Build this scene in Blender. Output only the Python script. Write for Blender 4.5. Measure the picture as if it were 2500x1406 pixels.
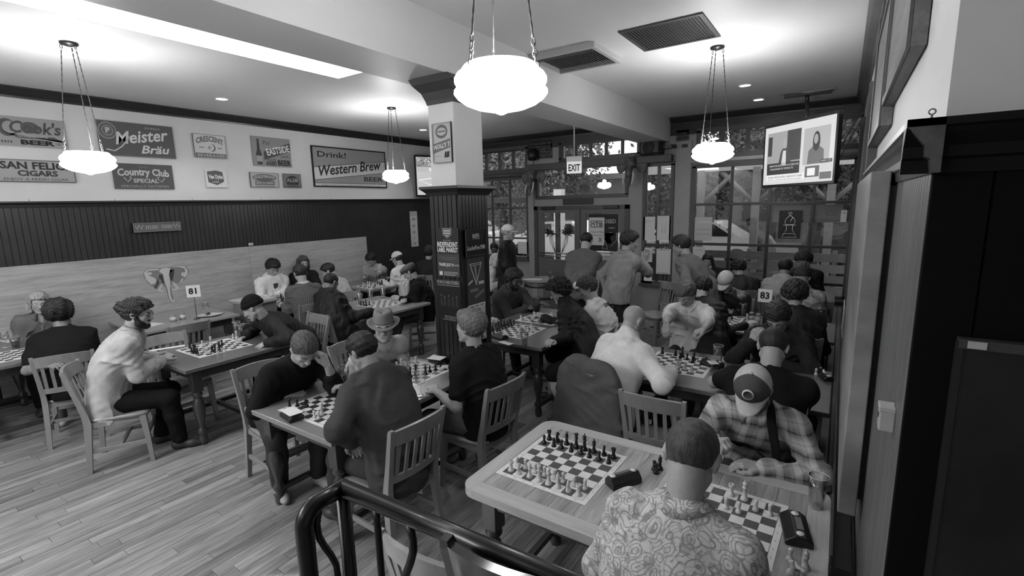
import bpy, bmesh, math, random
import numpy as np
from mathutils.bvhtree import BVHTree
from mathutils import Vector, Matrix, Euler
rnd = random.Random(7)
SC = bpy.context.scene
for o in list(bpy.data.objects): bpy.data.objects.remove(o)
COL = SC.collection
PI = math.pi
def V(*a): return Vector(a)
# ---------------------------------------------------------------- camera
FPX, CAMH = 1186.23, 2.12
def cam_axes(yaw=-0.595910448, pitch=0.171150652, roll=0.0240030557):
    f = np.array([math.sin(yaw)*math.cos(pitch), math.cos(yaw)*math.cos(pitch), -math.sin(pitch)])
    r = np.array([math.cos(yaw), -math.sin(yaw), 0.]); d = np.cross(f, r)
    c, s = math.cos(roll), math.sin(roll)
    return np.stack([c*r+s*d, -s*r+c*d, f])
CM = cam_axes()
cam = bpy.data.objects.new('camera', bpy.data.cameras.new('camera')); COL.objects.link(cam)
cam.data.sensor_width = 36; cam.data.lens = 36*FPX/2500; cam.data.clip_start = 0.05; cam.data.clip_end = 300
_R = Matrix([[CM[0][i], -CM[1][i], -CM[2][i]] for i in range(3)])
cam.matrix_world = Matrix.Translation((0, 0, CAMH)) @ _R.to_4x4()
SC.camera = cam
# measured positions: a photograph pixel met with a known plane of the room gives the world point
def ray(x, y): return CM.T @ np.array([(x-1250)/FPX, (y-703)/FPX, 1.])
def atz(x, y, z): d = ray(x, y); return Vector(d*(z-CAMH)/d[2]+[0, 0, CAMH])
def atx(x, y, X): d = ray(x, y); return Vector(d*X/d[0]+[0, 0, CAMH])
def aty(x, y, Y): d = ray(x, y); return Vector(d*Y/d[1]+[0, 0, CAMH])
def atd(x, y, D): return Vector(ray(x, y)*D+[0, 0, CAMH])
# ---------------------------------------------------------------- world, exposure
SC.view_settings.view_transform = 'Standard'; SC.view_settings.look = 'None'
SC.view_settings.gamma = 1; SC.view_settings.use_curve_mapping = False
SC.view_settings.exposure = 1.35
w = bpy.data.worlds.new('sky'); SC.world = w; w.use_nodes = True
nt = w.node_tree; bg = nt.nodes['Background']
tc = nt.nodes.new('ShaderNodeTexCoord'); sx = nt.nodes.new('ShaderNodeSeparateXYZ'); cr = nt.nodes.new('ShaderNodeValToRGB')
nt.links.new(tc.outputs['Generated'], sx.inputs[0]); nt.links.new(sx.outputs['Z'], cr.inputs[0]); nt.links.new(cr.outputs[0], bg.inputs[0])
cr.color_ramp.elements[0].color = (.75, .75, .75, 1); cr.color_ramp.elements[1].color = (.9, .9, .9, 1)
bg.inputs[1].default_value = 0.9
def area(name, loc, size, power, rot=(0, 0, 0), sy=None):
    l = bpy.data.lights.new(name, 'AREA'); l.energy = power; l.size = size; l.shape = 'RECTANGLE'; l.size_y = sy or size
    o = bpy.data.objects.new(name, l); o.location = loc; o.rotation_euler = rot; COL.objects.link(o); return o
def point(name, loc, power, r=.05, spot=None):
    l = bpy.data.lights.new(name, 'SPOT' if spot else 'POINT'); l.energy = power; l.shadow_soft_size = r
    if spot: l.spot_size = spot; l.spot_blend = .5
    o = bpy.data.objects.new(name, l); o.location = loc; COL.objects.link(o); return o
# ---------------------------------------------------------------- materials
MATS = {}
def mat(name, c=.5, rough=.6, spec=.4, metal=0, emit=0, bump=0, bscale=60, noise=0, nscale=8, stretch=None, coat=0, sheen=0, seed=0):
    """grey principled material; noise = lightness variation, stretch = coordinate scale for grain"""
    if name in MATS: return MATS[name]
    m = bpy.data.materials.new(name); m.use_nodes = True; MATS[name] = m
    nt = m.node_tree; b = nt.nodes['Principled BSDF']; L = nt.links.new
    b.inputs['Base Color'].default_value = (c, c, c, 1); b.inputs['Roughness'].default_value = rough
    b.inputs['Specular IOR Level'].default_value = spec; b.inputs['Metallic'].default_value = metal
    b.inputs['Coat Weight'].default_value = coat; b.inputs['Coat Roughness'].default_value = .15
    if sheen: b.inputs['Sheen Weight'].default_value = sheen
    if emit: b.inputs['Emission Color'].default_value = (1, 1, 1, 1); b.inputs['Emission Strength'].default_value = emit
    if noise or bump:
        tc = nt.nodes.new('ShaderNodeTexCoord'); mp = nt.nodes.new('ShaderNodeMapping'); L(tc.outputs['Object'], mp.inputs[0])
        mp.inputs['Scale'].default_value = stretch or (1, 1, 1); mp.inputs['Location'].default_value = (seed, seed*.7, 0)
    if noise:
        n = nt.nodes.new('ShaderNodeTexNoise'); n.inputs['Scale'].default_value = nscale; n.inputs['Detail'].default_value = 5; n.inputs['Roughness'].default_value = .6
        L(mp.outputs[0], n.inputs['Vector'])
        r = nt.nodes.new('ShaderNodeValToRGB'); L(n.outputs['Fac'], r.inputs[0])
        a, z = max(0, c*(1-noise)), min(1, c*(1+noise))
        r.color_ramp.elements[0].position = .3; r.color_ramp.elements[1].position = .7
        r.color_ramp.elements[0].color = (a, a, a, 1); r.color_ramp.elements[1].color = (z, z, z, 1); L(r.outputs[0], b.inputs['Base Color'])
    if bump:
        n2 = nt.nodes.new('ShaderNodeTexNoise'); n2.inputs['Scale'].default_value = bscale; n2.inputs['Detail'].default_value = 3
        L(mp.outputs[0], n2.inputs['Vector']); bp = nt.nodes.new('ShaderNodeBump'); bp.inputs['Strength'].default_value = bump; bp.inputs['Distance'].default_value = .01
        L(n2.outputs['Fac'], bp.inputs['Height']); L(bp.outputs[0], b.inputs['Normal'])
    return m
def wood(name, c, rough=.4, grain=1.0, axis='Y', spec=.4, coat=0, rand=0, dark=.45, island=False):
    """wood with long grain along the axis; rand = lightness change per object"""
    if name in MATS: return MATS[name]
    m = mat(name, c, rough, spec, coat=coat); nt = m.node_tree; L = nt.links.new; b = nt.nodes['Principled BSDF']
    tc = nt.nodes.new('ShaderNodeTexCoord'); mp = nt.nodes.new('ShaderNodeMapping'); oi = nt.nodes.new('ShaderNodeObjectInfo')
    s = {'X': (.7, 9, 9), 'Y': (9, .7, 9), 'Z': (9, 9, .7)}[axis]; mp.inputs['Scale'].default_value = s
    ad = nt.nodes.new('ShaderNodeVectorMath'); ad.operation = 'ADD'; mu = nt.nodes.new('ShaderNodeMath'); mu.operation = 'MULTIPLY'; mu.inputs[1].default_value = 40
    ge = nt.nodes.new('ShaderNodeNewGeometry'); fr = nt.nodes.new('ShaderNodeMath'); fr.operation = 'ADD'; f2 = nt.nodes.new('ShaderNodeMath'); f2.operation = 'FRACT'
    L(oi.outputs['Random'], fr.inputs[0]); L(ge.outputs['Random Per Island'], fr.inputs[1]) if island else None; L(fr.outputs[0], f2.inputs[0]); RND = f2.outputs[0]
    if not island: fr.inputs[1].default_value = 0
    L(RND, mu.inputs[0]); L(tc.outputs['Object'], ad.inputs[0]); L(mu.outputs[0], ad.inputs[1]); L(ad.outputs[0], mp.inputs[0])
    n = nt.nodes.new('ShaderNodeTexNoise'); n.inputs['Scale'].default_value = 2.2; n.inputs['Detail'].default_value = 6; n.inputs['Roughness'].default_value = .65; n.inputs['Distortion'].default_value = .6
    L(mp.outputs[0], n.inputs['Vector'])
    n2 = nt.nodes.new('ShaderNodeTexNoise'); n2.inputs['Scale'].default_value = 12; n2.inputs['Detail'].default_value = 3; L(mp.outputs[0], n2.inputs['Vector'])
    mx = nt.nodes.new('ShaderNodeMath'); mx.operation = 'MULTIPLY_ADD'; L(n2.outputs['Fac'], mx.inputs[0]); mx.inputs[1].default_value = .45; L(n.outputs['Fac'], mx.inputs[2])
    r = nt.nodes.new('ShaderNodeMapRange'); L(mx.outputs[0], r.inputs[0]); r.inputs[1].default_value = .45; r.inputs[2].default_value = .95
    r.inputs[3].default_value = c*(1-dark*grain); r.inputs[4].default_value = c*(1+.35*grain)
    src = r.outputs[0]
    if rand:
        q = nt.nodes.new('ShaderNodeMapRange'); L(RND, q.inputs[0]); q.inputs[3].default_value = 1-rand; q.inputs[4].default_value = 1+rand
        z = nt.nodes.new('ShaderNodeMath'); z.operation = 'MULTIPLY'; L(src, z.inputs[0]); L(q.outputs[0], z.inputs[1]); src = z.outputs[0]
    L(src, b.inputs['Base Color'])
    bp = nt.nodes.new('ShaderNodeBump'); bp.inputs['Strength'].default_value = .15; bp.inputs['Distance'].default_value = .004; L(mx.outputs[0], bp.inputs['Height']); L(bp.outputs[0], b.inputs['Normal'])
    return m
def glassmat(name, tint=.95, rough=0.0, refl=1.0):
    if name in MATS: return MATS[name]
    m = bpy.data.materials.new(name); m.use_nodes = True; MATS[name] = m; nt = m.node_tree; L = nt.links.new
    nt.nodes.remove(nt.nodes['Principled BSDF']); out = nt.nodes['Material Output']
    t = nt.nodes.new('ShaderNodeBsdfTransparent'); t.inputs[0].default_value = (tint, tint, tint, 1)
    g = nt.nodes.new('ShaderNodeBsdfGlossy'); g.inputs['Roughness'].default_value = rough
    lw0 = nt.nodes.new('ShaderNodeLayerWeight'); lw0.inputs[0].default_value = .5; pw = nt.nodes.new('ShaderNodeMath'); pw.operation = 'POWER'; pw.inputs[1].default_value = 3.5; L(lw0.outputs['Facing'], pw.inputs[0]); lw = nt.nodes.new('ShaderNodeMath'); lw.operation = 'MULTIPLY_ADD'; lw.inputs[1].default_value = .75; lw.inputs[2].default_value = .04; L(pw.outputs[0], lw.inputs[0])
    mu = nt.nodes.new('ShaderNodeMath'); mu.operation = 'MULTIPLY'; mu.inputs[1].default_value = refl; mu.use_clamp = True; L(lw.outputs[0], mu.inputs[0])
    mx = nt.nodes.new('ShaderNodeMixShader'); L(mu.outputs[0], mx.inputs[0]); L(t.outputs[0], mx.inputs[1]); L(g.outputs[0], mx.inputs[2]); L(mx.outputs[0], out.inputs[0])
    return m
# ---------------------------------------------------------------- objects
def tag(o, label=None, cat=None, group=None, kind=None):
    if label: o['label'] = label
    if cat: o['category'] = cat
    if group: o['group'] = group
    if kind: o['kind'] = kind
    return o
def empty(name, loc=(0, 0, 0), rz=0, label=None, cat=None, group=None):
    o = bpy.data.objects.new(name, None); COL.objects.link(o); o.location = loc; o.rotation_euler = (0, 0, rz); o.empty_display_size = .1
    return tag(o, label, cat, group)
def link(name, me, parent=None, loc=None, rot=None, scale=None):
    o = bpy.data.objects.new(name, me); COL.objects.link(o)
    if parent is not None: o.parent = parent
    if loc is not None: o.location = loc
    if rot is not None: o.rotation_euler = rot
    if scale is not None: o.scale = scale
    return o
def mesh(name, verts, faces, mats=None, midx=None, smooth=False):
    me = bpy.data.meshes.new(name)
    if isinstance(verts, np.ndarray) and isinstance(faces, np.ndarray):
        n, k = faces.shape
        me.vertices.add(len(verts)); me.vertices.foreach_set('co', verts.astype(np.float32).ravel())
        me.loops.add(n*k); me.loops.foreach_set('vertex_index', faces.astype(np.int32).ravel())
        me.polygons.add(n); me.polygons.foreach_set('loop_start', np.arange(0, n*k, k, dtype=np.int32))
    else: me.from_pydata([tuple(v) for v in verts], [], faces)
    for m in (mats if isinstance(mats, (list, tuple)) else [mats] if mats else []): me.materials.append(m)
    if midx is not None: me.polygons.foreach_set('material_index', np.asarray(midx, dtype=np.int32))
    if smooth: me.polygons.foreach_set('use_smooth', np.ones(len(me.polygons), dtype=bool))
    me.update(calc_edges=True)
    return me
class MB:
    """collects boxes, tubes, lathes; build() links them as one mesh"""
    def __init__(s): s.v = []; s.f = []; s.sm = []; s.mi = []; s.cur = 0
    def add(s, vs, fs, smooth=False):
        n = len(s.v); s.v += [Vector(v) for v in vs]; s.f += [[i+n for i in f] for f in fs]; s.sm += [smooth]*len(fs); s.mi += [s.cur]*len(fs); return s
    def box(s, a, b, M=None, bev=0):
        x0, y0, z0 = a; x1, y1, z1 = b
        if bev:
            bm = bmesh.new(); bmesh.ops.create_cube(bm, size=1)
            for v in bm.verts: v.co = Vector(((x0+x1)/2+v.co.x*(x1-x0), (y0+y1)/2+v.co.y*(y1-y0), (z0+z1)/2+v.co.z*(z1-z0)))
            bmesh.ops.bevel(bm, geom=bm.edges[:], offset=bev, segments=2, affect='EDGES', profile=.5)
            vs = [v.co.copy() for v in bm.verts]; bm.verts.index_update(); fs = [[v.index for v in f.verts] for f in bm.faces]; bm.free()
        else:
            vs = [Vector(p) for p in ((x0,y0,z0),(x1,y0,z0),(x1,y1,z0),(x0,y1,z0),(x0,y0,z1),(x1,y0,z1),(x1,y1,z1),(x0,y1,z1))]
            fs = [[3,2,1,0],[4,5,6,7],[0,1,5,4],[1,2,6,5],[2,3,7,6],[3,0,4,7]]
        if M is not None: vs = [M @ v for v in vs]
        return s.add(vs, fs)
    def tube(s, pts, r, n=10, cap=True, closed=False):
        pts = [Vector(p) for p in pts]; N = len(pts); rr = r if isinstance(r, (list, tuple)) else [r]*N
        vs = []; fs = []; up = None
        for i, p in enumerate(pts):
            a = pts[(i-1) % N] if (i > 0 or closed) else p; b = pts[(i+1) % N] if (i < N-1 or closed) else p
            t = (b-a).normalized()
            if up is None: up = t.orthogonal().normalized()
            up = (up - t*up.dot(t)); up = up.normalized() if up.length > 1e-6 else t.orthogonal().normalized(); w_ = t.cross(up)
            for k in range(n): q = 2*PI*k/n; vs.append(p+(up*math.cos(q)+w_*math.sin(q))*rr[i])
        for i in range(N if closed else N-1):
            j = (i+1) % N
            for k in range(n): l = (k+1) % n; fs.append([i*n+k, i*n+l, j*n+l, j*n+k])
        s.add(vs, fs, True)
        if cap and not closed: s.f += [[len(s.v)-len(vs)+k for k in range(n)][::-1], [len(s.v)-n+k for k in range(n)]]; s.sm += [False]*2; s.mi += [s.cur]*2
        return s
    def lathe(s, prof, n=20, c=(0, 0, 0), M=None, sq=None):
        """profile of (radius, z); closed at ends when radius is 0"""
        vs = []; fs = []
        for (r, z) in prof:
            for k in range(n):
                a = 2*PI*k/n; v = Vector((c[0]+r*math.cos(a), c[1]+r*math.sin(a), c[2]+z)); vs.append(M @ v if M is not None else v)
        for i in range(len(prof)-1):
            for k in range(n): l = (k+1) % n; fs.append([i*n+k, i*n+l, (i+1)*n+l, (i+1)*n+k])
        if prof[0][0] > 1e-5: fs.append(list(range(n))[::-1])
        if prof[-1][0] > 1e-5: fs.append([(len(prof)-1)*n+k for k in range(n)])
        return s.add(vs, fs, True)
    def prism(s, poly, d, M=None):
        """2-D polygon (x,y) extruded in z from 0 to d"""
        n = len(poly); ar = sum(poly[i][0]*poly[(i+1) % n][1]-poly[(i+1) % n][0]*poly[i][1] for i in range(n))
        if ar < 0: poly = poly[::-1]
        vs = [Vector((p[0], p[1], 0)) for p in poly]+[Vector((p[0], p[1], d)) for p in poly]
        if M is not None: vs = [M @ v for v in vs]
        return s.add(vs, [list(range(n))[::-1], [n+i for i in range(n)]]+[[i, (i+1) % n, n+(i+1) % n, n+i] for i in range(n)])
    def me(s, name, mats):
        me = bpy.data.meshes.new(name); me.from_pydata([tuple(v) for v in s.v], [], s.f)
        for m in (mats if isinstance(mats, (list, tuple)) else [mats]): me.materials.append(m)
        me.polygons.foreach_set('use_smooth', s.sm); me.polygons.foreach_set('material_index', s.mi); me.update()
        return me
    def build(s, name, mats, parent=None, **k): return link(name, s.me(name, mats), parent, **k)
def struct(name, mb, m, parent=None, **k):
    o = mb.build(name, m, parent, **k)
    if parent is None: o['kind'] = 'structure'
    return o
def kids(o): return [c for c in COL.objects if c.parent == o]
KID = {}
def copy_tree(o, loc=None, rz=None, label=None, group=None, parent=None, table=None):
    c = o.copy(); COL.objects.link(c)
    if parent is not None: c.parent = parent; c.matrix_parent_inverse = o.matrix_parent_inverse.copy()
    if loc is not None: c.location = loc
    if rz is not None: c.rotation_euler = (0, 0, rz)
    if label: c['label'] = label
    if group: c['group'] = group
    if table is None: table = KIDS(o)
    for ch in table.get(o.name, []): copy_tree(ch, parent=c, table=table)
    return c
def KIDS(o):
    t = {}
    def go(x):
        cs = list(x.children); t[x.name] = cs
        for q in cs: go(q)
    go(o); return t
def text(s, size=1, ext=.002, shear=0, off=0, align='CENTER', sx=1, space=1):
    """lettering as a mesh in the xy plane, centred, height about size"""
    cu = bpy.data.curves.new('lettering', 'FONT'); cu.body = s; cu.size = size; cu.extrude = ext; cu.shear = shear; cu.offset = off; cu.align_x = align; cu.align_y = 'CENTER'
    cu.resolution_u = 2; cu.space_character = space
    o = bpy.data.objects.new('lettering', cu); COL.objects.link(o); dg = bpy.context.evaluated_depsgraph_get(); dg.update()
    me = bpy.data.meshes.new_from_object(o.evaluated_get(dg)); bpy.data.objects.remove(o); bpy.data.curves.remove(cu)
    if sx != 1:
        for v in me.vertices: v.co.x *= sx
    return me
def frame_m(o, xd, yd):
    """matrix with origin o, x and y directions, z = x cross y"""
    x = Vector(xd).normalized(); z = x.cross(Vector(yd)).normalized(); y = z.cross(x)
    return Matrix(((x.x, y.x, z.x, o[0]), (x.y, y.y, z.y, o[1]), (x.z, y.z, z.z, o[2]), (0, 0, 0, 1)))
def put_text(parent, s, x, y, size, m, depth=.004, name='lettering', rot=0, fitw=None, **k):
    me = text(s, size, **k); me.materials.append(m)
    if fitw:
        xs = [v.co.x for v in me.vertices]; wd = max(xs)-min(xs); cx = (max(xs)+min(xs))/2
        for v in me.vertices: v.co.x = (v.co.x-cx)*fitw/wd
    o = link(name, me, parent, loc=(x, y, depth), rot=(0, 0, rot)); return o
# ---------------------------------------------------------------- implicit surfaces for figures
def surfnet(F, org, h):
    """surface of F<0 on a regular grid as a quad mesh"""
    S = F < 0; nx, ny, nz = F.shape
    cnt = np.zeros((nx-1, ny-1, nz-1), np.float32); acc = np.zeros((nx-1, ny-1, nz-1, 3), np.float32)
    faces = []
    crosses = []
    for ax in range(3):
        a = [slice(None)]*3; b = [slice(None)]*3; a[ax] = slice(0, -1); b[ax] = slice(1, None)
        sa = S[tuple(a)]; sb = S[tuple(b)]; idx = np.argwhere(sa != sb)
        fa = F[tuple(a)][tuple(idx.T)]; fb = F[tuple(b)][tuple(idx.T)]
        t = fa/(fa-fb); p = idx.astype(np.float32); p[:, ax] += t
        crosses.append((ax, idx, sa[tuple(idx.T)], p))
        o1, o2 = [i for i in range(3) if i != ax]
        for d1 in (0, -1):
            for d2 in (0, -1):
                c = idx.copy(); c[:, o1] += d1; c[:, o2] += d2
                ok = (c[:, o1] >= 0) & (c[:, o2] >= 0) & (c[:, o1] < cnt.shape[o1]) & (c[:, o2] < cnt.shape[o2])
                c = c[ok]; fl = np.ravel_multi_index(c.T, cnt.shape)
                n = cnt.size
                cnt += np.bincount(fl, minlength=n).reshape(cnt.shape)
                for k in range(3): acc[..., k] += np.bincount(fl, weights=p[ok][:, k], minlength=n).reshape(cnt.shape)
    act = cnt > 0; ids = np.full(cnt.shape, -1, np.int64); ids[act] = np.arange(act.sum())
    verts = acc[act]/cnt[act][:, None]
    for ax, idx, sa, p in crosses:
        o1, o2 = [(1, 2), (2, 0), (0, 1)][ax]
        ok = (idx[:, o1] > 0) & (idx[:, o2] > 0) & (idx[:, o1] < F.shape[o1]-1) & (idx[:, o2] < F.shape[o2]-1)
        I = idx[ok]; s = sa[ok]
        def c(d1, d2):
            q = I.copy(); q[:, o1] += d1; q[:, o2] += d2; return ids[tuple(q.T)]
        q = np.stack([c(-1, -1), c(0, -1), c(0, 0), c(-1, 0)], 1)
        q[~s] = q[~s][:, ::-1]; faces.append(q)
    return verts*h+np.array(org, np.float32), np.concatenate(faces)
class SDF:
    def __init__(s, lo, hi, h, k=.012):
        s.h = h; s.k = k; s.lo = np.array(lo, float)-3*h; n = np.ceil((np.array(hi)-s.lo+3*h)/h).astype(int)+1
        s.n = n; s.E = np.full(tuple(n), 1e-9, np.float32); s.ax = [s.lo[i]+h*np.arange(n[i]) for i in range(3)]; s.cuts = []
    def blk(s, lo, hi, pad):
        sl = []
        for i in range(3):
            a = int(max(0, math.floor((lo[i]-pad-s.lo[i])/s.h))); b = int(min(s.n[i], math.ceil((hi[i]+pad-s.lo[i])/s.h)+1))
            if b <= a: return None
            sl.append(slice(a, b))
        g = np.meshgrid(*[s.ax[i][sl[i]].astype(np.float32) for i in range(3)], indexing='ij')
        return tuple(sl), g
    def put(s, sl, d, k=None, sub=False):
        if sub: s.cuts.append((sl, d)); return
        kk = s.k
        s.E[sl] += np.exp(np.clip(-d/kk, -30, 30))
    def cone(s, a, b, ra, rb, sub=False, flat=None, infl=0):
        """rounded cone; flat=(direction, ratio): thinner along the direction"""
        a = np.array(a, float); b = np.array(b, float); ra += infl; rb += infl; r = max(ra, rb)
        if flat: r = r*max(1, 1/flat[1])
        B = s.blk(np.minimum(a, b)-r, np.maximum(a, b)+r, 5*s.k)
        if B is None: return
        sl, (X, Y, Z) = B; ab = b-a; L2 = max(float(ab@ab), 1e-9)
        px, py, pz = X-a[0], Y-a[1], Z-a[2]
        t = np.clip((px*ab[0]+py*ab[1]+pz*ab[2])/L2, 0, 1)
        qx, qy, qz = px-t*ab[0], py-t*ab[1], pz-t*ab[2]
        if flat:
            u = np.array(flat[0], float); u /= np.linalg.norm(u); e = flat[1]
            du = qx*u[0]+qy*u[1]+qz*u[2]; q2 = qx*qx+qy*qy+qz*qz; d = np.sqrt(np.maximum(q2-du*du, 0)*e*e+du*du)-(ra+(rb-ra)*t)*e
        else: d = np.sqrt(qx*qx+qy*qy+qz*qz)-(ra+(rb-ra)*t)
        s.put(sl, d, sub=sub)
    def ell(s, c, r, R=None, sub=False, infl=0):
        c = np.array(c, float); r = np.array(r, float)+infl; m = r.max()
        B = s.blk(c-m, c+m, 4*s.k)
        if B is None: return
        sl, (X, Y, Z) = B; X = X-c[0]; Y = Y-c[1]; Z = Z-c[2]
        if R is not None: X, Y, Z = (R[0][0]*X+R[1][0]*Y+R[2][0]*Z, R[0][1]*X+R[1][1]*Y+R[2][1]*Z, R[0][2]*X+R[1][2]*Y+R[2][2]*Z)
        k0 = np.sqrt((X/r[0])**2+(Y/r[1])**2+(Z/r[2])**2); k1 = np.sqrt((X/r[0]**2)**2+(Y/r[1]**2)**2+(Z/r[2]**2)**2)+1e-6
        s.put(sl, k0*(k0-1)/k1, sub=sub)
    def done(s, disp=None, post=None):
        F = -s.k*np.log(s.E)
        for sl, d in s.cuts: F[sl] = np.maximum(F[sl], -d)
        if disp is not None:
            m = np.abs(F) < .05; I = np.argwhere(m); P = I*s.h+s.lo; F[m] += disp(P).astype(np.float32)
        if post is not None: F = post(F, s)
        F[0], F[-1], F[:, 0], F[:, -1], F[:, :, 0], F[:, :, -1] = 1, 1, 1, 1, 1, 1
        return surfnet(F, s.lo, s.h)
def folds(seed, amp, freq=1.0):
    r = np.random.RandomState(seed); D = r.randn(7, 3); D /= np.linalg.norm(D, axis=1)[:, None]; ph = r.rand(7)*6
    def f(P):
        w_ = np.sin(P@D[0]*14*freq+ph[0])*1.6+np.sin(P@D[1]*23*freq+ph[1])
        a = np.sin(P@D[2]*38*freq+w_+ph[2]); b = np.sin(P@D[3]*58*freq+1.3*w_+ph[3]); c = np.sin(P@D[4]*90*freq+w_*2+ph[4])
        e1 = np.clip(.45+.75*np.sin(P@D[5]*17*freq+ph[5])*np.sin(P@D[6]*13*freq+ph[6]), .08, 1); e2 = np.clip(.5+.7*np.sin(P@D[6]*21+ph[4]), .1, 1)
        return amp*(((1-np.abs(a))**1.6)*-1.25*e1+.42*b*e2+.16*c*e1)
    return f
def curls(seed, amp, freq):
    r = np.random.RandomState(seed); D = r.randn(8, 3); ph = r.rand(8)*6
    def f(P):
        w_ = 1.7*np.sin(P@D[0]*31+ph[0])+1.3*np.sin(P@D[5]*47+ph[5]); return amp*(np.sin(P@D[1]*freq+w_+ph[1])*np.sin(P@D[2]*freq+ph[2]+w_)+.6*np.sin(P@D[3]*freq*1.7+ph[3])*np.sin(P@D[4]*freq*1.9+ph[4]))
    return f
# ---------------------------------------------------------------- people
UP = np.array([0, 0, 1.])
def unit(v): v = np.array(v, float); return v/(np.linalg.norm(v)+1e-9)
def ik(A, B, la, lb, pole):
    """middle joint of a two-bone chain from A to B; B is pulled in when out of reach"""
    A = np.array(A, float); B = np.array(B, float); d = B-A; L = np.linalg.norm(d)
    if L > (la+lb)*.995: B = A+d/L*(la+lb)*.995; d = B-A; L = np.linalg.norm(d)
    if L < abs(la-lb)*1.1+.02: L = abs(la-lb)*1.1+.02
    u = unit(d); p = np.array(pole, float); p = unit(p-u*(p@u)); x = (la*la-lb*lb+L*L)/(2*L); y = math.sqrt(max(la*la-x*x, 0)); return A+u*x+p*y, B
def hr(c, R, p): return c+R@np.array(p, float)
def head_sdf(S, C, R, sc=1.0, jaw=1.0, ears=True):
    g = lambda x, y, z: hr(C, R, (x*sc, y*sc, z*sc))
    S.ell(g(0, -.014, .032), (.075*sc, .096*sc, .084*sc), R)
    S.ell(g(0, .026, -.03), (.060*sc, .058*sc, .078*sc), R)
    for s in (-1, 1):
        S.cone(g(s*.047*jaw, .002, -.05), g(s*.014, .066, -.098), .024*sc, .018*sc)
        S.ell(g(s*.036, .056, -.026), (.023*sc, .022*sc, .026*sc), R)
        S.cone(g(s*.012, .084, .022), g(s*.05, .066, .026), .010*sc, .008*sc)
        S.ell(g(s*.031, .073, .002), (.015*sc, .012*sc, .011*sc), R); S.cone(g(s*.020, .084, .010), g(s*.044, .078, .009), .0062*sc, .0055*sc); S.cone(g(s*.022, .083, -.009), g(s*.042, .077, -.008), .0048*sc, .0042*sc)
        S.ell(g(s*.011, .096, -.030), (.009*sc, .010*sc, .008*sc), R)
        if ears:
            S.ell(g(s*.077, -.008, .0), (.009*sc, .019*sc, .030*sc), R); S.cone(g(s*.079, -.018, .018), g(s*.084, -.022, -.004), .007*sc, .005*sc)
    S.cone(g(0, .085, .016), g(0, .106, -.026), .009*sc, .0125*sc)
    S.cone(g(0, .070, -.100), g(0, .064, -.094), .019*sc, .02*sc)
    S.cone(g(-.02, .080, -.057), g(.02, .080, -.057), .008*sc, .008*sc); S.cone(g(-.017, .078, -.068), g(.017, .078, -.068), .0085*sc, .0085*sc)
    S.cone(g(-.019, .094, -.0625), g(.019, .094, -.0625), .0035, .0035, sub=True)
    for s in (-1, 1): S.cone(g(s*.022, .098, .006), g(s*.043, .09, .004), .0095*sc, .008*sc, sub=True)
def hand_sdf(S, W, d, n, side, curl=.5, spread=.12, thumb=.5, sc=1.0, point=False):
    """d towards the fingers, n out of the back of the hand, side +1 right hand / -1 left"""
    d = unit(d); n = unit(np.array(n)-d*(np.array(n)@d)); t = -np.cross(d, n)*side*-1
    t = np.cross(n, d)*side*-1
    W = np.array(W, float); lat = [.030, .010, -.010, -.029]; ln = [.070, .078, .072, .056]; pl = [.088, .092, .087, .078]
    for i in range(4):
        K = W+d*pl[i]*sc+t*lat[i]*sc; S.cone(W+d*.012+t*lat[i]*.55*sc, K, .0135*sc, .0115*sc)
        a = -.05; p = K; fd = unit(d+t*spread*(1.3-i)*.9); r = .0098 if i < 3 else .0085
        c = curl*(.25 if (point and i == 0) else 1)*(1+.08*i)
        for j, (f_, cc) in enumerate(((.46, .9), (.30, 1.15), (.26, .8))):
            a += cc*c; q = p+(fd*math.cos(a)-n*math.sin(a))*ln[i]*f_*sc*1.02; S.cone(p, q, r*sc*(1-.06*j), r*sc*(1-.06*(j+1))); p = q
    b = W+d*.020*sc+t*.020*sc-n*.004; m = W+d*.056*sc+t*(.044+.012*thumb)*sc-n*.014*sc; e = m+unit(d*1.0-t*.1*curl+t*.35*thumb-n*.5*curl)*.032*sc; z = e+unit(d-t*.5*curl-n*.5*curl)*.025*sc
    S.cone(b, m, .0145*sc, .0115*sc); S.cone(m, e, .0115*sc, .010*sc); S.cone(e, z, .010*sc, .0085*sc)
    S.cone(b-t*.0, W+d*.05*sc+t*.018*sc-n*.006, .014*sc, .012*sc)
def joinq(parts):
    vs = []; fs = []; n = 0
    for v, f in parts: vs.append(v); fs.append(f+n); n += len(v)
    return np.concatenate(vs), np.concatenate(fs)
HAIRLINE = ([-.13, -.06, -.02, .0, .03, .055, .085, .12], [-.085, -.075, -.03, .0, .012, .05, .075, .078])
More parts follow.
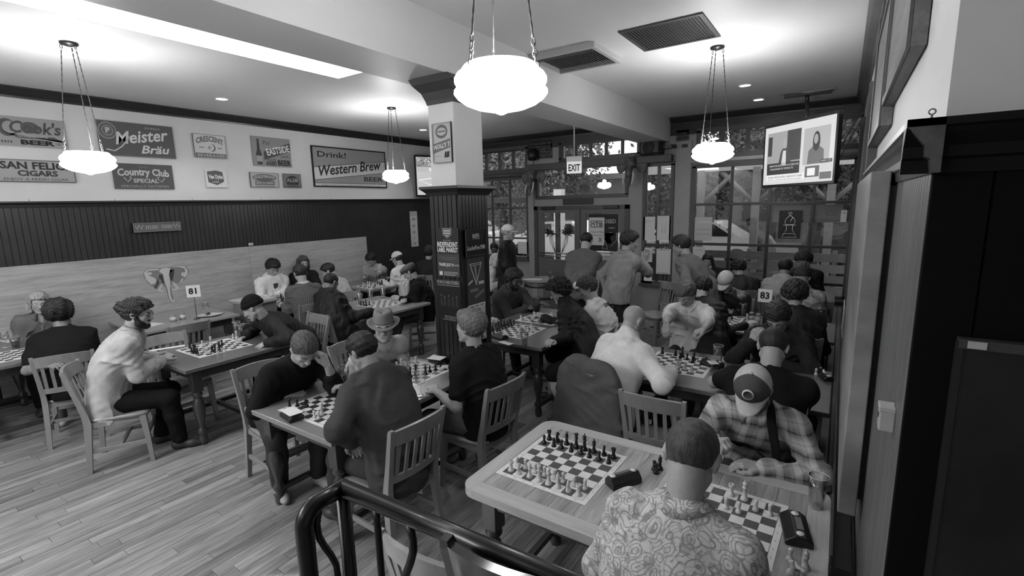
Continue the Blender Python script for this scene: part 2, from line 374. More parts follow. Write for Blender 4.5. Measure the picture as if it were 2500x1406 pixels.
def hair_obj(par, base, C, R, style, m, lod, seed, sc=1.0, cut_top=None):
    K = dict(short=(.011, .003, 150), messy=(.018, .0055, 100), curly=(.030, .007, 120), afro=(.042, .008, 140), big=(.042, .009, 80), buzz=(.0035, .0006, 120), slick=(.008, .001, 80), swoop=(.017, .0022, 90), bun=(.018, .010, 95), long=(.012, .003, 60), wavy=(.022, .005, 70), fade=(.006, .001, 120), bob=(.016, .006, 70))[style]
    th, amp, fr = K; h = {0: .005, 1: .007, 2: .010}[lod]
    reach = .26 if style in ('long', 'bob') else .13
    lo = C-.19; hi = C+.19
    if style in ('long',): lo = lo-np.array([0, 0, .14])
    S = SDF(lo, hi, h, .008); g = lambda x, y, z: hr(C, R, (x*sc, y*sc, z*sc))
    S.ell(g(0, -.016, .034), ((.076+th)*sc, (.097+th)*sc, (.085+th)*sc), R)
    if style not in ('buzz', 'fade', 'slick'): S.ell(g(0, .01, .065), ((.064+th)*sc, (.075+th)*sc, (.055+th*1.1)*sc), R)
    if style == 'swoop':
        S.cone(g(-.03, .06, .10), g(.04, .075, .085), .03*sc, .022*sc); S.ell(g(.01, -.03, .06), (.085*sc, .10*sc, .08*sc), R)
    if style == 'bun': S.ell(g(0, -.125, .045), (.045*sc, .04*sc, .045*sc), R)
    if style == 'long':
        for s in (-1, 1): S.cone(g(s*.066, -.01, .03), g(s*.082, -.0, -.12), .032*sc, .04*sc); S.cone(g(s*.082, 0, -.12), g(s*.085, .02, -.27), .042*sc, .024*sc)
        S.cone(g(0, -.06, 0), g(0, -.075, -.22), .06*sc, .05*sc)
    if style == 'bob':
        for s in (-1, 1): S.cone(g(s*.07, -.02, .04), g(s*.082, .0, -.09), .04*sc, .038*sc)
        S.cone(g(0, -.06, 0), g(0, -.07, -.09), .07*sc, .06*sc)
    cf = curls(seed, amp, fr)
    Ri = R.T
    def post(F, S):
        m_ = F < .03; I = np.argwhere(m_); P = (I*S.h+S.lo-C)@R/sc     # head coordinates
        y = P[:, 1]; z = P[:, 2]; zl = np.interp(y, *HAIRLINE)+.006*np.sin(P[:, 0]*130+seed)*np.sin(y*150+seed*2)+.003*np.sin(P[:, 0]*310+y*270)
        if style in ('long', 'bob'):
            keep = (np.abs(P[:, 0]) < .062) & (y > .02); g_ = np.where(keep, zl-z, -.02+0*z)
        elif style == 'bun': g_ = zl-.01-z
        else: g_ = zl+(.012 if style in ('fade',) else 0)-z
        if cut_top is not None: g_ = np.maximum(g_, z-cut_top)
        F[m_] = np.maximum(F[m_], g_*sc); return F
    v, f = S.done(lambda P: cf(P-C), post)
    return link('hair', mesh('hair', v-base, f, m, smooth=True), par)
def cloth_mesh(name, par, base, v, f, m, midx=None): return link(name, mesh(name, v-base, f, m, midx, smooth=True), par)
def cap_obj(par, base, C, R, m, mv, mesh_back=None, badge=None, sc=1.0, flip=False, pom=False):
    """baseball cap: crown with a visor as its part"""
    T = Matrix([[R[0][0], R[0][1], R[0][2], 0], [R[1][0], R[1][1], R[1][2], 0], [R[2][0], R[2][1], R[2][2], 0], [0, 0, 0, 1]])
    off = Vector((C-base).tolist()); T = Matrix.Translation(off) @ T @ Matrix.Scale(sc, 4)
    if flip: T = T @ Matrix.Rotation(PI, 4, 'Z')
    vs = []; fs = []; mi = []; n = 28; rows = 9
    for i in range(rows+1):
        a = (i/rows)*PI/2; r = math.cos(a); z = math.sin(a)
        for k in range(n):
            q = 2*PI*k/n; x = .090*r*math.cos(q); y = -.012+.110*r*math.sin(q)
            hz = .030+.108*z**.95+(.010*r*max(0, math.sin(q)))
            vs.append(T @ Vector((x, y, hz)))
    for i in range(rows):
        for k in range(n):
            l = (k+1) % n; fs.append([i*n+k, i*n+l, (i+1)*n+l, (i+1)*n+k]); q = 2*PI*(k+.5)/n
            mi.append(1 if (mesh_back and math.sin(q) < .25) else 0)
    vs += [T @ Vector((v_[0], v_[1], 0)) for v_ in []]
    me = mesh('cap', vs, fs, [m, mesh_back or m], mi, smooth=True)
    o = link('cap', me, par); sm = o.modifiers.new('s', 'SOLIDIFY'); sm.thickness = .003; sm.offset = -1
    vs = []; fs = []; nx = 12; ny = 5
    for j in range(ny+1):
        for i in range(nx+1):
            u = -1+2*i/nx; a = u*1.12; r = j/ny
            x0 = .089*math.sin(a); y0 = -.012+.108*math.cos(a)
            x1 = .083*math.sin(a*.98)*1.0; y1 = y0+.076*(1-abs(u)**2.6)
            x = x0+(x1-x0)*r; y = y0+(y1-y0)*r; z = .040-.012*r-.02*(x/.085)**2
            vs.append(T @ Vector((x, y, z)))
    for j in range(ny):
        for i in range(nx): a_ = j*(nx+1)+i; fs.append([a_, a_+1, a_+nx+2, a_+nx+1])
    v = link('visor', mesh('visor', vs, fs, mv, smooth=True), o); sm = v.modifiers.new('s', 'SOLIDIFY'); sm.thickness = .004
    b = MB(); b.lathe([(0, .006), (.006, .004), (.008, 0)], 10, M=T @ Matrix.Translation((0, -.012, .138))); b.build('button', mv, o)
    return o
def beanie_obj(par, base, C, R, m, mp=None, sc=1.0, rim=True, ribs=True, h=.006, seed=3):
    S = SDF(C-.17, C+.20, h, .006); g = lambda x, y, z: hr(C, R, (x*sc, y*sc, z*sc))
    S.ell(g(0, -.018, .045), (.087*sc, .106*sc, .098*sc), R)
    def post(F, S):
        m_ = F < .03; I = np.argwhere(m_); P = (I*S.h+S.lo-C)@R/sc
        zl = np.interp(P[:, 1], [-.12, .12], [-.005, .035]); d = F[m_]
        if rim: d = d-np.where(P[:, 2] < zl+.045, .006, 0)
        if ribs: d = d-.0015*np.cos(np.arctan2(P[:, 0], P[:, 1])*44)
        F[m_] = np.maximum(d, (zl-P[:, 2])*sc); return F
    v, f = S.done(None, post); o = link('beanie', mesh('beanie', v-base, f, m, smooth=True), par)
    if mp:
        S = SDF(g(0, -.02, .17)-.06, g(0, -.02, .17)+.06, .005, .006); S.ell(g(0, -.02, .155), (.034, .034, .030), R); cf = curls(5, .006, 190); v, f = S.done(lambda P: cf(P)); link('pompom', mesh('pompom', v-base, f, mp, smooth=True), o)
    return o
def fedora_obj(par, base, C, R, m, mb):
    T = Matrix.Translation(Vector((C-base).tolist())) @ Matrix([[R[i][0], R[i][1], R[i][2], 0] for i in range(3)]+[[0, 0, 0, 1]])
    vs = []; fs = []; n = 36
    prof = [(1.62, .030), (1.60, .034), (1.3, .026), (1.05, .024), (1.0, .030), (.985, .07), (.95, .105), (.88, .130), (.6, .132), (.3, .120), (.02, .114)]
    for (r, z) in prof:
        for k in range(n):
            q = 2*PI*k/n; x = .085*r*math.cos(q); y = -.012+.102*r*math.sin(q); zz = z
            if r > 1.04: zz += .020*abs(math.cos(q))**2*(r-1)/.6-.014*max(0, math.sin(q))*(r-1)/.6
            if .05 < z and r < 1:
                pin = max(0, math.sin(q))*max(0, (z-.06)/.07); x *= 1-.35*pin*abs(math.cos(q))**.5
            vs.append(T @ Vector((x, y, zz)))
    for i in range(len(prof)-1):
        for k in range(n): l = (k+1) % n; fs.append([i*n+k, i*n+l, (i+1)*n+l, (i+1)*n+k])
    o = link('hat', mesh('hat', vs, fs, m, smooth=True), par); sm = o.modifiers.new('s', 'SOLIDIFY'); sm.thickness = .003
    for z0, z1, mm, nm, g in ((.030, .048, mb[0], 'hat_band', .002), (.036, .042, mb[1], 'band_stripe', .0035)):
        vs = []; fs = []
        for z in (z0, z1):
            for k in range(n): q = 2*PI*k/n; vs.append(T @ Vector(((.085*.995+g)*math.cos(q), -.012+(.102*.995+g)*math.sin(q), z)))
        for k in range(n): l = (k+1) % n; fs.append([k, l, n+l, n+k])
        link(nm, mesh(nm, vs, fs, mm, smooth=True), o)
    return o
def flatcap_obj(par, base, C, R, m, mv):
    S = SDF(C-.17, C+.19, .006, .008); g = lambda x, y, z: hr(C, R, (x, y, z))
    S.ell(g(0, -.005, .07), (.105, .125, .05), R); S.ell(g(0, -.015, .045), (.086, .106, .05), R)
    def post(F, S):
        m_ = F < .03; I = np.argwhere(m_); P = (I*S.h+S.lo-C)@R; F[m_] = np.maximum(F[m_], .03-P[:, 2]); return F
    v, f = S.done(None, post); o = link('flat_cap', mesh('flat_cap', v-base, f, m, smooth=True), par)
    S = SDF(C-.17, C+.19, .006, .006); S.ell(g(0, .085, .04), (.07, .055, .010), R); v, f = S.done(); link('visor', mesh('visor', v-base, f, mv, smooth=True), o)
    return o
def glasses_obj(par, base, C, R, m, sc=1.0):
    b = MB(); g = lambda x, y, z: Vector((hr(C, R, (x*sc, y*sc, z*sc))-base).tolist())
    for s in (-1, 1):
        pts = [g(s*.033+.023*math.cos(a)*(1-.15*math.cos(4*a)), .098-.004*abs(math.cos(a)), .002+.018*math.sin(a)) for a in [2*PI*i/14 for i in range(14)]]
        b.tube(pts, .0022, 6, closed=True); b.tube([g(s*.056, .094, .006), g(s*.078, .05, .006), g(s*.082, -.01, .004), g(s*.083, -.03, -.012)], .002, 6)
    b.tube([g(-.011, .103, .004), g(0, .108, .007), g(.011, .103, .004)], .002, 6)
    return b.build('glasses', m, par)
def person(label, head, face, hip=None, name='person', lod=1, group=None, **k):
    """head = (px, py, z) or world point; face = body facing in degrees (0 = +X, 90 = +Y)"""
    g = k.get
    C = np.array(atz(*head)) if g('px', True) else np.array(head, float)
    sc = g('scale', 1.0); a = math.radians(face); f = np.array([math.cos(a), math.sin(a), 0]); l = np.array([math.sin(a), -math.cos(a), 0])
    stand = g('stand', False); hz = g('hipz', .94*sc if stand else .56); L = g('L', .70*sc)
    if hip is None:
        dz = C[2]-hz; off = math.sqrt(max(L*L-dz*dz, 0)) if dz < L else 0
        Hp = C-f*(off+g('back', .03))-l*g('side', 0); Hp[2] = hz
    else: Hp = np.array([hip[0], hip[1], hz])
    # head frame
    hy = a+math.radians(g('turn', 0)); pt = math.radians(g('nod', 25)); rl = math.radians(g('tilt', 0))
    hf = np.array([math.cos(hy)*math.cos(pt), math.sin(hy)*math.cos(pt), -math.sin(pt)]); hx = np.array([math.sin(hy), -math.cos(hy), 0.]); hu = np.cross(hx, hf)
    hx2 = hx*math.cos(rl)+hu*math.sin(rl); hu2 = np.cross(hx2, hf); R = np.stack([hx2, hf, hu2], 1)
    sp = unit(C-Hp); nd = unit(hu2*.45+sp*.75+np.array([0, 0, .25])); N = C-nd*.185*sc-hf*.02
    slump = g('slump', .05 if not stand else .0)
    mid = (Hp+N)/2-f*slump-UP*0; chest = Hp+(N-Hp)*.70-f*slump*.6
    sd = unit(N-chest); fb = lambda t: unit(f-t*(f@t))
    sh = g('shw', .172)*sc; SC0 = N-sd*.045*sc+fb(sd)*.012; rollv = g('shroll', 0)
    lat = unit(l+UP*rollv); Sh = {1: SC0+lat*sh, -1: SC0-lat*sh}
    base = np.array([Hp[0], Hp[1], 0.]); par = empty(name, base.tolist(), label=label, cat='person', group=group)
    lh = {0: .0042, 1: .0055, 2: .008}[lod]; lc = {0: .0085, 1: .0105, 2: .014}[lod]; lhand = {0: .0034, 1: .0042, 2: .006}[lod]
    # arms
    arm = {}
    for s, key in ((1, 'R'), (-1, 'L')):
        hs = g('h'+key, (.16, .40, .80)); Wt = np.array(hs[:3], float) if len(hs) == 4 else Hp*[1, 1, 0]+l*s*abs(hs[0])*(1 if hs[0] >= 0 else -1)+f*hs[1]+UP*hs[2]
        po = g('e'+key, (.28, -.25, -1)); pole = l*s*po[0]+f*po[1]+UP*po[2]
        E, W = ik(Sh[s], Wt, .285*sc, .255*sc, pole)
        if len(hs) == 4: E, W = ik(Sh[s], Wt-unit(Wt-E)*.075*sc, .285*sc, .255*sc, pole)
        arm[s] = (Sh[s], E, W)
    skin = k['skin']; parts = []
    # head with neck
    S = SDF(C-[.15, .15, .26], C+[.15, .15, .16], lh, .0055); head_sdf(S, C, R, sc, g('jaw', 1.0), ears=g('ears', True))
    S.cone(N-sd*.03, C+R@np.array([0, -.022, -.045]), .058*sc, .056*sc); parts.append(S.done())
    lo = np.minimum.reduce([Hp-.2, N-.3]+[x-.05 for s in arm for x in arm[s]]); hi = np.maximum.reduce([Hp+.2, N+.12]+[x+.05 for s in arm for x in arm[s]])
    S = SDF(lo, hi, lc*1.15, .008)
    def torso(S, i, w=1.0, cloth=False):
        wr = .158 if cloth else .140
        u = fb(unit(mid-Hp)); S.cone(Hp+UP*.0, mid, (.150+.012*cloth)*sc*w, wr*sc*w, flat=(u, .72), infl=i)
        S.cone(mid, chest, wr*sc*w, .165*sc*w, flat=(fb(unit(chest-mid)), .66), infl=i); S.cone(chest, N-sd*.10*sc, .168*sc*w, .145*sc, flat=(fb(sd), .60), infl=i)
        for s in (-1, 1): S.cone(N-sd*.018, Sh[s], .040*sc, .050*sc, infl=i*.7); S.cone(chest+l*s*(.10 if cloth else .07)*sc-fb(sd)*.012*cloth, Sh[s]-sd*.03, (.066 if cloth else .075)*sc, .060*sc, infl=i*.6)
    torso(S, -.012); S.cone(N-sd*.03, N+nd*.05, .056*sc, .056*sc)
    for s in arm: A, E, W = arm[s]; S.cone(A, E, .048*sc, .040*sc); S.cone(E, E+(W-E)*.35, .040*sc, .041*sc); S.cone(E+(W-E)*.35, W, .041*sc, .0265*sc)
    parts.append(S.done())
    for s, key in ((1, 'R'), (-1, 'L')):
        A, E, W = arm[s]; d = unit(W-E); hd = g('d'+key); hd = unit(hd) if hd is not None else d
        nn = g('n'+key); nn = np.array(nn, float) if nn is not None else UP*1.0+l*s*.25
        S = SDF(W-.16, W+.19, lhand, .0035); c = g('c'+key, .45)
        hand_sdf(S, W, hd, nn, s, curl=c, spread=g('spread', .1), sc=sc*1.0, point=g('point'+key, False)); S.cone(W-d*.05, W+hd*.02, .029*sc, .024*sc, flat=(unit(nn-hd*(nn@hd)), .78)); parts.append(S.done())
    if g('barelegs'): pass
    v, fq = joinq(parts); body = link('body', mesh('body', v-base, fq, skin, smooth=True), par)
    # face details
    if g('showface', True) and lod < 2:
        for s in (-1, 1):
            b = MB(); T = Matrix.Translation(Vector((hr(C, R, (s*.032*sc, .078*sc, .002*sc))-base).tolist())) @ Matrix([[R[i][0], R[i][1], R[i][2], 0] for i in range(3)]+[[0, 0, 0, 1]]) @ Matrix.Rotation(-.5, 4, 'X')
            M2 = T @ Matrix.Rotation(-PI/2, 4, 'X')
            b.lathe([(.0105, 0), (.0100, .004), (.0056, .0087)], 12, M=M2); b.cur = 1; b.lathe([(.0056, .0087), (.003, .0100), (0, .0103)], 12, M=M2); b.build('eye', [mat('eye_white', .55, .3), mat('eye_iris', .02, .2)], par)
            b = MB(); gg = lambda x, y, z: Vector((hr(C, R, (x*sc, y*sc, z*sc))-base).tolist())
            b.tube([gg(s*.014, .0945, .024), gg(s*.03, .092, .030), gg(s*.05, .079, .026)], [.003, .004, .002], 6); b.build('eyebrow', k.get('hairm') or mat('hair_dark', .02, .6), par)
    # upper garment
    top = g('top')
    if top:
        m, infl, sleeve, amp = top['m'], top.get('infl', .014), top.get('sleeve', 1.0), top.get('amp', .005)*1.45
        wl = lo.copy(); wl[2] = min(wl[2], Hp[2]-.22); S = SDF(wl-.04, hi+.06, lc, top.get('k', .015))
        torso(S, infl, top.get('w', 1.0), True); hem = top.get('hem', .06)
        S.cone(Hp-UP*hem-f*.01, Hp+UP*.08, .158*sc+infl*.6, .152*sc, flat=(f, .8), infl=infl)
        for s in arm:
            A, E, W = arm[s]; lo_ = top.get('loose', .003); r0 = .047*sc+infl*.85; r1 = .040*sc+infl*.7+lo_; r2 = .029*sc+infl*.6+lo_
            if sleeve >= 1: S.cone(A, E, r0, r1); S.cone(E, E+(W-E)*(.97 if not top.get('pushed') else .55), r1, r2 if not top.get('pushed') else r1)
            else: S.cone(A, A+(E-A)*sleeve*1.6, r0, r1+.006)
        S.cone(N-nd*.01, N+nd*.012, .062*sc+infl*.5, .056*sc+infl*.3)
        if top.get('hood'):
            hb = -fb(sd)
            for q in range(9):
                t = (q/8)*PI*1.5-PI*.25; p = N+nd*.026+np.array(lat)*math.cos(t)*.092-fb(sd)*math.sin(t)*.078+nd*(-.010*math.cos(t)**2)
                S.ell(p, (.034, .034, .034))
            S.cone(N-fb(sd)*.085-sd*.02, N-fb(sd)*.105-sd*.10, .062, .035, flat=(fb(sd), .6)); S.cone(N-fb(sd)*.07+l*.06-sd*.01, N-fb(sd)*.10-sd*.09, .04, .03); S.cone(N-fb(sd)*.07-l*.06-sd*.01, N-fb(sd)*.10-sd*.09, .04, .03)
        if top.get('highcollar'): S.cone(N, N+nd*.070, .078*sc, .076*sc)
        S.cone(N+nd*(.080 if top.get('highcollar') else .022), N+nd*.2, .0600*sc, .066*sc, sub=True)
        if top.get('vneck'): S.cone(N+fb(sd)*.075-sd*.02, N+fb(sd)*.10+nd*.05, .03, .05, sub=True)
        fo = folds(g('seed', 1), amp, top.get('freq', 1.0))
        def post(F, S):
            zc = Hp[2]-.13*sc-(hem-.06) if not stand else Hp[2]-.10*sc-(hem-.06)
            Z = S.ax[2]; F[:, :, Z < zc] = np.maximum(F[:, :, Z < zc], .01); return F
        v, fq = S.done(lambda P: fo(P-base), post)
        sh_o = cloth_mesh(top.get('name', 'shirt'), par, base, v, fq, m)
        tree_ = BVHTree.FromPolygons((v-base).tolist(), fq.tolist())
        def surf(axis_pt, dr, off=.006):
            A0 = Vector((np.array(axis_pt)-base).tolist()); D = Vector(unit(dr).tolist()); h_ = tree_.ray_cast(A0+D*.6, -D, .6)
            return (h_[0] if h_[0] is not None else A0+D*.15)+D*off
        person.surf = surf
        if top.get('collar') and g('showface', True) and not top.get('hood'):
            b = MB(); cp = [surf(N*(1-t)+mid*t, fb(sd)*(1-t)+f*t, .003) for t in (.12, .3, .5, .7, .9)]; vs_ = []
            for q in cp: vs_ += [q-Vector(lat.tolist())*.014, q+Vector(lat.tolist())*.014]
            pl_ = link('placket', mesh('placket', vs_, [[2*i, 2*i+1, 2*i+3, 2*i+2] for i in range(4)], top.get('mc', m), smooth=True), sh_o); q = pl_.modifiers.new('s', 'SOLIDIFY'); q.thickness = .003
            for q in cp[:4]: b = MB(); b.lathe([(0, -.001), (.0055, -.001), (.0055, .003), (0, .004)], 10, M=frame_m(q, lat.tolist(), sd.tolist())); b.build('button', mat('shirt_button', .25, .3), pl_)
        if top.get('collar'):
            b = MB(); cn = []; 
            fbv = fb(sd)
            for q in range(15):
                t = -PI*.5+PI*.12+(q/14)*(PI*2-PI*.24); dr = np.array(lat)*math.sin(t+PI/2)+fbv*math.cos(t+PI/2)
                cn.append(dr)
            vs = []; fs = []
            c0 = N+nd*.012-base+fbv*.004
            for i, dr in enumerate(cn):
                dr = unit(dr); top_ = c0+dr*.070*sc+nd*.050; low = c0+dr*(.104*sc)+nd*.016
                def drop(p_, off):
                    h_ = tree_.ray_cast(Vector((p_+nd*.16).tolist()), Vector((-nd).tolist()), .3); return np.array(h_[0])+nd*off if h_[0] is not None else p_
                fr_ = max(0, dr@fbv); q0 = c0+dr*.064*sc; base0 = drop(q0+dr*.012, 0); top_ = q0+nd*max(.012, min(.06, (base0-q0)@nd+.030)); low = drop(c0+dr*(.098+.020*fr_**3)*sc, .007); c0b = q0
                inn = q0-nd*.005
                fr = max(0, dr@fbv); low = low*1.0
                vs += [inn, top_, low]
            for i in range(len(cn)-1):
                a_ = i*3; fs += [[a_, a_+3, a_+4, a_+1], [a_+1, a_+4, a_+5, a_+2]]
            co = link('collar', mesh('collar', [x.tolist() for x in vs], fs, top.get('mc', m), smooth=True), sh_o); sm = co.modifiers.new('s', 'SOLIDIFY'); sm.thickness = .004
    # legs
    legs = g('legs', True); kn = {}
    if legs:
        hj = {s: Hp+l*s*.085*sc-UP*.02 for s in (-1, 1)}
        for s, key in ((1, 'R'), (-1, 'L')):
            ft = g('f'+key, (.13, .50, .085) if not stand else (.11, .02, .085)); F0 = Hp*[1, 1, 0]+l*s*ft[0]+f*ft[1]+UP*ft[2]
            po = g('k'+key, (.25, 1, 1.2) if not stand else (0, 1, 0)); K, A = ik(hj[s], F0, .43*sc, .42*sc, l*s*po[0]+f*po[1]+UP*po[2]); kn[s] = (hj[s], K, A)
        pm = g('pants', MATS.get('trouser_dark')); short = g('shorts', False); parts = []
        pts = [x for s in kn for x in kn[s]]+[Hp]; lo2 = np.minimum.reduce(pts)-.17; hi2 = np.maximum.reduce(pts)+.17
        S = SDF(lo2, hi2, max(lc, .010), .012); S.cone(Hp-l*.05, Hp+l*.05, .125*sc, .125*sc); i = .010
        for s in kn:
            J, K, A = kn[s]; e = J+(K-J)*(.95 if short else 1)
            S.cone(J, e, .088*sc, .066*sc+(.02 if short else 0), infl=i)
            if not short: S.cone(K, K+(A-K)*.4, .064*sc, .062*sc, infl=i*.6); S.cone(K+(A-K)*.4, A-unit(A-K)*.02, .060*sc, .050*sc, infl=i)
        fo = folds(g('seed', 1)+9, .004); v, fq = S.done(lambda P: fo(P-base)); cloth_mesh('shorts' if short else 'trousers', par, base, v, fq, pm)
        if short:
            S = SDF(lo2, hi2, .009, .008)
            for s in kn: J, K, A = kn[s]; S.cone(J, K, .075*sc, .058*sc); S.cone(K, K+(A-K)*.35, .056*sc, .058*sc); S.cone(K+(A-K)*.35, A, .056*sc, .038*sc)
            v, fq = S.done(); cloth_mesh('bare_legs', par, base, v, fq, skin)
        sm_ = g('shoem') or mat('shoe_dark', .03, .5)
        for s, key in ((1, 'R'), (-1, 'L')):
            A = kn[s][2]; S = SDF(A-[.24, .24, .12], A+[.24, .24, .1], .009, .010); ff = unit(f*1.0+l*s*.2)
            S.cone(A-UP*.03, A-UP*.045-ff*.03, .042, .038); S.cone(A-UP*.040-ff*.03, A-UP*.045+ff*.10, .040, .036, flat=(UP, .95)); S.cone(A-UP*.05+ff*.09, A-UP*.055+ff*.15, .040, .028, flat=(UP, .8))
            v, fq = S.done(); sh = cloth_mesh('shoe', par, base, v, fq, sm_)
    # hair and headgear
    hs = g('hair'); hm = k.get('hairm') or mat('hair_dark', .02, .6)
    if hs == 'fade' and lod < 2:
        S = SDF(C-.16, C+.16, .006, .006); S.ell(hr(C, R, (0, -.016*sc, .032*sc)), (.0768*sc, .0978*sc, .0858*sc), R)
        def pf(F, S):
            m_ = F < .03; I = np.argwhere(m_); P = (I*S.h+S.lo-C)@R/sc; zl = np.interp(P[:, 1], [-.13, -.05, -.01, .02, .05], [-.045, -.045, -.03, -.005, .06]); F[m_] = np.maximum(F[m_], (zl-P[:, 2])*sc); return F
        v, fq = S.done(None, pf); fc = .6*skin.node_tree.nodes['Principled BSDF'].inputs['Base Color'].default_value[0]+.2*hm.node_tree.nodes['Principled BSDF'].inputs['Base Color'].default_value[0]; link('hair_stubble', mesh('hair_stubble', v-base, fq, mat('stubble_%03d' % round(fc*1000), fc, .6, .3, noise=.35, nscale=70), smooth=True), par)
    if hs: hair_obj(par, base, C, R, hs, hm, lod, g('seed', 1), sc, g('cut_top', .05 if g('hat') and hs not in ('long', 'bob') else None))
    if g('beard'):
        S = SDF(C-.13, C+.13, .005, .006); gg = lambda x, y, z: hr(C, R, (x*sc, y*sc, z*sc))
        for s in (-1, 1): S.cone(gg(s*.064, .01, -.02), gg(s*.05, .03, -.07), .018, .026); S.cone(gg(s*.05, .03, -.07), gg(s*.015, .068, -.10), .028, .026); S.cone(gg(s*.028, .084, -.05), gg(s*.008, .093, -.046), .006, .007)
        cf = curls(3, .002, 260); v, fq = S.done(lambda P: cf(P-C)); link('beard', mesh('beard', v-base, fq, hm, smooth=True), par)
    ht = g('hat')
    if ht:
        t = ht[0]
        if t == 'cap': o = cap_obj(par, base, C, R, *ht[1:3], **(ht[3] if len(ht) > 3 else {}))
        elif t == 'beanie': o = beanie_obj(par, base, C, R, ht[1], *(ht[2:]))
        elif t == 'fedora': o = fedora_obj(par, base, C, R, ht[1], ht[2])
        elif t == 'flat': o = flatcap_obj(par, base, C, R, ht[1], ht[2])
        par['hat_done'] = 1; del par['hat_done']
    if g('glasses'): glasses_obj(par, base, C, R, g('glasses'), sc)
    return dict(surf=getattr(person, 'surf', None), mid=mid, lat=lat, par=par, C=C, R=R, N=N, H=Hp, f=f, l=l, arm=arm, Sh=Sh, base=base, sd=sd, nd=nd, fb=fb(sd), kn=kn)
# ---------------------------------------------------------------- room shell
XL, XR, YW, ZC = -7.75, 0.15, 8.95, 3.53
YB, XE = -3.6, 3.0
CREAM = mat('cream_paint', .62, .55, .3, noise=.05, nscale=1.5, bump=.05, bscale=40)
CEIL = mat('ceiling_paint', .66, .45, .4, noise=.04, nscale=.8)
DARK = mat('dark_trim', .022, .35, .5, noise=.3, nscale=5, stretch=(1, 1, 8))
BEAD = mat('bead_board_paint', .022, .42, .5, noise=.25, nscale=3, bump=.05, bscale=30)
GREY = mat('grey_paint', .28, .5, .4, noise=.08, nscale=2)
GREYD = mat('dark_grey_paint', .07, .45, .4, noise=.1, nscale=2)
PANE = glassmat('pane_glass', .93, 0, 1.3)
PLANK = wood('plank_wood', .20, .34, 1.25, 'Y', spec=.45, rand=.27, dark=.5, island=True)
# floor: sub-base and individual planks
fl = struct('floor', MB().box((XL-.1, YB, -.12), (XE, YW+.05, -.022)), mat('floor_base', .03, .8))
PW = .083; unit_pl = {}
def plank_me(L):
    k = round(L, 1)
    if k not in unit_pl:
        g = .0012; b = MB(); b.box((g, g, -.02), (PW-g, k-g, 0)); me = b.me('plank', PLANK); unit_pl[k] = me
    return unit_pl[k], k
planks = []; x = XL-.05
while x < XE:
    y = YB+rnd.random()*.8
    while y < YW:
        L = rnd.choice([.4, .6, .8, .9, 1.0, 1.1, 1.3, 1.5]); L = min(L, max(.2, YW+.02-y)); planks.append((x, y, round(L, 1))); y += round(L, 1)
    x += PW
def proj(p):
    c = CM@(np.array(p, float)-[0, 0, CAMH]); return (1250+FPX*c[0]/c[2], 703+FPX*c[1]/c[2], c[2]) if c[2] > .1 else (-1, -1, -1)
def inframe(p, m=0): q = proj(p); return q[2] > 0 and -m < q[0] < 2500+m and -m < q[1] < 1406+m
def score(pl):
    c = (pl[0]+PW/2, pl[1]+pl[2]/2, 0)
    return (0 if inframe(c, 60) and c[0] < .1 and c[0] > -6.6 else 100)+math.hypot(c[0], c[1]) + (1.5 if c[0] > -1.5 else 0)
planks.sort(key=score)
for (x, y, L) in planks[:298]: me, k = plank_me(L); link('plank', me, fl, loc=(x, y, rnd.uniform(-.0006, .0004)))
b = MB(); g = .0012
for (x, y, L) in planks[298:]: b.box((x+g, y+g, -.02), (x+PW-g, y+L-g, 0))
tag(b.build('plank_field', PLANK, fl), kind='stuff')
struct('ceiling', MB().box((XL-.2, YB, ZC), (XE, YW+.3, ZC+.15)), CEIL)
# walls
struct('wall_left', MB().box((XL-.2, YB, 0), (XL, YW+.3, ZC)), CREAM)
struct('wall_back', MB().box((XL-.2, YB-.2, 0), (XE+.2, YB, ZC)), mat('back_wall', .3, .7))
struct('wall_stair_side', MB().box((XE, YB, 0), (XE+.2, 1.5, ZC)), CREAM)
struct('wall_right', MB().box((XR, 1.27, 0), (XR+.5, YW+.3, ZC)), CREAM)
struct('wall_stair_front', MB().box((XR+.5, 1.27, 0), (XE+.1, 1.47, ZC)), CREAM)
def bead(b, p0, p1, z0, z1, n, pitch=.045, t=.012, gap=.006):
    """beadboard strips between two floor points, n = outward normal"""
    p0 = Vector((*p0, 0)); p1 = Vector((*p1, 0)); d = p1-p0; L = d.length; d.normalize(); n = Vector((*n, 0)); k = max(1, round(L/pitch)); w_ = L/k
    for i in range(k):
        a = p0+d*(i*w_+gap/2); c = p0+d*((i+1)*w_-gap/2); bv = d*.002
        vs = [a, c, c+n*t*.6, c-bv+n*t, a+bv+n*t, a+n*t*.6]; vs = [v+V(0, 0, z0) for v in vs]+[v+V(0, 0, z1) for v in vs]
        flip = d.cross(V(0, 0, 1)).dot(n) < 0
        fs = [[j, (j+1) % 6, 6+(j+1) % 6, 6+j] for j in range(6)]+[[5, 4, 3, 2, 1, 0], [6, 7, 8, 9, 10, 11]]
        if flip: fs = [f[::-1] for f in fs]
        b.add(vs, fs)
def cap_prof(b, p0, p1, z, n, prof, flip=False):
    """moulding: profile of (out, up) swept between two points"""
    p0 = Vector((*p0, z)); p1 = Vector((*p1, z)); n = Vector((*n, 0)); vs = []; k = len(prof)
    for p in (p0, p1):
        for (o, u) in prof: vs.append(p+n*o+V(0, 0, u))
    fs = [[i, i+1, k+i+1, k+i] for i in range(k-1)]+[[k-1, 0, k, 2*k-1]]+[list(range(k))[::-1], list(range(k, 2*k))]
    if (p1-p0).cross(V(0, 0, 1)).dot(n) > 0: fs = [f[::-1] for f in fs]
    b.add(vs, fs)
CROWN = [(0, 0), (.02, 0), (.025, .02), (.07, .07), (.09, .10), (.09, .115), (0, .115)]
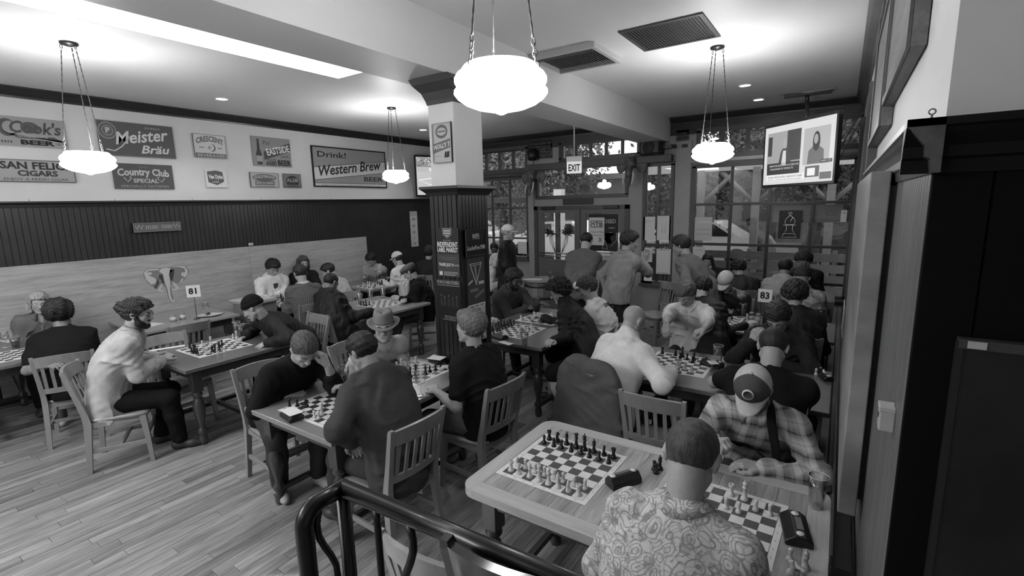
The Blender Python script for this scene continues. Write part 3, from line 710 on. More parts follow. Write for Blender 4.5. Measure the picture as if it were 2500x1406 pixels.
LEDGE = [(0, -.05), (.018, -.05), (.022, -.02), (.045, -.008), (.055, .0), (.055, .018), (0, .018)]
ZW = 2.262
# left wall: beadboard, ledge, crown
b = MB(); bead(b, (XL, YB), (XL, YW), .0, ZW-.04, (1, 0), .06, .012, .003)
b.box((XL, YB, 0), (XL+.003, YW, ZW-.02)); wl = bpy.data.objects['wall_left']; tag(b.build('bead_board', BEAD, wl), kind='stuff')
b = MB(); cap_prof(b, (XL+.012, YB), (XL+.012, YW), ZW, (1, 0), LEDGE); struct('trim_1', b, DARK)
b = MB(); cap_prof(b, (XL, YB), (XL, YW), ZC-.115, (1, 0), CROWN); struct('trim_2', b, DARK)
b = MB(); cap_prof(b, (XL, YW), (XR, YW), ZC-.115, (0, -1), CROWN); b.box((XL, YW-.02, ZC-.30), (XR, YW, ZC-.115)); struct('trim_3', b, DARK)
CR2 = [(o*1.2, u*1.6-.07) for o, u in CROWN]
b = MB(); cap_prof(b, (XR, 1.27), (XR, YW), ZC-.115, (-1, 0), CR2); struct('trim_4', b, mat('crown_brown', .05, .35, .5, noise=.4, nscale=6, stretch=(1, .5, 1)))
# right wall wainscot with its deep cap; a turned corner faces the stairs
CAPM = mat('cap_moulding', .075, .3, .5, noise=.4, nscale=8, stretch=(3, .4, 3), coat=.3)
WPAN = wood('wainscot_wood', .12, .42, .8, 'Z', dark=.5)
CAPP = [(0, -.085), (.012, -.085), (.016, -.06), (.024, -.055), (.026, -.035), (.045, -.012), (.050, -.004), (.056, .0), (.056, .014), (0, .014)]
XB = XR-.012
b = MB(); bead(b, (XR, 1.262), (XR, 3.9), .0, ZW-.08, (-1, 0), .042, .012, .004); b.box((XR-.003, 1.262, 0), (XR, 3.9, ZW-.03))
tag(b.build('bead_board', WPAN, bpy.data.objects['wall_right']), kind='stuff')
b = MB(); cap_prof(b, (XR-.006, 1.262-.056), (XR-.006, 3.9), ZW-.018, (-1, 0), CAPP); struct('trim_5', b, CAPM)
b = MB(); cap_prof(b, (XR-.062, 1.262), (XE, 1.262), ZW-.018, (0, -1), CAPP); struct('trim_6', b, mat('cap_black', .004, .5, .2))  # shade on the stair-facing cap put into its near-black colour
b = MB(); bead(b, (XR-.012, 1.268), (XE, 1.268), 0, ZW-.08, (0, -1), .09, .012, .0012); b.box((XR, 1.264, 0), (XE, 1.27, ZW-.03)); tag(b.build('bead_board', mat('stair_panel_shaded', .004, .7, .08), bpy.data.objects['wall_stair_front']), kind='stuff')  # stair-side wainscot, its shade painted in as near black
# far part of the right wall: plain tall boards and posts
b = MB(); 
for (y0, y1, t) in ((3.9, 4.02, .05), (4.02, 5.2, .015), (5.2, 5.30, .045), (5.3, 7.4, .015), (7.4, 7.52, .05), (7.52, 8.95, .015)): b.box((XR-t, y0, 0), (XR, y1-.003, 2.9 if t < .04 else 3.05))
struct('trim_7', b, wood('post_wood', .11, .5, .6, 'Z', dark=.35))
b = MB().box((XR-.06, 1.9, .03), (XR-.03, 8.9, .30)); b.box((XR-.05, 1.27, 0), (XR-.012, 8.95, .12)); struct('baseboard_right', b, DARK)
struct('baseboard_left', MB().box((XL, YB, 0), (XL+.03, YW, .16)), DARK)
# beam, column
BX0, BX1, BZ = -3.10, -2.62, 3.13
struct('beam', MB().box((BX0, YB, BZ), (BX1, YW, ZC+.01)), mat('beam_paint', .62, .5, .4, noise=.04, nscale=1))
CX0, CX1, CY0, CY1 = -2.895, -2.625, 3.10, 3.47
col = struct('column', MB().box((CX0, CY0, 0), (CX1, CY1, BZ), bev=.004), CREAM)
b = MB(); W0, W1, U0, U1 = CX0-.012, CX1+.012, CY0-.012, CY1+.012
for (p0, p1, n) in (((W0, U0), (W1, U0), (0, -1)), ((W1, U0), (W1, U1), (1, 0)), ((W1, U1), (W0, U1), (0, 1)), ((W0, U1), (W0, U0), (-1, 0))): 
    L = math.hypot(p1[0]-p0[0], p1[1]-p0[1]); k = round(L/.046)
    for i in range(k):
        q = MB(); a0 = (p0[0]+(p1[0]-p0[0])*i/k, p0[1]+(p1[1]-p0[1])*i/k); a1 = (p0[0]+(p1[0]-p0[0])*(i+1)/k, p0[1]+(p1[1]-p0[1])*(i+1)/k)
        bead(q, a0, a1, 0, ZW-.05, n, .2, .014, .005); q.build('bead_board', wood('column_board', .017, .38, .7, 'Z', rand=.25) if n == (0, -1) or n == (-1, 0) else wood('column_board', .017, .38, .7, 'Z', rand=.25), col)
M = mat('column_cap', .018, .35, .5); b = MB()
for (r0, z0, r1, z1) in ((.02, -.06, .03, -.035), (.03, -.035, .062, -.005), (.066, -.005, .066, .016)):
    vs = [(W0-r0, U0-r0, ZW+z0), (W1+r0, U0-r0, ZW+z0), (W1+r0, U1+r0, ZW+z0), (W0-r0, U1+r0, ZW+z0), (W0-r1, U0-r1, ZW+z1), (W1+r1, U0-r1, ZW+z1), (W1+r1, U1+r1, ZW+z1), (W0-r1, U1+r1, ZW+z1)]
    b.add(vs, [[3, 2, 1, 0], [4, 5, 6, 7], [0, 1, 5, 4], [1, 2, 6, 5], [2, 3, 7, 6], [3, 0, 4, 7]])
b.build('ledge', M, col)
b = MB(); z = [2.93, 2.96, 3.02, 3.08, 3.125]; rr = [.004, .012, .035, .085, .105]
for i in range(4):
    r0, r1 = rr[i], rr[i+1]; vs = [(CX0-r0, CY0-r0, z[i]), (CX1+r0, CY0-r0, z[i]), (CX1+r0, CY1+r0, z[i]), (CX0-r0, CY1+r0, z[i]), (CX0-r1, CY0-r1, z[i+1]), (CX1+r1*.4, CY0-r1, z[i+1]), (CX1+r1*.4, CY1+r1, z[i+1]), (CX0-r1, CY1+r1, z[i+1])]
    b.add(vs, [[3, 2, 1, 0], [4, 5, 6, 7], [0, 1, 5, 4], [1, 2, 6, 5], [2, 3, 7, 6], [3, 0, 4, 7]])
b.build('capital', mat('capital_dark', .05, .4), col)
b = MB(); b.box((W0-.03, U0-.03, 0), (W1+.03, U1+.03, .14), bev=.006); b.build('plinth', M, col)
# ---------------------------------------------------------------- window wall
def wx(px, py): return aty(px, py, YW)[0]
def wz(px, py): return aty(px, py, YW)[2]
def rect(x0, y0, x1, y1): a = aty(x0, y0, YW); c = aty(x1, y1, YW); return [a[0], c[0], c[2], a[2]]   # X0 X1 Z0 Z1
zT0, zT1 = wz(1212, 417), wz(1212, 366)          # transom band
holes = []
# window 1 (left of the door)
xs1 = [wx(1170, 470), wx(1205, 470), wx(1249, 470), wx(1291, 470)]
g1 = [wx(1291, 600)-1.42, wx(1291, 600), .95, wz(1250, 436)]; t1 = [wx(1184, 390)-.33, wx(1287, 390), wz(1250, 416), wz(1250, 363)]
dz = wz(1420, 509); D0, D1 = wx(1312, 560), wx(1528, 560)
tg = rect(1310.5, 416, 1529.6, 474); ut = [wx(1369, 365), wx(1560, 365), wz(1450, 384), wz(1450, 342)]
sw = [wx(1573, 500), wx(1641, 500), wz(1600, 690), wz(1600, 402)]
g2 = [wx(1692, 500), wx(2083, 494), wz(1784, 498)-1.47, wz(1784, 402)]
t2 = [wx(1705, 350), wx(2107, 330), wz(1790, 376), wz(1790, 312)]
holes = [g1, t1, [D0, D1, 0, dz], tg, ut, sw, g2, t2]
def wall_holes(name, x0, x1, z0, z1, holes, ya, yb, m):
    xs = sorted(set([x0, x1]+[h[0] for h in holes]+[h[1] for h in holes])); zs = sorted(set([z0, z1]+[h[2] for h in holes]+[h[3] for h in holes])); b = MB()
    xs = [x for x in xs if x0 <= x <= x1]; zs = [z for z in zs if z0 <= z <= z1]
    for i in range(len(xs)-1):
        j = 0
        while j < len(zs)-1:
            def full(j): cx, cz = (xs[i]+xs[i+1])/2, (zs[j]+zs[j+1])/2; return not any(h[0] < cx < h[1] and h[2] < cz < h[3] for h in holes)
            if not full(j): j += 1; continue
            k = j
            while k < len(zs)-1 and full(k): k += 1
            b.box((xs[i], ya, zs[j]), (xs[i+1], yb, zs[k])); j = k
    return struct(name, b, m)
ww = wall_holes('wall_front', XL-.2, XR+.5, 0, ZC, holes, YW, YW+.18, GREY)
def window(n, r, cols, rows, fr=.045, mw=.035, m=GREYD, ml=None, colx=None, rowz=None, par=None, paper=None):
    X0, X1, Z0, Z1 = r; b = MB(); y0, y1 = YW-.03, YW+.07
    b.box((X0-.03, y0, Z0-.05), (X1+.03, y1+.05, Z0+fr*.6)); b.box((X0-.03, y0, Z1-fr*.6), (X1+.03, y1, Z1+.04)); b.box((X0-.03, y0, Z0), (X0+fr*.7, y1, Z1)); b.box((X1-fr*.7, y0, Z0), (X1+.03, y1, Z1))
    wo = struct('window_%d' % n, b, m)
    cx = colx or [X0+(X1-X0)*i/cols for i in range(cols+1)]; rz = rowz or [Z0+(Z1-Z0)*i/rows for i in range(rows+1)]
    for c in cx[1:-1]: q = MB().box((c-mw/2, YW-.005, Z0+.02), (c+mw/2, YW+.05, Z1-.02), bev=.003); q.cur = 0; q.build('muntin', ml or m, wo)
    for z in rz[1:-1]: MB().box((X0+.02, YW-.012, z-mw/2), (X1-.02, YW+.045, z+mw/2), bev=.003).build('muntin', ml or m, wo)
    for i in range(len(cx)-1):
        for j in range(len(rz)-1): MB().box((cx[i]+mw/2-.004, YW+.018, rz[j]+mw/2-.004), (cx[i+1]-mw/2+.004, YW+.022, rz[j+1]-mw/2+.004)).build('pane', PANE, wo)
    return wo
W1o = window(1, g1, 3, 3, colx=[g1[0], xs1[0]+.02 if False else g1[0]+.47, g1[0]+.95, g1[1]], rowz=[.95, wz(1250, 581), wz(1250, 508), g1[3]])
window(2, t1, 4, 1, fr=.05, mw=.06)
window(3, tg, 1, 1, fr=.03)
window(4, ut, 5, 1, fr=.04, mw=.05, m=DARK)
W5o = window(5, sw, 2, 3, mw=.05, rowz=[sw[2], wz(1600, 598), wz(1600, 502), sw[3]], ml=DARK)
cx2 = [g2[0], wx(1784, 498), wx(1878, 497), wx(1985, 496), g2[1]]; W6o = window(6, g2, 4, 4, colx=cx2, rowz=[g2[2], wz(1778, 680), wz(1778, 597), wz(1784, 498), g2[3]], mw=.045, ml=DARK)
window(7, t2, 6, 1, fr=.05, mw=.06)
# heavy header shelf over doors and windows, sills
b = MB().box((wx(1291, 400), YW-.16, ut[2]-.19), (wx(1645, 390), YW, ut[2]-.06), bev=.01); struct('trim_8', b, GREYD)
b = MB(); b.tube([(XL, YW-.05, g1[3]+.07), (wx(1291, 430), YW-.05, g1[3]+.07)], .045, 12); b.box((XL, YW-.04, t1[2]-.06), (wx(1291, 430), YW, g1[3]+.02)); struct('trim_9', b, GREYD)
b = MB().box((g2[0]-.05, YW-.10, g2[2]-.06), (XR, YW, g2[2]-.02), bev=.006); b.box((g1[0], YW-.08, .89), (g1[1]+.03, YW, .93)); b.box((sw[0]-.04, YW-.12, sw[2]-.06), (sw[1]+.04, YW, sw[2]-.02)); struct('trim_10', b, GREYD)
b = MB().box((g2[0]-.06, YW-.05, g2[3]+.06), (XR, YW, t2[2]-.05), bev=.01); struct('trim_11', b, GREY)
b = MB()
for (x0, x1) in ((g1[1]+.02, g1[1]+.16), (sw[1]+.04, g2[0]-.05)): b.box((x0, YW-.035, 0), (x1, YW, g2[3]+.45), bev=.006)
struct('trim_12', b, GREY)
# brick patches either side of the transoms
BR = mat('brick', .06, .8, .2, noise=.4, nscale=9)
for (x0, x1, z0, z1) in ((wx(1298, 370), wx(1349, 370), wz(1320, 388), wz(1320, 346)), (wx(1652, 340), wx(1682, 340), wz(1665, 372), wz(1665, 318))):
    bo = struct('brick_panel', MB().box((x0, YW-.02, z0), (x1, YW, z1)), mat('mortar', .16, .9)); bo['kind'] = 'structure'
    z = z0+.008; r = 0; bw = .19
    while z+.055 < z1+.01:
        x = x0+.008-(bw/2 if r % 2 else 0)
        while x < x1:
            a, c = max(x, x0+.006), min(x+bw-.012, x1-.006)
            if c-a > .03: MB().box((a, YW-.032-rnd.random()*.006, z), (c, YW-.015, z+.055)).build('brick', BR, bo)
            x += bw
        z += .067; r += 1
# double door
DM = mat('door_paint', .12, .4, .4, noise=.1, nscale=3); xm = wx(1417, 560)
fo = struct('trim_13', MB().box((D0-.07, YW-.03, 0), (D0+.02, YW+.1, dz+.06)).box((D1-.02, YW-.03, 0), (D1+.07, YW+.1, dz+.06)).box((D0-.07, YW-.03, dz-.02), (D1+.07, YW+.1, dz+.06)), GREYD)
DOORS = []
for i, (x0, x1, gx0, gx1, gz0, gz1) in enumerate(((D0+.02, xm-.01, wx(1328, 575), wx(1403, 575), wz(1365, 634), wz(1365, 520)), (xm+.01, D1-.02, wx(1431, 575), wx(1514, 575), wz(1475, 634), wz(1475, 520)))):
    b = MB(); h = [gx0, gx1, gz0, gz1]; y0, y1 = YW-.01, YW+.04
    b.box((x0, y0, .01), (x1, y1, gz0)); b.box((x0, y0, gz1), (x1, y1, dz-.02)); b.box((x0, y0, gz0), (gx0, y1, gz1)); b.box((gx1, y0, gz0), (x1, y1, gz1))
    d = struct('door_%d' % (i+1), b, DM); DOORS.append(d)
    MB().box((gx0, YW+.01, gz0), (gx1, YW+.016, gz1)).build('pane', PANE, d)
    for (a, c, e, f_) in ((gx0+.02, gx1-.02, .22, gz0-.34), (gx0+.02, gx1-.02, gz0-.28, gz0-.08)): MB().box((a, y0-.012, e), (c, y0, f_), bev=.005).build('panel', DM, d)
    for zz in (gz0+.14, gz0+.08): MB().tube([(x0+.06, y0-.06, zz), (x1-.06, y0-.06, zz)], .012, 8).build('push_bar', mat('brass_dull', .25, .3, metal=.8), d)
    MB().box(((x0+.12) if i == 0 else x1-.42, YW-.07, dz-.01), ((x0+.42) if i == 0 else x1-.12, YW-.02, dz+.05), bev=.008).build('door_closer', mat('closer_black', .02, .4), d)
# ironwork trees in the left door pane
b = MB(); cxp = (wx(1345, 590), wx(1386, 590))
for cxx in cxp:
    zt = wz(1345, 555); zb = wz(1365, 630)
    for k in range(34):
        a = rnd.uniform(-2.6, 2.6); r = rnd.uniform(.05, .16); p = [Vector((cxx+math.sin(a)*r*t, YW-.022, zt-.10+math.cos(a)*r*.95*t+.02*math.sin(6*t+k))) for t in (0, .35, .7, 1)]
        b.tube(p, [.011, .010, .009, .004], 5)
    sgn = 1 if cxx < -5 or cxx == cxp[0] else -1
    for k in range(3): b.tube([(cxx+(k-1)*.02, YW-.022, zt-.12), (cxx+(k-1)*.035+.03*sgn, YW-.022, zt-.30), (cxx+.16*sgn-.01*k, YW-.022, zb+.02)], [.008, .005, .004], 5)
b.build('ironwork', mat('iron_black', .008, .5), DOORS[0])
# ---------------------------------------------------------------- lamps and lights
BOWL = mat('lamp_glass_lit', .8, .4, emit=6.5); BRONZE = mat('bronze_dark', .035, .4, .5, metal=.6); CHAINM = mat('chain_metal', .10, .35, metal=.8)
prof = [(.150, 0), (.156, -.008), (.162, -.024), (.180, -.040), (.190, -.062), (.189, -.082), (.180, -.102), (.182, -.110), (.192, -.124), (.193, -.138), (.180, -.160), (.150, -.188), (.108, -.210), (.060, -.224), (.034, -.230), (.022, -.238), (.008, -.246), (0, -.247)]
prof = [(r, z*.76) for r, z in prof]
prof2 = [(r*.97, z+.004) for r, z in prof[:-1]][::-1]
def pendant(x, y, label, power=20, zb=2.642, r=1.0, ang=.5):
    t = empty('pendant_lamp', (x, y, zb-.188), 0, label, 'lamp', 'bowl pendant lamps'); z0 = .188
    b = MB(); b.lathe([(a*r, z+z0) for a, z in prof]+[(0, z0-.178)]+[(a*r, z+z0) for a, z in prof2[1:]]+[(.150*r, z0)], 40); b.build('bowl', BOWL, t)
    zc = ZC-zb+z0; b = MB(); b.lathe([(0, -.030), (.022, -.030), (.030, -.022), (.060, -.018), (.064, -.008), (.064, 0), (0, 0)], 24, c=(0, 0, zc)); b.build('canopy', BRONZE, t)
    for k in range(3):
        a = ang+2*PI*k/3; p0 = Vector((.052*math.cos(a), .052*math.sin(a), zc-.025)); p1 = Vector((.152*r*math.cos(a), .152*r*math.sin(a), z0-.005)); b = MB(); n = 40; d = (p1-p0)
        tw = [p0+d*(.05+.83*i/n) for i in range(n+1)]; b.tube(tw, [.0042+.0014*math.sin(i*2.4) for i in range(n+1)], 6)
        for q in [.02, .90, .925, .95, .975]:
            c = p0+d*q; pts = [c+Vector((.008*math.cos(w_)*math.cos(a+(PI/2 if int(q*1000) % 2 else 0)), .008*math.cos(w_)*math.sin(a+(PI/2 if int(q*1000) % 2 else 0)), .016*math.sin(w_))) for w_ in [2*PI*i/10 for i in range(10)]]; b.tube(pts, .0028, 5, closed=True)
        pts = [p1+Vector((.012*math.cos(w_)*math.cos(a), .012*math.cos(w_)*math.sin(a), .014*math.sin(w_)-.005)) for w_ in [2*PI*i/10 for i in range(10)]]; b.tube(pts, .003, 5, closed=True); b.build('chain', CHAINM, t)
    point('lamp_bulb', (x, y, zb+.03), power, .05)
    return t
LP = 13
pendant(-1.205, 1.73, 'large glowing glass bowl pendant on chains, nearest the camera at top centre', LP, zb=2.672, ang=.28)
pendant(-5.45, 1.555, 'glass bowl pendant on chains hanging in front of the vintage signs on the left', LP)
pendant(-5.515, 5.147, 'small glass bowl pendant beside the framed Western Brew sign', LP)
pendant(-1.095, 5.148, 'glass bowl pendant on chains before the right front windows, left of the television', LP)
pendant(-5.45, -2.0, 'glass bowl pendant on chains behind the camera, by the sign wall', LP); pendant(-1.1, -1.9, 'glass bowl pendant on chains directly behind the camera', LP)
# fluorescent light strip and recessed downlights
t = empty('ceiling_light_strip', (-4.38, 0, ZC-.03), 0, 'long white recessed fluorescent light strip left of the ceiling beam', 'light')
MB().box((-.24, -2.5, -.005), (.32, 3.58, .03)).build('frame', mat('strip_frame', .3, .4), t); MB().box((-.22, -2.48, -.010), (.30, 3.56, -.005)).build('diffuser', mat('strip_diffuser', .8, .5, emit=2.2), t)
DLM = mat('downlight_lit', .8, .4, emit=6)
for (px, py, lab) in ((541, 240, 'recessed downlight above the Crescent sign on the left ceiling'), (1033, 316, 'recessed downlight just left of the column top'), (1819, 207, 'nearer of two recessed downlights left of the television mount'), (1852, 242, 'farther of two recessed downlights left of the television mount')):
    p = atz(px, py, ZC); t = empty('downlight', (p[0], p[1], ZC-.012), 0, lab, 'light', 'recessed ceiling downlights')
    MB().lathe([(.085, .012), (.085, 0), (.068, -.002), (.066, .010)], 24).build('trim_ring', mat('white_metal', .6, .4), t); MB().lathe([(.067, .004), (0, .004)], 24).build('lens', DLM, t)
    point('downlight_beam', (p[0], p[1], ZC-.03), 12, .05, spot=2.2)
area('fill_light_behind', (-4.2, -2.4, 3.3), 3, 130, (0, 0, 0))  # broad soft fill added for the unseen lamps behind the camera
point('downlight_beam', (-2.22, .82, ZC-.05), 420, .02, spot=.36).data.spot_blend = .15
# ---------------------------------------------------------------- chair
CHW = wood('chair_wood', .20, .35, .45, 'Z', spec=.5, coat=.35, dark=.3); CHS = wood('chair_seat_wood', .21, .35, .5, 'Y', spec=.5, coat=.35, dark=.3)
def build_chair(label=None, W=CHW, S=CHS, sh=.45, bh=.89, name='dining_chair'):
    t = empty(name, (0, 0, 0), 0, label, 'chair', 'slat back wooden chairs')
    # saddle seat
    vs = []; n = 14; m_ = 12; out = []
    for j in range(m_+1):
        for i in range(n+1):
            u = i/n*2-1; v = j/m_*2-1; e = (1-abs(u)**5*.10)*(1-.05*v*0); f_ = (1-.14*(1-v)*.5); ce = 1-.10*abs(v)**6
            x = u*.225*f_*ce; y = .015+v*.215*(1-.08*abs(u)**6)
            z = sh-.014*(math.exp(-((abs(u)-.42)/.28)**2)*math.exp(-((v+.15)/.6)**2))+.004*math.exp(-(u/.15)**2)*(v > 0)*v-.006*max(0, v-.7)/.3
            vs.append((x, y, z))
    fs = [[j*(n+1)+i, j*(n+1)+i+1, (j+1)*(n+1)+i+1, (j+1)*(n+1)+i] for j in range(m_) for i in range(n)]; N = len(vs)
    low = [(v[0]*.96, .015+(v[1]-.015)*.96, sh-.034) for v in vs]; vs += low; fs += [[N+q for q in f[::-1]] for f in fs]
    bd = [i for i in range(n+1)]+[j*(n+1)+n for j in range(1, m_+1)]+[m_*(n+1)+i for i in range(n-1, -1, -1)]+[j*(n+1) for j in range(m_-1, 0, -1)]
    fs += [[bd[k], N+bd[k], N+bd[(k+1) % len(bd)], bd[(k+1) % len(bd)]] for k in range(len(bd))]
    o = link('seat', mesh('seat', vs, fs, S), t); o.data.polygons.foreach_set('use_smooth', [True]*len(o.data.polygons)); 
    yb = lambda z: -.185-.10*max(0, (z-sh)/(bh-sh))-.02*max(0, (sh-z)/sh)*1.8   # rear post line
    def post(s):
        b = MB(); vs = []; zs = [0, .2, sh-.03, sh+.05, sh+.2, bh-.02, bh]; w_ = [.016, .019, .021, .019, .017, .015, .013]; d_ = [.016, .02, .026, .022, .018, .015, .012]; xx = [.205, .195, .185, .186, .192, .205, .206]
        for z, w2, d2, x in zip(zs, w_, d_, xx): y = yb(z); vs += [(s*x-w2, y-d2, z), (s*x+w2, y-d2, z), (s*x+w2, y+d2, z), (s*x-w2, y+d2, z)]
        fs = [[3, 2, 1, 0]]+[[4*k+a, 4*k+(a+1) % 4, 4*k+4+(a+1) % 4, 4*k+4+a] for k in range(6) for a in range(4)]+[[24, 25, 26, 27]]; b.add(vs, fs); return b
    for s in (-1, 1):
        post(s).build('back_post', W, t)
        b = MB(); vs = []; 
        for z, w2, x, y in ((0, .016, .205, .205), (.2, .018, .197, .195), (sh-.03, .023, .185, .180)): vs += [(s*x-w2, y-w2, z), (s*x+w2, y-w2, z), (s*x+w2, y+w2, z), (s*x-w2, y+w2, z)]
        b.add(vs, [[3, 2, 1, 0]]+[[4*k+a, 4*k+(a+1) % 4, 4*k+4+(a+1) % 4, 4*k+4+a] for k in range(2) for a in range(4)]+[[8, 9, 10, 11]]); b.build('leg', W, t)
        MB().box((s*.195-.010, -.19, .165), (s*.195+.010, .19, .20), bev=.003).build('stretcher', W, t)
    MB().box((-.19, -.012, .17), (.19, .012, .20), bev=.003).build('stretcher', W, t); MB().box((-.19, .185, .235), (.19, .205, .268), bev=.003).build('stretcher', W, t)
    b = MB()
    for s in (-1, 1): b.box((s*.183-.012, -.18, sh-.07), (s*.183+.012, .18, sh-.03))
    b.box((-.18, .165, sh-.07), (.18, .19, sh-.03)); b.box((-.18, -.19, sh-.07), (.18, -.165, sh-.03)); b.build('seat_frame', W, t)
    def rail(z0, z1, bow, th, nm, arch=0):
        b = MB(); vs = []; n = 10
        for i in range(n+1):
            u = i/n*2-1; x = u*.205; y0 = -bow*(1-u*u)
            a = arch*(1-u*u)
            for z, dd in ((z0, 0), (z1+a, 0)): y = yb((z0+z1)/2 if False else min(z, bh))+y0; vs += [(x, y-th/2, z), (x, y+th/2, z)]
        fs = []
        for i in range(n):
            q = 4*i; r = q+4; fs += [[q, r, r+2, q+2], [q+1, q+3, r+3, r+1], [q+2, r+2, r+3, q+3], [q, q+1, r+1, r]]
        fs += [[0, 2, 3, 1], [4*n, 4*n+1, 4*n+3, 4*n+2]]; b.add(vs, fs); o = b.build(nm, W, t); o.data.polygons.foreach_set('use_smooth', [True]*len(o.data.polygons)); o.data.set_sharp_from_angle(angle=.7); return o
    rail(bh-.105, bh-.012, .035, .022, 'crest_rail', .012); rail(sh+.075, sh+.125, .030, .020, 'lower_rail')
    for k in range(6):
        u = -.72+1.44*k/5; x = u*.205; y0 = -.034*(1-u*u); z0, z1 = sh+.115, bh-.095
        b = MB(); w2 = .0125; vs = []
        for z in (z0, z1): y = yb(z)+y0; vs += [(x-w2, y-.005, z), (x+w2, y-.005, z), (x+w2, y+.005, z), (x-w2, y+.005, z)]
        b.add(vs, [[3, 2, 1, 0], [0, 1, 5, 4], [1, 2, 6, 5], [2, 3, 7, 6], [3, 0, 4, 7], [4, 5, 6, 7]]); b.build('slat', W, t)
    return t
CH0 = build_chair(); CH_used = [0]
def chair(x, y, face, label, group='slat back wooden chairs'):
    """face: the way a sitter looks, degrees (0 = +X)"""
    rz = math.radians(face-90)
    if not CH_used[0]: CH_used[0] = 1; CH0.location = (x, y, 0); CH0.rotation_euler = (0, 0, rz); CH0['label'] = label; CH0['group'] = group; return CH0
    return copy_tree(CH0, (x, y, 0), rz, label, group)
# ---------------------------------------------------------------- tables
TW = wood('table_wood', .12, .28, .5, 'X', spec=.5, coat=.4, dark=.3); TWL = wood('table_plank', .27, .33, 1.3, 'Y', spec=.45, rand=.14, coat=.25, dark=.38); TWR = wood('table_rim', .37, .33, .7, 'X', spec=.45, coat=.25, dark=.3); TWRY = wood('table_rim_side', .37, .33, .7, 'Y', spec=.45, coat=.25, dark=.3)
LEG = wood('table_leg_wood', .035, .3, .5, 'Z', spec=.5, coat=.4)
TZ = .76
def turned(sc=1.0):
    return [(.030, 0), (.036, .02), (.036, .07), (.026, .085), (.032, .10), (.044, .13), (.030, .15), (.022, .18), (.030, .22), (.046, .30), (.052, .36), (.046, .40), (.030, .44), (.024, .455), (.040, .47), (.045, .485), (.036, .50), (.036, .52)]
def table(X0, X1, Y0, Y1, label, planks=False, name='table', legs=True, top=None, wall=False):
    cx, cy = (X0+X1)/2, (Y0+Y1)/2; t = empty(name, (cx, cy, 0), 0, label, 'table', 'wooden pub tables'); hx, hy = (X1-X0)/2, (Y1-Y0)/2
    if planks:
        rim = .085; z0, z1 = TZ-.042, TZ
        def rr(a, c, m, nm): return MB().box(a, c, bev=.006).build(nm, m, t)
        # rounded outer frame
        r = .080; out = []
        for (sx, sy, a0) in ((1, 1, 0), (-1, 1, 90), (-1, -1, 180), (1, -1, 270)):
            for k in range(6): a = math.radians(a0+k*18); out.append((sx*(hx-r)+r*math.cos(a), sy*(hy-r)+r*math.sin(a)))
        inn = [(hx-rim, hy-rim), (-hx+rim, hy-rim), (-hx+rim, -hy+rim), (hx-rim, -hy+rim)]
        for s in (1, -1):
            b = MB(); e = [(hx-rim-.001, s*(hy-rim+.001)), (-hx+rim, s*(hy-rim+.001))]; 
            poly = [p for p in out if p[1]*s > hy-rim-.0] if False else None
            b.prism([(-hx+rim-.001, s*(hy-rim+.001)), (hx-rim+.001, s*(hy-rim+.001)), (hx-rim+.001, s*hy), (-hx+rim-.001, s*hy)], .042); o = b.build('rim', TWR, t, loc=(0, 0, z0)); 
        for s in (1, -1):
            cor = []
            for sy, seq in ((1, range(6)), (-1, range(5, -1, -1))):
                for k in seq: a = math.radians(k*18); cor.append((s*(hx-r+r*math.cos(a)), sy*(hy-r+r*math.sin(a))))
            top_ = [c for c in cor if c[1] > 0][::-1]; bot = [c for c in cor if c[1] < 0][::-1]
            poly = [(s*(hx-rim-.0), hy)]+top_+bot+[(s*(hx-rim), -hy)]
            MB().prism(poly, .042).build('rim', TWRY, t, loc=(0, 0, z0))
        n = 11; wd = (2*hx-2*rim)/n
        for k in range(n): MB().box((-hx+rim+k*wd+.0008, -hy+rim+.001, z0+.004), (-hx+rim+(k+1)*wd-.0008, hy-rim-.001, z1-.0012)).build('plank', TWL, t)
    else:
        MB().box((-hx, -hy, TZ-.035), (hx, hy, TZ), bev=.006).build('tabletop', top or TW, t)
    MB().box((-hx+.09, -hy+.09, TZ-.13), (hx-.09, hy-.09, TZ-.036)).build('apron', LEG, t)
    for sx in (-1, 1):
        for sy in (-1, 1):
            x, y = sx*(hx-.12), sy*(hy-.12); b = MB(); b.lathe(turned(), 18, c=(x, y, 0)); b.box((x-.042, y-.042, .51), (x+.042, y+.042, TZ-.05), bev=.004); b.build('leg', LEG, t)
    for sx in (-1, 1): MB().box((sx*(hx-.12)-.018, -hy+.14, .09), (sx*(hx-.12)+.018, hy-.14, .13), bev=.004).build('stretcher', LEG, t)
    MB().box((-hx+.14, -.02, .09), (hx-.14, .02, .13), bev=.004).build('stretcher', LEG, t)
    return t
table(-1.47, .055, 1.655, 2.535, 'large light oak plank table in the foreground with two chessboards', planks=True)
table(-1.40, .03, 3.52, 4.42, 'dark wood table where the bald man and the man in the light shirt play')
table(-1.45, .03, 5.36, 6.20, 'dark wood table with salt shakers and a beer, in front of the number 83 sign')
table(-1.08, .0, 7.52, 8.32, 'dark wood table below the right front windows by the right wall')
table(-2.25, -1.30, 7.50, 8.38, 'small dark table below the window in front of the long-haired woman', name='table')
table(-3.30, -2.28, 3.84, 5.42, 'long dark table with two chessboards just right of the column')
table(-3.38, -2.40, 1.60, 3.03, 'long medium-brown table with two chessboards left of the column', top=wood('table_wood_mid', .19, .28, .5, 'Y', coat=.4, dark=.3))
table(-5.54, -4.63, 1.74, 2.86, 'dark table with turned legs where the man with tied-back hair plays')
table(-7.68, -6.58, 2.12, 3.22, 'table against the plywood panel holding the 81 sign and condiment jars', top=wood('table_wood_pale', .25, .3, .5, 'Y', coat=.4, dark=.3))
table(-7.66, -6.31, .30, 1.33, 'dark table at the far left edge in front of the seated woman')
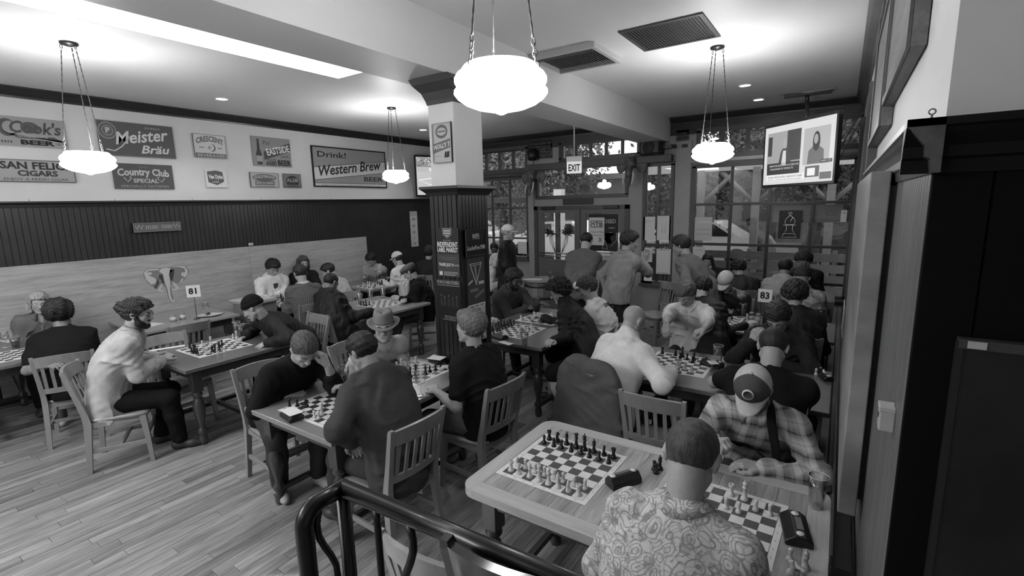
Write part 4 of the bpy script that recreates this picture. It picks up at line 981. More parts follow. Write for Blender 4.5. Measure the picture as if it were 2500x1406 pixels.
table(-5.92, -4.80, 4.14, 5.00, 'light-topped table behind the man in the fedora', top=wood('table_wood_pale', .25, .3, .5, 'Y', coat=.4, dark=.3))
table(-7.55, -6.38, 5.22, 5.98, 'small dark table in the far left corner where the man covers his face')
table(-7.40, -6.62, 3.62, 5.0, 'narrow dark table by the plywood where the white hoodie player sits')
# wall bench on the right
t = empty('wall_bench', (0, 5, 0), 0, 'long wooden bench running along the right wall under the table ends', 'bench')
for i, (x0, x1) in enumerate(((-.015, .040), (.044, .10))): MB().box((x0, -3.3, .41), (x1, 3.9, .445), bev=.004).build('seat_board', wood('bench_wood', .16, .35, .6, 'Y', coat=.3, dark=.35), t)
MB().box((.04, -3.3, 0), (.08, 3.9, .41)).build('front_panel', DARK, t)
for y in (-3.2, -1, 1, 3.7): MB().box((.0, y, 0), (.04, y+.04, .41)).build('support', DARK, t)
# loose chairs (chairs under sitters are placed with the sitters)
chair(-.93, 3.22, 90, 'empty wooden slat-back chair seen from behind at the far side of the oak table')
chair(-1.20, 1.40, 92, 'wooden chair seen through the black handrail at the near side of the oak table')
chair(-5.40, 1.98, 0, 'empty wooden chair pushed in at the wall side of the turned-leg table')
chair(-6.27, 2.36, 180, 'empty wooden chair at the table with the 81 sign')
chair(-5.74, 4.52, 0, 'empty wooden chair at the left end of the table with three pint glasses')
chair(-2.2, 7.1, 240, 'dark wooden chair standing by the window behind the man in the light shirt')
chair(-.22, 7.1, 90, 'wooden chair at the right end below the window table')
# ---------------------------------------------------------------- handrail in front
RAIL = mat('rail_black_gloss', .004, .30, .4, noise=.3, nscale=30, coat=.18); zr = 1.42
c0 = atz(836, 1190, zr); c1 = atz(738, 1247, zr); c2 = atz(1236, 1359, zr)
t = empty('handrail', (c0[0], c0[1], 0), 0, 'glossy black tubular metal handrail with wavy balusters in the foreground', 'railing'); o_ = Vector((c0[0], c0[1], 0))
dl = (c1-c0).normalized(); dr_ = (c2-c0).normalized(); LA = (c1-c0).length
pts = [c2-o_+dr_*.5, c0-o_]; MB().tube(pts, .0215, 20).build('top_rail', RAIL, t)
arc = [c0-o_]+[c0-o_+dl*(LA-.045)]+[c0-o_+dl*(LA-.045+.045*math.sin(a))-V(0, 0, .045*(1-math.cos(a))) for a in [PI/2*i/8 for i in range(1, 9)]]+[c0-o_+dl*LA-V(0, 0, 1.4)]
MB().tube(arc, .0215, 20).build('top_rail', RAIL, t); b = MB(); b.lathe([(0, -.022), (.016, -.016), (.0225, 0), (.016, .016), (0, .022)], 20, c=tuple(c0-o_)); b.build('rail_joint', RAIL, t)
MB().tube([c0-o_, c0-o_-V(0, 0, 1.41)], .018, 16).build('post', RAIL, t)
def bal(p, wavy, r=.010):
    zs = [i/40 for i in range(41)]; q = [Vector((p[0], p[1], zr-.02-s_*1.38))-o_+(wavy*(.022*math.sin(s_*1.38*2*PI/.30+.6)) if wavy is not None else V(0, 0, 0)) for s_ in zs]; MB().tube(q, r, 12).build('baluster', RAIL, t)
bal(c0+dl*LA*.52, dl, .009); bal(c0+dr_*.12, None, .009); bal(c0+dr_*.215, dr_, .010); bal(c0+dr_*.46, None, .009); bal(c0+dr_*.56, dr_, .010)
# tall black stool with a curved back, bottom edge
A = atd(1091, 1310, .95); B = atz(1430, 1425, A[2]); wv = (B-A); wv[2] = 0
bx = wv.normalized(); fw = Vector((-bx.y, bx.x, 0)); cen = A+wv*.5; K = build_chair(name='bar_stool', W=mat('stool_black', .006, .18, .6, coat=.6), S=mat('stool_black', .006, .18, .6, coat=.6))
K['label'] = 'glossy black stool with curved back rail at the bottom of the frame'; K['category'] = 'stool'; del K['group']
K.scale = (wv.length/.41, .95, .95); K.rotation_euler = (0, 0, math.atan2(-bx.y*-1, bx.x)); K.location = (cen[0]+fw[0]*.27, cen[1]+fw[1]*.27, A[2]-.89*.95+.0)
for ch in K.children:
    if ch.name.startswith(('leg', 'back_post')):
        for v in ch.data.vertices:
            if v.co.z < .01: v.co.z = -(A[2]-.89*.95)/.95
# ---------------------------------------------------------------- signs, posters, screens
def pm(c, name='paint', rough=.5, spec=.3): return mat('%s_%03d' % (name, round(c*1000)), c, rough, spec)
def board(M, w, h, label, c, els, name='wall_sign', cat='sign', th=.012, group=None, edge=None, rough=.45, parent_part=None, m=None, edgec=None):
    t = empty(name, (0, 0, 0), 0, label, cat, group); t.matrix_world = M
    MB().box((-w/2, -h/2, -th), (w/2, h/2, 0)).build('panel', m or pm(c, 'sign_paint', rough), t)
    if edge:
        b = MB(); e = edge
        for a in ((-w/2, -h/2, w/2, -h/2+e), (-w/2, h/2-e, w/2, h/2), (-w/2, -h/2+e, -w/2+e, h/2-e), (w/2-e, -h/2+e, w/2, h/2-e)): b.box((a[0], a[1], -th), (a[2], a[3], .008))
        b.build('frame', pm(edgec if edgec is not None else .02, 'sign_paint'), t)
    shapes = {}; els = [q for e in els for q in ([('r', (e[1]+e[3]*(i/e[5]-.5)+.004, e[2]-e[4]/2, e[1]+e[3]*((i+rnd.uniform(.6, .85))/e[5]-.5), e[2]+e[4]/2), e[6], 3, 'bar') for i in range(e[5])] if e[0] == 'b' else [e])]
    lv = 1
    for e in els:
        if e[0] == 't':
            _, s, x, y, size, col, k = (list(e)+[{}])[:7]; k = dict(k); k['off'] = k.get('off', 0)*.42; fw = k.pop('fitw', None); lv_ = k.pop('lv', 3); rot = math.radians(k.pop('rot', 0)); arc = k.pop('arc', None)
            me = text(s, size*h, ext=.0006, **k); me.materials.append(pm(col, 'lettering'))
            if fw:
                xs = [v.co.x for v in me.vertices] or [0, 1]; wd = max(xs)-min(xs); cx = (max(xs)+min(xs))/2
                for v in me.vertices: v.co.x = (v.co.x-cx)*fw*w/wd
            if arc:
                for v in me.vertices: v.co.y += arc*h*(1-(2*v.co.x/(fw*w if fw else w))**2)
            link('lettering', me, t, loc=(x*w, y*h, .0006*lv_+.0006), rot=(0, 0, rot))
        elif e[0] == 'p': b = MB(); b.prism([(x*w, y*h) for x, y in e[1]], .0008*(e[3] if len(e) > 3 else 1)); shapes.setdefault(e[2], []).append(b)
        elif e[0] == 'r': x0, y0, x1, y1 = e[1]; b = MB(); b.box((x0*w, y0*h, 0), (x1*w, y1*h, .0008*(e[3] if len(e) > 3 else 1))); shapes.setdefault((e[2], 'bar') if len(e) > 4 else e[2], []).append(b)
        elif e[0] == 'e': cx, cy, rx, ry = e[1]; b = MB(); b.prism([(cx*w+rx*w*math.cos(a), cy*h+ry*h*math.sin(a)) for a in [2*PI*i/28 for i in range(28)]], .0008*(e[3] if len(e) > 3 else 1)); shapes.setdefault(e[2], []).append(b)
        elif e[0] == 'l': b = MB(); b.tube([(x*w, y*h, .001) for x, y in e[1]], e[3]*h, 6); shapes.setdefault(e[2], []).append(b)
    for col, bs in shapes.items():
        if isinstance(col, tuple):
            b = MB()
            for q in bs: b.add(q.v, q.f)
            tag(b.build('small_print', pm(col[0], 'lettering'), t), kind='stuff')
        else:
            for q in bs: q.build('painted_shape', pm(col, 'lettering'), t)
    return t
XS = XL+.022
def lsign(tl, br, *a, X=XS, tilt=0, **k):
    p = atx(*tl, X); q = atx(*br, X); w = q[1]-p[1]; h = p[2]-q[2]; M = frame_m(((X), (p[1]+q[1])/2, (p[2]+q[2])/2), (0, 1, tilt), (0, 0, 1)); return board(M, w, h, *a, **k)
T = 't'
lsign((-22, 279), (169, 364), 'pale Cook\'s Goldblume Beer sign at the top left of the sign wall', .30, [
  ('e', (-.02, .16, .13, .20), .09), ('e', (-.33, .12, .13, .30), .08), ('e', (-.29, .13, .10, .21), .30, 2), ('p', [(-.40, -.02), (-.2, -.22), (.42, -.22), (.46, -.30), (.30, -.12), (-.05, -.16)], .08), (T, "Cook's", .06, .14, .56, .07, dict(off=.012, fitw=.72, shear=.2)), (T, 'GOLDBLUME', .0, -.15, .11, .45, dict(fitw=.42, lv=4)), (T, 'BEER', .06, -.36, .22, .01, dict(fitw=.48, off=.008)), ('b', -.38, -.36, .20, .08, 5, .08), (T, 'OR CAN', .40, -.36, .10, .05, dict(fitw=.16))])
lsign((-22, 386), (187, 446), 'San Felice Cigars sign below the Cook\'s sign', .33, [
  (T, 'SAN FELICE', .02, .22, .44, .02, dict(fitw=.88, off=.008)), (T, 'CIGARS', .02, -.12, .34, .04, dict(fitw=.5, off=.008)), (T, 'ENJOY A FRESH CIGAR', 0, -.38, .15, .07, dict(fitw=.8))], edge=.008, edgec=.12)
lsign((232, 291), (430, 388), 'dark Meister Brau sign behind the left pendant lamp', .10, [
  ('e', (-.375, .22, .11, .24), .40), ('e', (-.375, .22, .102, .22), .12, 2), ('e', (-.375, .22, .068, .15), .42, 3), ('e', (-.375, .22, .062, .135), .13, 4), (T, 'P', -.375, .22, .20, .5, dict(off=.012, lv=6)), (T, 'Meister', .06, .10, .50, .62, dict(shear=.35, fitw=.74, rot=9, off=.010)), (T, 'Bräu', .22, -.27, .34, .62, dict(shear=.3, fitw=.40, rot=2, off=.008)), ('l', [(-.42, -.32), (-.32, -.36), (-.22, -.22), (-.10, .1)], .6, .02), ('b', .22, .38, .22, .06, 6, .25)], edge=.010, edgec=.16)
lsign((271, 397), (427, 462), 'dark Country Club Special sign below the Meister Brau sign', .09, [
  (T, 'Country Club', .0, .12, .38, .50, dict(fitw=.86, off=.010, arc=.05)), ('l', [(-.34, -.05), (-.28, -.22), (-.22, -.08), (-.24, .0)], .5, .02), ('l', [(.34, -.05), (.28, -.22), (.22, -.08), (.24, 0)], .5, .02), (T, "Goetz'", .0, .38, .13, .2, dict(fitw=.16)), (T, 'SPECIAL', .02, -.18, .22, .5, dict(fitw=.42, off=.004)), (T, 'SPECIALLY SATISFIES', 0, -.40, .13, .35, dict(fitw=.8))])
lsign((469, 325), (555, 388), 'white Crescent Beverages sign with a moon and star', .58, [
  ('r', (-.47, -.50, .47, -.30), .13), (T, 'BEVERAGES', 0, -.40, .17, .6, dict(fitw=.84)), (T, 'CRESCENT', 0, .17, .32, .12, dict(fitw=.84, arc=.14, off=.006)), ('e', (.06, -.06, .10, .16), .12), ('e', (.03, -.05, .085, .14), .58, 2), (T, '*', -.03, -.13, .34, .08), ('b', -.26, -.06, .16, .04, 4, .1), ('b', .30, -.06, .14, .04, 3, .1)], edge=.005, edgec=.3)
lsign((500, 415), (557, 458), 'small crinkled Van Dyke sign with a reflection', .62, [
  ('p', [(-.42, .42), (0, .50), (.30, .42), (.34, -.15), (0, -.36), (-.40, -.2)], .10), (T, 'Van Dyke', -.04, .12, .32, .7, dict(fitw=.66, off=.006)), (T, 'LAGER', -.06, -.18, .14, .6, dict(fitw=.3))])  # dark field with pale lettering on a pale sign
lsign((612, 331), (713, 409), 'Put Eastside Inside aged beer sign with a bottle', .26, [
  ('p', [(-.22, .0), (.49, .36), (.49, .06), (-.22, -.28)], .07), (T, 'EASTSIDE', .16, .06, .32, .75, dict(fitw=.62, rot=12, off=.008, sx=.8)), (T, 'Put', -.14, .30, .20, .10, dict(shear=.2)), (T, 'Inside', .32, -.13, .13, .10, dict(shear=.2)), (T, 'BEER', .30, -.37, .26, .02, dict(fitw=.36, off=.010)), (T, 'AGED', -.05, -.40, .18, .04, dict(fitw=.28, off=.008)), (T, "Thoro'ly", -.05, -.27, .13, .05, dict(fitw=.26)),
  ('p', [(-.40, -.45), (-.28, -.45), (-.27, -.1), (-.31, .08), (-.32, .42), (-.37, .42), (-.38, .08), (-.42, -.1)], .05), ('r', (-.41, -.35, -.275, -.15), .35, 2)])
lsign((609, 420), (682, 458), 'small Goldyrock Birch Beer sign under the Eastside sign', .40, [
  ('e', (0, .16, .42, .24), .12), (T, 'GOLDYROCK', 0, .15, .26, .7, dict(fitw=.74, arc=.08)), ('r', (-.34, -.34, .34, -.06), .13), (T, 'BIRCH BEER', 0, -.20, .19, .6, dict(fitw=.6)), ('b', 0, -.43, .7, .05, 12, .1)], edge=.006, edgec=.2)
lsign((690, 423), (737, 459), 'smallest dark Ale-8 sign beside the Goldyrock sign', .17, [('e', (0, -.05, .36, .40), .04), ('r', (-.5, -.5, .5, -.28), .14, 2), (T, 'ALE8i', 0, .02, .36, .5, dict(fitw=.62)), ('b', 0, -.39, .6, .08, 6, .04)])
lsign((758, 354), (945, 459), 'large framed Drink Western Brew Beer sign', .62, [
  ('p', [(-.5, .5), (.5, .5), (.5, .22), (-.5, -.02)], .28), ('p', [(-.5, -.33), (.5, -.08), (.5, -.41), (-.5, -.41)], .30), ('l', [(-.49, -.02), (.49, .22)], .05, .006), ('l', [(-.49, -.33), (.49, -.08)], .05, .006), ('l', [(-.49, -.40), (.49, -.40)], .05, .005), (T, 'Drink!', -.25, .30, .20, .03, dict(fitw=.36, off=.004)), (T, 'Western Brew', .0, -.0, .36, .04, dict(fitw=.86, rot=7, shear=.3, off=.012)), (T, 'BEER', .30, -.28, .17, .04, dict(fitw=.28, off=.006)), ('b', 0, -.45, .82, .035, 26, .35)], edge=.022, edgec=.02)
p = atx(323, 545, XL+.05); q = atx(443, 562, XL+.05)
lsign((323, 545), (443, 562), 'small horizontal lettered wooden plaque on the dark left paneling', .12, [(T, 'W', -.38, 0, .8, .28), (T, 'W', .42, 0, .8, .28), ('b', -.12, 0, .26, .4, 6, .26), ('b', .2, 0, .24, .4, 6, .26)], X=XL+.06, th=.03, edge=.01, edgec=.16)
lsign((999, 516), (1022, 601), 'narrow white vertical banner with playing-card letters by the left corner', .60, [(T, 'W', 0, .27, .11, .03, dict(sx=1.3)), (T, 'M', 0, .08, .11, .05), (T, 'V', 0, -.10, .11, .04, dict(off=.006)), (T, 'C', 0, -.26, .09, .06), (T, 'W', 0, -.41, .10, .03), ('b', 0, .45, .8, .012, 6, .15), ('b', 0, .42, .8, .012, 5, .15), ('b', 0, .38, .7, .012, 5, .15), ('b', 0, -.47, .6, .010, 4, .2)], edge=.004, edgec=.3, tilt=-.0)
# plywood panels with the elephant head
PLY = wood('plywood', .34, .5, .75, 'Y', spec=.3, dark=.4); PLY2 = wood('plywood_far', .37, .5, .75, 'Y', spec=.3, dark=.35)
ya, yb_, yc = atx(-60, 655, XL+.03)[1], atx(606, 602, XL+.03)[1], atx(893, 577, XL+.03)[1]; zt = atx(450, 615, XL+.03)[2]
t = empty('plywood_panel', (XL+.025, (ya+yb_)/2, 0), 0, 'long plywood backrest panel on the left wall bearing an elephant head', 'panel')
MB().box((0, (ya-yb_)/2, .05), (.018, (yb_-ya)/2-.002, zt), bev=.002).build('panel', PLY, t)
t2 = empty('plywood_panel', (XL+.025, (yb_+yc)/2, 0), 0, 'lighter plywood panel farther along the left wall, behind the white hoodie player', 'panel')
MB().box((0, (yb_-yc)/2, .05), (.018, (yc-yb_)/2, zt), bev=.002).build('panel', PLY2, t2)
def E(px, py): p = atx(px/5.858+320, py/5.858+560, XL+.046); return (p[1]-t.location[1], p[2])
def emb(polys, name, m, z=0):
    b = MB(); MX = Matrix(((0, 0, 1, .0185+z), (1, 0, 0, 0), (0, 1, 0, 0), (0, 0, 0, 1)))
    for P in polys: b.prism([E(*p) for p in P], .0012, M=MX)
    return b.build(name, m, t)
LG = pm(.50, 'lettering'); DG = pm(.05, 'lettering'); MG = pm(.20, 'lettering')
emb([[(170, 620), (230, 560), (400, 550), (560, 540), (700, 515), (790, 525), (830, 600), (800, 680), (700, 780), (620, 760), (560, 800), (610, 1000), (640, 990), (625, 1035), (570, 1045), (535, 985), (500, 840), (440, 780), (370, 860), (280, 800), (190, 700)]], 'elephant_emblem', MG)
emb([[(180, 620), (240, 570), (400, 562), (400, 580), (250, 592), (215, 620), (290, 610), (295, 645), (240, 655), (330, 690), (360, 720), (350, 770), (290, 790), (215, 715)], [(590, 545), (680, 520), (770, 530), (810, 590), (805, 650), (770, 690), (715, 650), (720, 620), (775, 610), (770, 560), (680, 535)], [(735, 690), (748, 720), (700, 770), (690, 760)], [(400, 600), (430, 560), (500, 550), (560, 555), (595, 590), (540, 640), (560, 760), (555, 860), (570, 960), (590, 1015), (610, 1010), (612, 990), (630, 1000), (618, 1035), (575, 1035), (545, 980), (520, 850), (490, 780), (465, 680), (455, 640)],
  [(440, 770), (455, 785), (415, 860), (470, 885), (460, 895), (385, 880), (400, 820)], [(580, 750), (610, 755), (685, 830), (670, 855), (600, 880), (590, 868), (640, 835)]], 'elephant_pale_print', LG, .0014)  # pale printed areas of the emblem
emb([[(560, 570), (620, 570), (610, 660), (590, 740), (565, 720), (545, 640)], [(400, 650), (450, 640), (470, 760), (450, 790), (430, 720), (400, 700)], [(385, 690), (360, 790), (330, 830), (350, 850), (400, 770)]], 'elephant_dark_print', DG, .0014)  # dark printed areas of the emblem
p = atx(612, 595, XL+.05); M = frame_m((XL+.055, p[1], zt+.035), (0, 1, 0), (0, 0, 1)); board(M, .07, .04, 'tiny white sticker standing on the top edge of the plywood', .6, [('r', (-.4, -.1, .4, .1), .2)], name='sticker', cat='sticker', th=.004)
# ---- column posters (front face, -Y) and right face (+X)
YF = CY0-.030; XF = CX1+.030
def fsign(tl, br, *a, Y=YF, **k):
    p = aty(*tl, Y); q = aty(*br, Y); return board(frame_m(((p[0]+q[0])/2, Y, (p[2]+q[2])/2), (1, 0, 0), (0, 0, 1)), q[0]-p[0], p[2]-q[2], *a, **k)
def rsign(tl, br, *a, X=XF, **k):
    p = atx(*tl, X); q = atx(*br, X); return board(frame_m((X, (p[1]+q[1])/2, (p[2]+q[2])/2), (0, 1, 0), (0, 0, 1)), q[1]-p[1], p[2]-q[2], *a, **k)
fsign((1054, 303), (1104, 395), 'Holly 7 price sign hanging on the white column', .42, [
  ('e', (0, .28, .32, .17), .10), ('e', (0, .28, .25, .10), .40, 2), (T, "HOLIHAN'S", 0, .28, .06, .03, dict(fitw=.44)), ('p', [(-.5, -.02), (.5, .10), (.5, -.12), (-.5, -.26)], .13), (T, 'HOLLY 7', 0, -.08, .15, .6, dict(fitw=.88, rot=7, off=.004)), (T, '15', .22, -.31, .17, .01, dict(shear=.2, off=.012)), ('r', (-.38, -.34, -.05, -.33), .2)], Y=CY0-.014, edge=.007, edgec=.35)
PB = .018
fsign((1064, 556), (1123, 677), 'upper dark Independent Label Market poster on the column front', PB, [
  ('p', [(-.22, .5), (.22, .5), (.20, .36), (0, .28), (-.20, .36)], .13), ('r', (-.15, .43, .15, .45), .5, 2), ('r', (-.15, .38, .15, .40), .5, 2), ('r', (-.08, .33, .08, .345), .5, 2), (T, 'NORTHWEST', 0, .245, .035, .3), (T, 'INDEPENDENT', 0, .155, .15, .75, dict(fitw=.92, off=.002)), (T, 'LABEL MARKET', 0, .045, .13, .75, dict(fitw=.92, off=.002)), ('r', (-.5, -.5, .5, -.03), .05), (T, 'THURS JULY 9', -.10, -.26, .09, .7, dict(fitw=.66, off=.001)), (T, '5-9 PM', .36, -.265, .05, .6), ('r', (-.4, -.11, .4, -.10), .12, 2), ('r', (-.3, -.15, .3, -.14), .12, 2), ('r', (-.42, -.48, -.28, -.40), .55, 2), ('r', (-.22, -.415, .42, -.405), .4, 2), ('r', (-.22, -.445, .40, -.435), .4, 2), ('r', (-.22, -.475, .30, -.465), .4, 2)], th=.004, name='poster', cat='poster')
fsign((1066, 681), (1127, 792), 'lower dark Punch Brothers band poster on the column front', .010, [
  ('r', (-.5, .38, .5, .5), .035), (T, 'PUNCH BROTHERS', 0, .44, .10, .35, dict(fitw=.92)), ('r', (-.48, .365, .48, .375), .3)]+[('e', (x, .10+.03*s, .03, .03), .07) for x, s in ((-.32, 1), (-.18, 0), (0, 1), (.17, -.5), (.34, .5))]+[('p', [(x-.05, -.12), (x+.05, -.12), (x+.04, .07), (x-.04, .07)], .028) for x in (-.32, -.18, 0, .17, .34)]+[('b', .04, -.35, .5, .02, 9, .2), ('b', .04, -.39, .5, .02, 8, .2), ('b', .0, -.43, .6, .02, 9, .2)], th=.004, name='poster', cat='poster')
rsign((1135, 562), (1187, 620), 'black wifi password chalkboard on the right face of the column', .012, [(T, 'WIFI:', 0, .22, .30, .65, dict(fitw=.36)), (T, 'ScarletFire1988', .0, -.20, .24, .6, dict(fitw=.88))], th=.025, edge=.006, edgec=.04, X=XF+.02)
rsign((1139, 627), (1185, 745), 'grey concert poster with an inverted triangle on the column', .06, [
  ('p', [(-.36, .36), (.36, .36), (.0, -.08)], .42), ('p', [(-.27, .31), (.27, .31), (0, .0)], .05, 2), ('b', 0, .335, .56, .03, 9, .07), ('p', [(-.12, .3), (0, .3), (.05, .1), (0, .0)], .25, 3), ('p', [(-.46, .0), (-.2, .06), (-.2, .02), (-.46, -.04)], .5), ('r', (.14, -.06, .46, .0), .5), ('r', (-.36, -.18, .1, -.12), .18), ('p', [(-.1, -.32), (.46, -.22), (.46, -.16), (-.1, -.26)], .17), ('r', (-.5, -.5, .5, -.42), .6), ('r', (-.42, -.47, -.2, -.45), .1, 2), ('r', (-.1, -.47, .1, -.45), .1, 2), ('r', (.2, -.47, .4, -.45), .1, 2)], th=.004, name='poster', cat='poster')
rsign((1141, 750), (1188, 838), 'white poster with black scrawled lettering low on the column', .50, [('l', [(-.1+.35*math.sin(i*1.9)*.5+.15, .30+.1*math.sin(i*2.7)) for i in range(22)], .02, .012), ('l', [(.1+.3*math.sin(i*2.3), -.1+.3*math.sin(i*1.3)*1.0) for i in range(26)], .03, .010)], th=.004, name='poster', cat='poster')
rsign((1142, 842), (1190, 900), 'white poster low on the column behind the black t-shirt player', .45, [('l', [(.3*math.sin(i*1.7), .3*math.cos(i*2.2)) for i in range(22)], .03, .014)], th=.004, name='poster', cat='poster')
# ---- window wall papers and signs (flat sheets fixed inside the glass)
YG = YW-.030
def gsign(tl, br, *a, Y=YG, **k): return fsign(tl, br, *a, Y=Y, **k)
gsign((1437, 523), (1508, 614), 'black closed-daily poster on the right door pane with a white line figure', .010, [(T, 'CLOSED', .12, .30, .15, .55, dict(fitw=.62, off=.002)), (T, 'DAILY', .30, .13, .07, .5), ('r', (-.5, -.5, .5, .0), .02), ('p', [(.05, -.02), (.28, .02), (.40, -.05), (.24, -.10), (.30, -.28), (.12, -.30), (.05, -.2), (.10, -.12)], .42), ('l', [(.25, -.38), (.46, -.2), (.46, .0)], .5, .008), ('l', [(-.02, -.5), (.0, -.05)], .5, .008), ('l', [(.03, -.42), (.16, -.45), (.12, -.3), (.04, -.18)], .5, .008)], name='poster', cat='poster', th=.004, Y=YW-.022)
gsign((1438, 531), (1475, 599), 'white Chess Club Free to Play notice on the right door pane', .62, [(T, 'CHESS', 0, .33, .16, .02, dict(fitw=.80, off=.003)), (T, 'CLUB', 0, .20, .20, .02, dict(fitw=.82, off=.004)), (T, 'Free to Play', .05, -.02, .09, .03, dict(fitw=.76)), (T, 'all skill levels welcome', .03, -.14, .05, .1, dict(fitw=.72)), ('r', (.14, -.38, .34, -.22), .28)], name='notice', cat='notice', th=.004, Y=YW-.040)
gsign((1374, 482), (1448, 499), 'dark lettered plate above the double doors', .035, [('r', (-.46, -.36, .46, .36), .045)], Y=YW-.02)
gsign((1571, 529), (1598, 587), 'white paper sheet, upper left in the narrow window by the doors', .62, [('r', (-.3, .3, .3, .33), .4)], name='notice', cat='notice', th=.003)
gsign((1605, 527), (1636, 587), 'white paper sheet, upper right in the narrow window by the doors', .60, [('l', [(-.14, .2), (-.1, 0), (-.14, -.2)], .5, .01), ('l', [(.14, .2), (.1, 0), (.14, -.2)], .5, .01)], name='notice', cat='notice', th=.003)
gsign((1603, 607), (1636, 670), 'long pairing sheet hanging from a clip in the narrow window', .60, [('r', (-.4, .45, .4, .47), .2), ('r', (-.4, -.47, .4, -.45), .2)], name='notice', cat='notice', th=.003, Y=YG-.01)
gsign((1571, 604), (1592, 640), 'small printed notice low in the narrow window', .55, [('r', (-.3, .2, .1, .35), .15), ('r', (-.3, -.1, .3, -.07), .3), ('r', (-.3, -.2, .3, -.17), .3)], name='notice', cat='notice', th=.003)
gsign((1568, 655), (1591, 692), 'white sheet at the bottom left of the narrow window', .75, [('r', (-.4, .1, .4, .12), .5)], name='notice', cat='notice', th=.003)
gsign((1697, 530), (1737, 588), 'pale paper sheet in the left pane of the big right window', .42, [('r', (-.4, .25, .4, .33), .5), ('r', (-.4, -.05, .4, 0), .33), ('r', (-.4, -.25, .4, -.2), .33)], name='notice', cat='notice', th=.003)
gsign((1690, 602), (1720, 634), 'white paper low in the big right window behind the long-haired woman', .5, [('r', (-.3, .2, .3, .25), .3)], name='notice', cat='notice', th=.003)
gsign((1903, 514), (1953, 583), 'dark poster with a white outlined chess bishop in the right window', .016, [('l', [(x*.9, y) for x, y in [(-.08, .39), (0, .33), (.08, .39), (.06, .43), (-.06, .43), (-.08, .39)]], .65, .010), ('l', [(0, .33), (-.16, .22), (-.22, .1), (-.18, -.0), (.18, -.0), (.24, .10), (.18, .22), (0, .33)], .65, .010), ('l', [(.02, .1), (.12, .26)], .65, .010), ('l', [(-.30, -.02), (.30, -.02)], .65, .010), ('l', [(-.14, -.02), (-.13, -.18), (-.24, -.32), (.24, -.32), (.13, -.18), (.14, -.02)], .65, .010), ('l', [(-.24, -.32), (-.34, -.45), (.34, -.45), (.24, -.32)], .65, .010)], name='poster', cat='poster', th=.004)
gsign((1264, 590), (1290, 620), 'white paper taped in the left window by the doors', .58, [('r', (-.3, .2, .3, .23), .4)], name='notice', cat='notice', th=.003)
gsign((1888, 501), (2056, 543), 'pale see-through banner with reversed lettering hung in the right window', .22, [(T, 'BLK G', .1, .0, .42, .15, dict(fitw=.62))], name='banner', cat='banner', th=.003, Y=YW+.06)
gsign((2054, 513), (2066, 542), 'small white card beside the reversed banner in the right window', .6, [('r', (-.3, .2, .3, .3), .3)], name='notice', cat='notice', th=.003)
# exit sign
p = atd(1402, 403, 6.6); t = empty('exit_sign', p, 0, 'white exit sign hanging from a rod before the doors', 'sign')
yaw = math.radians(18); t.rotation_euler = (0, 0, yaw)
MB().box((-.10, -.02, -.11), (.10, .02, .11), bev=.004).build('housing', mat('exit_white', .6, .4, emit=.15), t); MB().box((-.104, -.024, .045), (.104, .024, .115), bev=.003).build('top_cover', pm(.55), t)
me = text('EXIT', .125, ext=.001, off=.003, sx=.62); me.materials.append(pm(.02, 'lettering')); link('lettering', me, t, loc=(0, -.0215, -.04), rot=(PI/2, 0, 0)); MB().tube([(0, 0, .11), (0, 0, ZC-p[2])], .009, 8).build('rod', pm(.4), t)
MB().box((-.11, -.01, .115), (-.03, .03, .145), bev=.006).build('lamp_head', DARK, t)
# ---- televisions
def tv(TL, TR, BL, label, bez=.018, th=.05):
    TL, TR, BL = Vector(TL), Vector(TR), Vector(BL); x = TR-TL; w = x.length; h = (TL-BL).length; M = frame_m((TL+TR)/2+(BL-TL)/2, x, TL-BL)
    t = empty('television', (0, 0, 0), 0, label, 'television'); t.matrix_world = M
    MB().box((-w/2, -h/2, -th), (w/2, h/2, 0), bev=.006).build('casing', mat('tv_black', .01, .25), t); return t, w, h, M
em = lambda v: mat('screen_%03d' % round(v*1000), .02, .3, emit=v*.44)
D1 = 5.45; D2 = 4.55
tvt, w, h, M = tv(atd(1856, 313, D1), atd(2034, 273, D2), atd(1870, 457, D1*.995), 'wide television on a ceiling arm showing a news broadcast')
def scr(els):
    for nm, r, v, z in els:
        b = MB()
        if len(r) == 4 and not isinstance(r[0], tuple): b.box((r[0]*w, r[1]*h, 0), (r[2]*w, r[3]*h, z*.0008))
        elif r[0] == 'e': b.prism([((r[1]+r[3]*math.cos(a))*w, (r[2]+r[4]*math.sin(a))*h) for a in [2*PI*i/20 for i in range(20)]], z*.0008)
        else: b.prism([(x*w, y*h) for x, y in r], z*.0008)
        b.build(nm, em(v), tvt)
